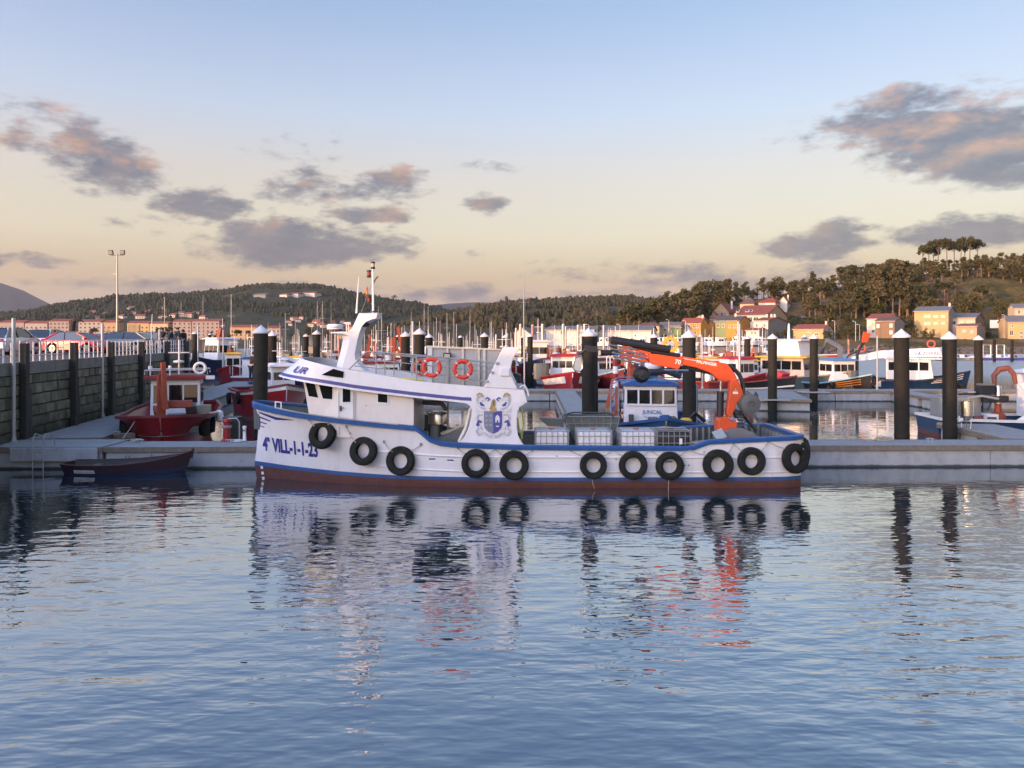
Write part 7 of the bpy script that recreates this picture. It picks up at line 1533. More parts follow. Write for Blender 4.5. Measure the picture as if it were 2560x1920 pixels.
def house(label, px0, px1, yb, ye, yr, Y, wall, roof, dep=9, gable='side', wins=(), door=None, side=None, chim=None, group='houses on the far shore', hip=0.0, px2=None, panel=None, th=None):
    """facade seen between px0 and px1, the right-hand end wall between px1 and px2; gable 'side' = ridge runs along the facade, 'front' = gable faces the viewer"""
    th = th if th is not None else (TH if px2 else R(-18)); u = Vector((math.cos(th), math.sin(th))); v = Vector((-u.y, u.x))
    P0 = Vector((WX(px0, Y), Y))
    def along(px): a = (px-CXP)/FPX; return (a*P0.y-P0.x)/(u.x-a*u.y)
    w = along(px1); P1 = P0+u*w
    if px2: a2 = (px2-CXP)/FPX; dep = max(4, min(26, (a2*P1.y-P1.x)/(v.x-a2*v.y)))
    mid = P0+u*w/2; Ym = mid.y
    zb, ze = WZ(yb, Ym), WZ(ye, Ym); rp_ = mid+v*(dep*.5 if gable == 'side' else 0); zr = WZ(yr, rp_.y)
    zb = min(zb, ze-2)
    t = thing('house', label, 'house', (mid.x, mid.y, zb), th, group); h = ze-zb; rh = max(.8, zr-ze); hw = w/2; H = h
    mb = MB()
    if gable == 'side' and not hip: mb.loft([[(x,0,-4),(x,dep,-4),(x,dep,H),(x,dep/2,H+rh-.1),(x,0,H)] for x in (-hw, hw)][::-1])
    elif gable == 'front': mb.prism([(-hw,-4),(hw,-4),(hw,H),(0,H+rh-.1),(-hw,H)], 0, dep)
    else: mb.box(-hw, hw, 0, dep, -4, H)
    mb.build('wall', W_[wall], t)
    if side: mb = MB(); mb.loft([[(x,.02,-4),(x,dep-.02,-4),(x,dep-.02,H-.02),(x,dep/2,H+rh-.14),(x,.02,H-.02)] for x in (hw+.03, hw+.001)]); mb.build('side_wall', W_[side], t)  # end-wall colour; on several houses it holds the shade of that side
    if panel: a = along(panel[0])-hw; b = along(panel[1])-hw; mb = MB(); mb.box(a, b, -.03, -.001, -3.9, H-.02); mb.build('painted_wall', W_[panel[2]], t)
    o = .4; mb = MB()
    if hip: 
        k = hip*hw; mb.loft([[(-hw-o,-o,H),(hw+o,-o,H),(hw+o,dep+o,H),(-hw-o,dep+o,H)],[(-hw-o,-o,H+.15),(hw+o,-o,H+.15),(hw+o,dep+o,H+.15),(-hw-o,dep+o,H+.15)],[(-hw+k,dep/2-.05,H+rh),(hw-k,dep/2-.05,H+rh),(hw-k,dep/2+.05,H+rh),(-hw+k,dep/2+.05,H+rh)]])
    elif gable == 'side':
        sl = rh/(dep/2); mb.loft([[(x,-o,H-o*sl),(x,dep/2,H+rh),(x,dep+o,H-o*sl),(x,dep+o,H-o*sl+.22),(x,dep/2,H+rh+.22),(x,-o,H-o*sl+.22)] for x in (-hw-o, hw+o)][::-1])
    else:
        sl = rh/hw; mb.prism([(-hw-o,H-o*sl),(0,H+rh),(hw+o,H-o*sl),(hw+o,H-o*sl+.22),(0,H+rh+.22),(-hw-o,H-o*sl+.22)], -o, dep+o)
    r = mb.build('roof', RF[roof], t)
    if gable == 'side' and not hip: mb = MB(); mb.tube([(-hw-o,-o-.08,H-o*rh/(dep/2)+.05),(hw+o,-o-.08,H-o*rh/(dep/2)+.05)], .10, 5); mb.build('gutter', frame_m, r)
    for (a, b, c, d) in wins:      # window pixel boxes
        wx0, wx1 = along(a)-hw, along(b)-hw; yy = (P0+u*along((a+b)/2)).y; wz0, wz1 = WZ(d, yy)-zb, WZ(c, yy)-zb
        mb = MB(); mb.box(wx0-.14, wx1+.14, -.06, .05, wz0-.14, wz1+.14); f = mb.build('window', frame_m, t); mb = MB(); mb.box(wx0, wx1, -.085, -.05, wz0, wz1); mb.build('pane', shut, f); mb = MB(); mb.box((wx0+wx1)/2-.05, (wx0+wx1)/2+.05, -.11, -.08, wz0, wz1); mb.build('mullion', frame_m, f); mb = MB(); mb.box(wx0-.25, wx1+.25, -.22, .0, wz0-.26, wz0-.14); mb.build('sill', frame_m, f)
    if door: a, b, c, d = door; yy = (P0+u*along((a+b)/2)).y; mb = MB(); mb.box(along(a)-hw, along(b)-hw, -.06, .05, WZ(d,yy)-zb, WZ(c,yy)-zb); mb.build('door', M('door_brown', (.10,.05,.03), .6), t)
    for px in (chim or ()):
        xx = max(-hw+.6, min(hw-.6, along(px)-hw)); mb = MB(); mb.box(xx-.35, xx+.35, dep*.45, dep*.45+.7, H+rh*.4, H+rh+1.3); mb.build('chimney', W_['white'], r); mb = MB(); mb.box(xx-.42, xx+.42, dep*.45-.07, dep*.45+.77, H+rh+1.302, H+rh+1.45); mb.build('chimney_cap', RF['red'], r)
    return t
house('tan gabled house with red roof left of the long tan building', 1781, 1822, 797, 780, 758, 345, 'tan', 'red', 14, 'front', [(1802,1807,781,790),(1809,1815,781,790)], chim=(1815,), px2=1852, th=R(-30))
house('small annexe gable beside the tan gabled house', 1772, 1790, 797, 784, 776, 341, 'tan', 'red', 6, 'front')
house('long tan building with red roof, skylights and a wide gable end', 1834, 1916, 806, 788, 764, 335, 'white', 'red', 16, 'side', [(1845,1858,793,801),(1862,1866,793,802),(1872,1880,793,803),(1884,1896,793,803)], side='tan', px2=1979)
for i, px in enumerate((1845, 1868, 1877, 1902)):      # skylights on the long roof
    th_ = TH; a_ = P(px, 778-.11*(px-1845)*0, 337+ (px-1845)*-.06)
    t = thing('skylight', ['leftmost','second','third','rightmost'][i]+' roof window on the long red-roofed building', 'skylight', tuple(a_), th_, 'roof windows on the long building'); mb = MB(); mb.obox((0,0,0), (.7,0,0), (0,.6,.45), (0,-.12,.16)); mb.build('frame', offwhite, t); mb = MB(); mb.obox((0,-.09,.12), (.5,0,0), (0,.42,.32), (0,-.1,.13)); mb.build('pane', shut, t)
house('house with red hipped roof above the long tan building', 1896, 1938, 766, 757, 745, 366, 'white', 'bright', 10, hip=.6, px2=1957, th=R(-30))
house('white-gabled house with red roof and chimneys on the slope', 1948, 1968, 765, 754, 741, 372, 'white', 'bright', 8, 'front', px2=2006, th=R(-25), chim=(1964,))
house('house with pale brown hipped roof behind the tan gabled house', 1850, 1885, 771, 760, 747, 368, 'cream', 'brown', 10, hip=.6, px2=1898, th=R(-30))
house('ochre house with white left third and red roof nearest the boatyard', 1702, 1752, 840, 808, 796, 300, 'ochre', 'red', 10, wins=[(1705,1709,813,819),(1713,1717,813,819),(1720,1724,813,819),(1733,1737,813,819),(1742,1746,813,819)], px2=1770, panel=(1702.3,1726,'white'), chim=(1748,))
house('ochre gabled shed between the two colourful houses', 1768, 1786, 840, 812, 803, 306, 'orange', 'red', 8, 'front')
house('green and orange house with dark roof', 1788, 1848, 839, 802, 792, 300, 'orange', 'dark', 11, wins=[(1793,1798,811,817),(1806,1811,811,817),(1822,1826,813,819),(1834,1838,813,819)], px2=1876, panel=(1788.3,1816,'green'), chim=(1826,), door=(1840,1844,826,838))
house('white two-storey house with gable side coloured grey for shade', 1886, 1920, 835, 802, 794, 295, 'white', 'red', 9, 'side', [(1890,1894,810,817),(1909,1913,810,817)], chim=(1895, 1907, 1915), side='grey', px2=1966)
house('small white cottage in front of the white two-storey house', 1865, 1898, 843, 826, 822, 285, 'white', 'red', 6, wins=[(1878,1882,830,835),(1886,1890,830,835)], side='pink', px2=1918)
house('long low yellow bungalow with red roof', 1983, 2058, 844, 823, 812, 292, 'yellow', 'red', 9, wins=[(2018,2021,826,831),(2023,2026,826,831),(2038,2046,833,838)], chim=(2054,), side='pale', px2=2082)
house('white house with red roof behind the brown house', 2167, 2222, 841, 797, 785, 306, 'white', 'red', 10, wins=[(2179,2186,807,813),(2180,2186,825,831)], side='pale', px2=2250)
house('brown house with dark roof and three light windows', 2188, 2236, 853, 803, 794, 287, 'brown', 'brown', 12, side='grey', px2=2262)
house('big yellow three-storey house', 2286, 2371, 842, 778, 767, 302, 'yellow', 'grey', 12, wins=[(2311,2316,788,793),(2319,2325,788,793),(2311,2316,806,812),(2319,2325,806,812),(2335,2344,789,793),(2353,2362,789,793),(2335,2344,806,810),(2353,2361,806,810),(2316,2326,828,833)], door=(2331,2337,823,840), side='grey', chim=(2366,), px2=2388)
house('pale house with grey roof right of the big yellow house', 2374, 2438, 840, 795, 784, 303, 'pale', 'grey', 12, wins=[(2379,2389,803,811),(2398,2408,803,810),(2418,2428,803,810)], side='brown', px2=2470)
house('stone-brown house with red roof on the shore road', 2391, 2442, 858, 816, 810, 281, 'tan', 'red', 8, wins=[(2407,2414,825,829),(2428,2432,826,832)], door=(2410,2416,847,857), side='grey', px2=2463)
house('cream house cut by the right edge of the photo', 2520, 2600, 856, 805, 790, 285, 'yellow', 'grey', 12, wins=[(2525,2532,826,838),(2529,2533,812,818),(2551,2556,829,835),(2551,2556,840,846)]); house('tall upper block of the cream house at the right edge', 2537, 2600, 806, 770, 760, 300, 'cream', 'grey', 9, wins=[(2545,2550,776,784)])
# low buildings at the left of the right shore
house('long white warehouse with grey roof behind the marina', 1364, 1485, 846, 825, 816, 262, 'white', 'grey', 14, wins=[(1402,1412,828,835),(1448,1456,830,834)]); house('long white warehouse right of the dark tree', 1490, 1628, 846, 826, 815, 263, 'white', 'grey', 14)
house('small white gabled boathouse left of the warehouse', 1286, 1322, 848, 832, 819, 255, 'white', 'grey', 9, 'front'); house('white cottage with pale gable between the boathouse and the warehouse', 1325, 1362, 848, 830, 820, 268, 'white', 'dark', 8)
house('low beige house with brown roof above the warehouse', 1592, 1648, 833, 815, 806, 290, 'cream', 'brown', 9, hip=.5); house('low cream house right of the beige house', 1648, 1700, 836, 815, 806, 296, 'cream', 'grey', 9, wins=[(1660,1666,822,827)]); house('green shed left of the white house', 1678, 1703, 840, 818, 810, 294, 'green', 'brown', 6)
house('cream gabled house behind the ochre house', 1730, 1768, 810, 800, 788, 318, 'cream', 'brown', 9, 'front'); house('pink-roofed long shed left of the tan gabled house', 1776, 1832, 812, 799, 790, 322, 'tan', 'brown', 9)
for i, (px0, px1, yb, ye, yr, Y, wl, rf) in enumerate([(1985,2012,800,792,786,365,'tan','brown'),(2020,2045,790,783,778,395,'pale','grey'),(2372,2386,753,748,745,420,'white','grey')]):
    house(['low tan farm building on the slope','pale hut higher up the slope','small white hut among the trees above the big yellow house'][i], px0, px1, yb, ye, yr, Y, wl, rf, 6)
# pale shutters of the brown house
par = [q for q in bpy.data.objects if q.get('label') == 'brown house with dark roof and three light windows'][0]
for (fx, fz) in ((-.32, .78), (.30, .80), (.30, .45)):
    Hh = 7.2; ww = (WX(2236,287)-WX(2188,287))*1.0; mb = MB(); mb.box(fx*ww-.55, fx*ww+.55, -.12, .02, fz*Hh-.75, fz*Hh+.75); mb.build('shuttered_window', frame_m, par)
# billboard, poles, sea wall
t = thing('billboard', 'white billboard standing beside the pale house', 'billboard', (WX(2489, 300), 300, WZ(838, 300))); p0 = WZ(838,300); mb = MB(); mb.box(WX(2475,300)-WX(2489,300), WX(2502,300)-WX(2489,300), -.1, .1, WZ(820,300)-p0, WZ(800,300)-p0); mb.build('panel', white2, t)
for s in (-1.4, 1.4): mb = MB(); mb.tube([(s,.2,-1),(s,.2,WZ(805,300)-p0)], .12, 6); mb.build('leg', dkgrey, t)
for i, (px, y0, y1, Y) in enumerate([(1672,835,800,285),(1714,840,802,290),(2087,840,803,285),(2139,850,804,272),(2149,850,812,274),(2353,840,803,290),(2512,850,788,286),(2508,850,800,288),(1550,845,812,255),(1472,845,812,258)]):
    t = thing('utility_pole', ['street lamp pole above the warehouse','bent-arm lamp pole before the white house','pole right of the yellow bungalow','pole with lit lamp left of the white house','second pole left of the white house','pole in front of the big yellow house','tall pole left of the cream house','shorter pole left of the cream house','pole at the right warehouse','pole behind the jib pile'][i], 'pole', (WX(px, Y), Y, WZ(y0, Y)), 0, 'poles along the far shore'); hh = WZ(y1, Y)-WZ(y0, Y)
    mb = MB(); mb.tube([(0,0,-1),(0,0,hh)], [.13,.09], 6); mb.build('pole', galv, t); mb = MB(); mb.tube([(0,0,hh),(-.6,0,hh+.15)], .06, 5); mb.build('arm', galv, t); mb = MB(); mb.box(-1.1,-.5,-.12,.12,hh+.1,hh+.24); mb.build('lamp_head', white2, t)
mb = MB()
mb.loft([[(x, y0, z) for y0, z in ((273.5,0),(273.5,WZ(852,274)),(274.1,WZ(852,274)),(274.1,0))] for x in (WX(2100,274), WX(2600,274))]); tag(mb.build('sea_wall', W_['brown']), 'long brown retaining wall below the shore houses', 'wall')
t = thing('sail_sculpture', 'slim white pointed beacon on the shore left of the yellow bungalow', 'beacon', (WX(1972, 262), 262, 1.9)); hh = WZ(812,262)-1.9; mb = MB(); mb.lathe([(.9,0),(.55,hh*.3),(.35,hh),(.05,hh+.6)], n=10); mb.build('tower', white2, t, True); mb = MB(); mb.box(-.3,2.2,-1,1,0,1.1); mb.build('hut', white2, t)

# ================================================================ trees
def leafm(nm, a, b):
    m = bpy.data.materials.new(nm); m.use_nodes = True; nt = m.node_tree; bs = nt.nodes['Principled BSDF']; oi = node(nt, 'ShaderNodeObjectInfo'); geo = node(nt, 'ShaderNodeNewGeometry')
    n = node(nt, 'ShaderNodeTexNoise'); n.inputs['Scale'].default_value = .35; n.inputs['Detail'].default_value = 3; nt.links.new(geo.outputs['Position'], n.inputs[0])
    f = mth(nt, 'ADD', mth(nt, 'MULTIPLY', oi.outputs['Random'], .55), mth(nt, 'MULTIPLY', n.outputs[0], .6), clamp=True); c = mixc(nt, f, a, b); nt.links.new(c, bs.inputs['Base Color']); bs.inputs['Roughness'].default_value = .8; bs.inputs['Specular IOR Level'].default_value = .2
    return m
pine_l = leafm('pine_needles', (.034,.044,.016), (.095,.085,.034)); euc_l = leafm('eucalyptus_leaves', (.045,.053,.021), (.125,.10,.048)); oak_l = leafm('broad_leaves', (.034,.047,.016), (.11,.092,.034)); bare_l = leafm('bare_twigs', (.075,.05,.032), (.13,.085,.05))
bark = M('pale_bark', (.20,.14,.095), .9, var=.3, rnd=.2)
def crown_mesh(nm, mat, blobs, leaves, size, seed, flat=1.0):
    rg = random.Random(seed); mb = MB()
    for (c, r) in blobs:
        n = max(6, int(leaves*r*r))
        for _ in range(n):
            d = Vector((rg.gauss(0,1), rg.gauss(0,1), rg.gauss(0,1))).normalized(); rad = r*(rg.random()**.4); p = Vector(c)+Vector((d.x*rad, d.y*rad, d.z*rad*flat))
            u = Vector((rg.gauss(0,1), rg.gauss(0,1), rg.gauss(0,.5))).normalized(); v = u.cross(Vector((rg.gauss(0,1), rg.gauss(0,1), rg.gauss(0,1)))).normalized(); s = size*rg.uniform(.6, 1.25)
            mb.add([p-u*s-v*s*.5, p+u*s*.2-v*s*.7, p+u*s+v*s*.4, p-u*s*.3+v*s*.7], [(0,1,2,3)])
    return mb.mesh(nm, mat)
def trunk_mesh(nm, pts, rad, limbs, mat=bark):
    mb = MB(); mb.tube(pts, rad, 6)
    for a, b, r in limbs: mb.tube([a, (Vector(a)+Vector(b))/2+Vector((0,0,.15)), b], [r, r*.7, r*.3], 4)
    return mb.mesh(nm, mat)
PROT = []
rt = random.Random(3)
for k in range(3):      # umbrella pine, unit height about 1 * 10 m
    h = 10; tp = [(0,0,-.6),(.15*rt.uniform(-1,1),.1,h*.35),(.4*rt.uniform(-1,1),.2,h*.62),(.3,.1,h*.82)]
    bl = []; lm = []
    for i in range(14):
        a = rt.uniform(0, 6.28); r_ = rt.uniform(.2, 2.6); c = (math.cos(a)*r_, math.sin(a)*r_, h*rt.uniform(.74, .95)-r_*.18); bl.append((c, rt.uniform(.95, 1.5))); lm.append((tp[2+(i % 2)], c, .09))
    PROT.append(('pine', crown_mesh('crown', pine_l, bl, 40, .34, 10+k, .6), trunk_mesh('trunk', tp, [.26,.20,.16,.08], lm), h))
for k in range(3):      # eucalyptus: tall bare stem, loose crown
    h = 10; tp = [(0,0,-.6),(.1,.0,h*.3),(.2*rt.uniform(-1,1),.1,h*.6),(.2*rt.uniform(-1,1),0,h*.95)]; bl = []; lm = []
    for i in range(15):
        z = h*rt.uniform(.42, 1.0); w = 1.45*(1.08-z/h)**.5+.25; a = rt.uniform(0, 6.28); r_ = rt.uniform(0, w); c = (math.cos(a)*r_, math.sin(a)*r_, z); bl.append((c, rt.uniform(.65, 1.1))); lm.append(((0,0,z-.8), c, .06))
    PROT.append(('eucalyptus', crown_mesh('crown', euc_l, bl, 60, .30, 20+k, .9), trunk_mesh('trunk', tp, [.17,.14,.11,.04], lm), h))
for k in range(3):      # broad-leaved and bushy
    h = 8; bl = []; lm = []
    for i in range(20):
        d = Vector((rt.gauss(0,1), rt.gauss(0,1), rt.gauss(0,1))).normalized(); r_ = rt.random()**.5; c = (d.x*2.4*r_, d.y*2.4*r_, h*.54+d.z*h*.38*r_); bl.append((c, rt.uniform(.7, 1.15))); lm.append(((0,0,h*.3), c, .08))
    PROT.append(('broadleaf', crown_mesh('crown', oak_l, bl, 40, .32, 30+k, .9), trunk_mesh('trunk', [(0,0,-.6),(.05,0,h*.25),(.1,0,h*.6)], [.24,.2,.1], lm[:9]), h))
for k in range(2):      # leafless
    h = 8; bl = []; lm = []
    for i in range(16):
        d = Vector((rt.gauss(0,1), rt.gauss(0,1), abs(rt.gauss(0,1)))).normalized(); c = (d.x*2.0, d.y*2.0, h*.45+d.z*h*.45); bl.append((c, .8)); lm.append(((0,0,h*.35), c, .07))
    PROT.append(('bare', crown_mesh('crown', bare_l, bl, 22, .16, 40+k, 1), trunk_mesh('trunk', [(0,0,-.6),(0,0,h*.35),(.1,0,h*.7)], [.2,.15,.06], lm), h))
KL = {'pine': ['umbrella pine', 'pine tree'], 'eucalyptus': ['tall eucalyptus', 'eucalyptus_tree'], 'broadleaf': ['bushy green tree', 'broadleaf_tree'], 'bare': ['leafless brown tree', 'bare_tree']}
NM = {'pine': 'pine_tree', 'eucalyptus': 'eucalyptus_tree', 'broadleaf': 'broadleaf_tree', 'bare': 'bare_tree'}
def zone(px, Y):
    a = 'above the warehouses' if px < 1700 else 'behind the ochre houses' if px < 1860 else 'above the long tan building' if px < 2020 else 'above the yellow bungalow' if px < 2160 else 'above the brown house' if px < 2280 else 'above the big yellow house' if px < 2400 else 'above the right-edge houses'
    return a
def tree(kind, px, Y, hgt, ground=None, seed=0, label=None, wide=1.0):
    rg = random.Random(seed); c = [p for p in PROT if p[0] == kind]; _, cm, tm, h0 = c[rg.randrange(len(c))]; x = WX(px, Y); z = ground if ground is not None else right_hill(x, Y); s = hgt/h0
    row = 'on the ridge' if Y > 395 else 'on the slope' if Y > 325 else 'near the shore'
    t = thing(NM[kind], label or f'{KL[kind][0]} {row} {zone(px, Y)}', 'tree', (x, Y, z-.3), rg.uniform(0, 6.28), f'{kind} trees {row} {zone(px, Y)}')
    for nm, me in (('crown', cm), ('trunk', tm)): o = inst(me, nm, t); o.scale = (s*wide, s*wide, s)
    return t
LINE = ridge([(1500,812),(1560,790),(1600,765),(1640,745),(1700,722),(1755,706),(1800,702),(1850,712),(1900,704),(1950,703),(2000,692),(2060,688),(2110,672),(2160,662),(2230,658),(2300,652),(2400,650),(2470,638),(2560,636)])
rg = random.Random(99); nt_ = 0
for i in range(128):        # the ridge line
    px = 1530+i*8.3+rg.uniform(-4, 4); Y = rg.uniform(400, 445); x = WX(px, Y); z = right_hill(x, Y); top_ = WZ(LINE(px)+rg.uniform(-10, 14), Y); hgt = max(7, min(24, top_-z)); k = rg.choice(['eucalyptus','eucalyptus','eucalyptus','broadleaf','broadleaf','pine']) if px > 1700 else rg.choice(['pine','broadleaf','eucalyptus','pine'])
    if rg.random() < .06: k = 'bare'
    tree(k, px, Y, hgt, seed=i, wide=1.15 if k != 'eucalyptus' else 1.3)
for i in range(150):         # second rank
    px = rg.uniform(1525, 2600); Y = rg.uniform(345, 412); 
    if 1770 < px < 2010 and Y < 385: continue
    if 2400 < px < 2570 and Y < 390 and rg.random() < .75: continue
    if px < 1770 and Y > 385: continue
    tree(rg.choice(['eucalyptus','broadleaf','pine','broadleaf','bare']), px, Y, rg.uniform(7, 13), seed=500+i, wide=1.2)
for i, (px, Y, hgt, k) in enumerate([(2178,352,22,'eucalyptus'),(2196,348,24,'eucalyptus'),(2214,356,25,'eucalyptus'),(2232,350,23,'eucalyptus'),(2248,352,26,'eucalyptus'),(2258,356,24,'eucalyptus'),(2270,350,22,'eucalyptus'),(2160,355,18,'broadleaf'),(2290,352,15,'broadleaf'),(2140,350,13,'broadleaf'),(2330,345,12,'broadleaf'),(2400,342,13,'broadleaf'),(2420,348,15,'broadleaf'),(2440,345,11,'broadleaf'),(2495,336,9,'broadleaf'),(2505,340,10,'broadleaf'),(2360,360,13,'pine'),(2115,340,8,'broadleaf'),(2095,332,7,'bare'),(2055,330,7,'broadleaf'),(2030,335,8,'broadleaf'),(1600,300,13,'pine'),(1570,300,14,'pine'),(1545,296,12,'broadleaf'),(1625,306,15,'pine'),(1650,310,16,'eucalyptus'),(1680,315,16,'eucalyptus'),(1585,312,17,'pine'),(1705,320,17,'eucalyptus'),(1730,330,18,'eucalyptus'),(1748,330,21,'eucalyptus'),(1765,336,20,'eucalyptus'),(1640,330,18,'pine'),(1665,335,18,'pine'),(1700,340,19,'pine')]):
    tree(k, px, Y, hgt, seed=900+i, wide=1.0 if k == 'eucalyptus' else 1.1)
for i, (px, top_, Y) in enumerate([(2308,612,428),(2322,606,432),(2345,598,430),(2368,596,428),(2385,600,433),(2402,594,430),(2425,592,428),(2445,598,434),(2335,618,438),(2412,604,440)]):
    x = WX(px, Y); z = right_hill(x, Y); o_ = ['leftmost','second','third','fourth','fifth','sixth','seventh','eighth','ninth','tenth'][i]
    tree('pine', px, Y, (WZ(top_, Y)-z)*1.02, seed=70+i, wide=.75, label=f'tall umbrella pine of the hilltop clump, {o_} from the left' if i < 8 else ['umbrella pine at the back of the hilltop clump, left one','umbrella pine at the back of the hilltop clump, right one'][i-8])
for i, (px, Y, hgt, k) in enumerate([(2283,288,6,'broadleaf'),(2326,286,3.5,'broadleaf'),(2312,287,5,'broadleaf'),(2070,284,5,'broadleaf'),(2108,286,4,'broadleaf'),(2120,284,5,'broadleaf'),(1940,284,4,'broadleaf'),(2470,300,4,'broadleaf'),(2098,288,4.5,'broadleaf'),(2140,296,7,'broadleaf'),(2270,298,8,'broadleaf'),(1962,290,4,'broadleaf'),(1475,268,8,'broadleaf'),(1452,280,9,'broadleaf'),(1462,284,10,'pine'),(1487,256,7,'broadleaf'),(1660,292,4,'broadleaf')]):
    tree(k, px, Y, hgt, seed=1300+i, wide=1.1, ground=(right_hill(WX(px,Y),Y) if px > 1500 else 2.4))
# hedges and scrub on the right hill: one uncountable mass
rg = random.Random(5); mb = MB()
for i in range(2600):
    px = rg.uniform(1760, 2600); Y = rg.uniform(305, 425); x = WX(px, Y); 
    if fbm(x, Y, .035, 3, 21) < .02: continue
    if 1770 < px < 1985 and Y < 345: continue
    z = right_hill(x, Y); s = rg.uniform(.5, 1.3)
    for _ in range(7):
        p = Vector((x+rg.gauss(0,s*.6), Y+rg.gauss(0,s*.6), z+abs(rg.gauss(.3,.4))*s)); u = Vector((rg.gauss(0,1), rg.gauss(0,1), rg.gauss(0,.6))).normalized()*s*.45; v = u.cross(Vector((rg.gauss(0,1), rg.gauss(0,1), rg.gauss(0,1)))).normalized()*s*.4
        mb.add([p-u-v*.6, p+u*.4-v, p+u+v*.5, p-u*.4+v], [(0,1,2,3)])
stuff(mb.build('hillside_scrub', oak_l), 'low green scrub and hedges covering the right hillside', 'scrub')
# distant woods on the left and middle hills: one mass each
def far_wood(nm, fn, x0, x1, y0, y1, n, size, seed, mat, lab, pxmin=-50, pxmax=1700, zmin=12):
    rg = random.Random(seed); mb = MB(); i = 0
    while i < n:
        y = rg.uniform(y0, y1); x = rg.uniform(x0, x1); px = CXP+x*FPX/y; i += 1
        if not pxmin < px < pxmax: continue
        if fbm(x, y, .006, 3, seed) < -.45: continue
        z = fn(x, y); 
        if z < zmin*(.7+.8*max(-.5, fbm(x, y, .004, 2, 17))): continue
        if fn is main_hill and 625 < px < 800 and y > 1100 and abs((HYP-740)*y/FPX+EYE-z) < 16: continue
        s = size*rg.uniform(.6, 1.3); hh = s*rg.uniform(1.0, 1.9); a = rg.uniform(0, 6.28); k = 5
        r1 = [(x+math.cos(a+q*6.283/k)*s*.55*rg.uniform(.7,1.2), y+math.sin(a+q*6.283/k)*s*.55, z+hh*rg.uniform(.25,.45)) for q in range(k)]; r2 = [(x+math.cos(a+q*6.283/k)*s*.42*rg.uniform(.6,1.2), y+math.sin(a+q*6.283/k)*s*.42, z+hh*rg.uniform(.65,.9)) for q in range(k)]
        b0 = [(x+math.cos(a+q*6.283/k)*s*.2, y+math.sin(a+q*6.283/k)*s*.2, z-1) for q in range(k)]
        mb.loft([b0, r1, r2], True, False); o = len(mb.v); mb.v.append((x, y, z+hh)); mb.f += [(o-k+q, o-k+(q+1) % k, o) for q in range(k)]
    stuff(mb.build(nm, mat), lab, 'wood')
woodm = terrain_mat('far_wood_leaves', [(.022,.030,.02),(.034,.042,.025),(.052,.052,.03)], .02, 0, .2); woodm2 = terrain_mat('mid_wood_leaves', [(.028,.034,.018),(.05,.047,.026),(.075,.058,.035)], .03, 0, .3)
far_wood('distant_wood', main_hill, -2300, 480, 1150, 2650, 42000, 5.5, 4, woodm, 'dark wood covering the far left hill', zmin=44)
far_wood('middle_wood', mid_hill, -300, 520, 600, 1280, 22000, 4.2, 8, woodm2, 'brown-green wood covering the low hill behind the marina', 800, 1800, 20)
# ================================================================ the town across the bay
rg = random.Random(77); wl = [W_['white'], W_['cream'], W_['pink'], W_['pale'], W_['white']]; n_ = 0
def far_house(px, py, wpx, Y=None, seedm=None, hpx=None, label=None, group='small houses of the distant town', fn=main_hill):
    # find where the sight line meets the hill
    y = 640.0
    if Y is None:
        while y < 2500 and WZ(py, y) > fn(WX(px, y), y): y += 12
    else: y = Y
    x = WX(px, y); z = fn(x, y); w = wpx*y/FPX; h = (hpx or wpx*.55)*y/FPX; d = w*.8
    t = thing('town_house', label, 'house', (x, y, z-1), rg.uniform(-.5, .5), group); mb = MB(); mb.prism([(-w/2,-2),(w/2,-2),(w/2,h),(0,h+w*.0),(-w/2,h)], 0, d); mb.build('wall', rg.choice(wl), t)
    mb = MB(); mb.loft([[(xx,-.4,h),(xx,d/2,h+w*.25),(xx,d+.4,h),(xx,d+.4,h+.3),(xx,d/2,h+w*.25+.35),(xx,-.4,h+.3)] for xx in (-w/2-.4, w/2+.4)][::-1]); mb.build('roof', rg.choice([RF['red'], RF['red'], RF['brown']]), t)
    mb = MB(); [mb.box(lerp(-w/2,w/2,a)-w*.06, lerp(-w/2,w/2,a)+w*.06, -.15, .0, h*.4, h*.72) for a in (.25, .5, .75)]; mb.build('windows', shut, t)
cl = [(232,785,12,7),(262,787,16,8),(278,780,10,5),(325,778,20,10),(335,785,14,8),(368,782,14,9),(395,780,10,6),(412,772,12,6),(440,772,10,7),(452,787,16,9),(470,790,18,8),(430,793,20,8),(405,795,18,7),(350,795,22,7),(490,785,14,7),(505,795,16,7),(730,795,10,6),(738,798,12,7),(745,805,12,7),(752,797,10,8),(722,803,12,6),(770,798,10,6),(790,806,24,7),(800,812,16,8),(810,815,14,7),(776,816,14,8),(830,806,14,6),(855,806,12,6),(870,808,14,6),(725,812,9,6),(1010,805,12,5),(1036,808,10,5),(1190,812,10,4),(300,795,18,6),(215,792,14,5),(240,795,16,5)]
for i, (px, py, w, h) in enumerate(cl):
    z_ = 'behind the car park' if px < 520 else 'left of the mast arch' if px < 900 else 'right of the mast arch'
    far_house(px, py+4, w, None, hpx=h, label='tiny pale house of the distant town '+z_, group='distant town houses '+z_)
for i, (px, py, w, h) in enumerate([(1352,799,12,4),(1408,803,16,5),(1388,799,8,4),(1466,790,12,4),(1500,792,22,5),(1440,788,8,3),(1360,812,14,4)]):
    far_house(px, py+4, w, None, hpx=h, label='tiny pale house on the brown hill behind the warehouse', group='tiny houses on the brown hill', fn=mid_hill)
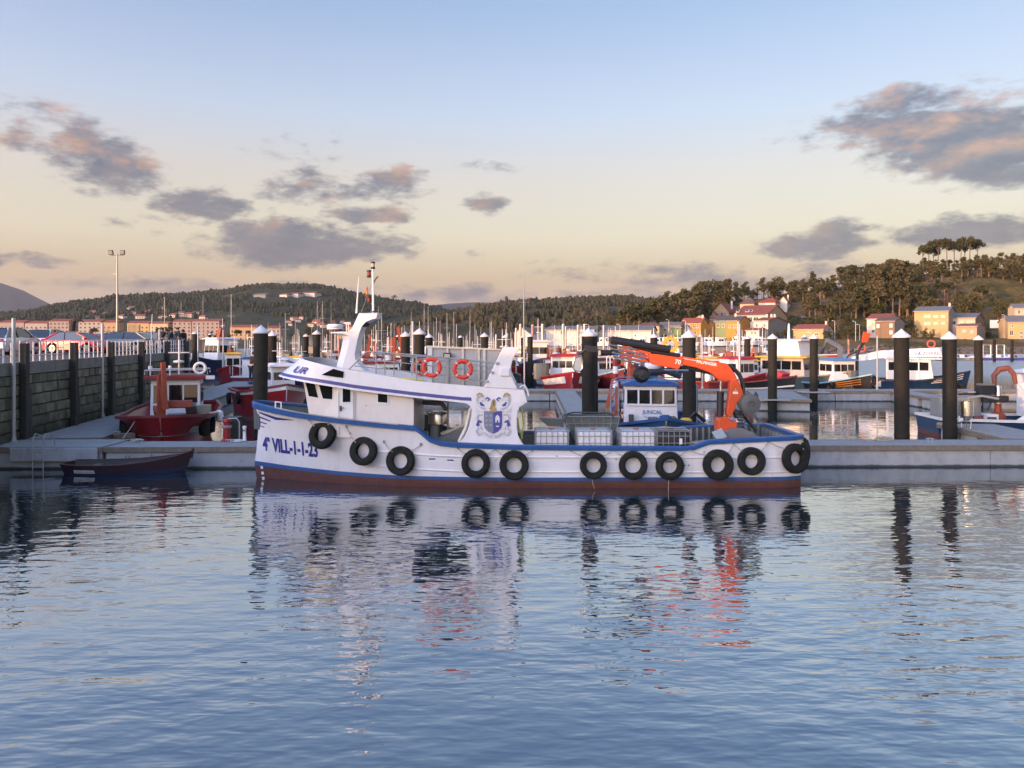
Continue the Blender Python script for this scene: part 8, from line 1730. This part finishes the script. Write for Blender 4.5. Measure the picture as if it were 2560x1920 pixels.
# terrace blocks along the left shore
W_['pink'] = wallmat('dusty_pink', (.36,.29,.26)); W_['pale'] = wallmat('dusty_pale', (.40,.36,.32))
blocks = [(-10,60,806,'pink'),(62,118,808,'pale'),(122,172,803,'pink'),(196,252,804,'pale'),(254,290,806,'tan'),(318,372,808,'yellow'),(374,420,809,'cream'),(432,478,804,'pink'),(480,548,803,'pink'),(-40,-12,800,'cream'),(575,640,818,'tan'),(668,700,820,'pink'),(842,905,818,'tan')]
for i, (a, b, y_, wl_) in enumerate(blocks):
    Y = 660; x0, x1 = WX(a, Y), WX(b, Y); zt = WZ(y_, Y); t = thing('apartment_block', ['long pink apartment block at the left edge','pale apartment block left of the tree trunk','pink apartment block behind the tree trunk','pale apartment block left of the lamp post','tan apartment block behind the lamp post','yellow apartment block right of the lamp post','cream apartment block behind the people','pink apartment block right of the people','pink apartment block behind the navy boat','cream apartment block cut by the left edge','low tan block behind the first masts','low pink block behind the bow pile','low tan block seen through the mast arch'][i], 'building', ((x0+x1)/2, Y, 3), 0, 'apartment blocks across the bay'); hw = (x1-x0)/2; H = zt-3
    mb = MB(); mb.box(-hw, hw, 0, 14, -3, H); mb.build('wall', W_[wl_], t); mb = MB(); mb.loft([[(xx,-.6,H+.002),(xx,7,H+2.2),(xx,14.6,H+.002)] for xx in (-hw-.5, hw+.5)][::-1]); mb.build('roof', RF['red'], t)
    nf = max(2, int(H/3.2)); nw = max(3, int(hw*2/3.4))
    for f in range(nf):
        mb = MB(); [mb.box(lerp(-hw, hw, (k+.5)/nw)-.7, lerp(-hw, hw, (k+.5)/nw)+.7, -.12, .0, f*3.2+1.0, f*3.2+2.4) for k in range(nw)]; mb.build('window_row', shut, t)
    if wl_ == 'yellow':
        mb = MB(); [mb.box(lerp(-hw+1, hw*.1, k/9)-.25, lerp(-hw+1, hw*.1, k/9)+.25, -.9, -.13, 1, H-1) for k in range(10)]; mb.build('balcony_fins', W_['cream'], t)
# white factory on the hill
for i, (a, b, y0, y1, Y) in enumerate([(700,720,743,737,2150),(721,748,742,735,2160),(748,790,741,733,2170),(634,668,741,737,2200)]):
    y_ = 900.0
    while y_ < 2500 and WZ(y0, y_) > main_hill(WX((a+b)/2, y_), y_): y_ += 8
    Y = y_; x0, x1 = WX(a, Y), WX(b, Y); z0, z1 = WZ(y0, Y), WZ(y1, Y); t = thing('factory_hall', ['white factory hall on the far hill, left one of three','white factory hall on the far hill, middle of three','long white factory hall on the far hill, right one of three','low grey hall on the far hill left of the white factory'][i], 'building', ((x0+x1)/2, Y-6, z0), R(-14), 'factory halls on the far hill'); hw = (x1-x0)/2
    mb = MB(); mb.box(-hw, hw, 0, 30, -40, z1-z0); mb.build('wall', W_['white'] if i < 3 else W_['grey'], t); mb = MB(); mb.loft([[(xx,-.8,z1-z0+.002),(xx,15,z1-z0+3.5),(xx,30.8,z1-z0+.002)] for xx in (-hw-.8, hw+.8)][::-1]); mb.build('roof', RF['red'] if i < 3 else RF['grey'], t)
# trees along the low shore on the left
for i in range(40):
    px = 20+i*22+rg.uniform(-9, 9); Y = rg.uniform(300, 560); k = rg.choice(['broadleaf','broadleaf','bare','pine']); z = low_land(WX(px,Y),Y) if WX(px, Y) < -58 else 2.4
    zz = 'behind the car park' if px < 480 else 'behind the left boats' if px < 660 else 'behind the left masts'
    tree(k, px, Y, rg.uniform(4, 9), ground=z, seed=2000+i, label=f'low {KL[k][0]} on the shore {zz}')
# gull far off
t = thing('gull', 'small grey gull gliding to the right of the boat mast', 'bird', tuple(P(985, 743, 60)), R(20)); gm = M('gull_grey', (.2,.2,.2), .8)
mb = MB(); mb.tube([(-.28,0,0),(-.1,0,.03),(.12,0,.03),(.3,0,-.01)], [.02,.07,.06,.01], 7); mb.build('body', gm, t, True)
for s in (-1, 1): mb = MB(); mb.loft([[(.08,s*.04,.04),(-.08,s*.04,.04),(-.08,s*.04,.05),(.08,s*.04,.05)],[(.12,s*.32,.16),(-.02,s*.32,.16),(-.02,s*.32,.165),(.12,s*.32,.165)],[(.0,s*.62,.10),(-.05,s*.62,.10),(-.05,s*.62,.104),(.0,s*.62,.104)]]); mb.build('wing', gm, t)

# ================================================================ air between here and the far hills
hz = MB(); hz.box(-9200, 9200, -1600, 14100, -60, 640)
hm = bpy.data.materials.new('haze_air'); hm.use_nodes = True; hn = hm.node_tree; hn.nodes.clear()
pv = node(hn, 'ShaderNodeVolumePrincipled'); pv.inputs['Color'].default_value = (.80, .84, .86, 1); pv.inputs['Density'].default_value = 4.5e-5; pv.inputs['Anisotropy'].default_value = 0.0
ho = node(hn, 'ShaderNodeOutputMaterial'); hn.links.new(pv.outputs[0], ho.inputs['Volume'])
stuff(hz.build('haze', hm), 'thin evening haze over the bay', 'haze')

# things that would share a label are told apart by their order from the left in the photograph
ORD = ['leftmost','second','third','fourth','fifth','sixth','seventh','eighth','ninth','tenth','eleventh','twelfth','thirteenth','fourteenth','fifteenth','sixteenth']
bylab = {}
for o in list(COL.objects):
    if o.parent is None and o.get('label') and o.get('kind') is None: bylab.setdefault(o['label'], []).append(o)
for lab, os_ in bylab.items():
    if len(os_) < 2: continue
    os_.sort(key=lambda o: o.location.x/max(1, o.location.y))
    for i, o in enumerate(os_): o['label'] = lab+', '+(ORD[i] if i < len(ORD) else str(i+1)+'th')+(' of them' if i == 0 else ' from left')
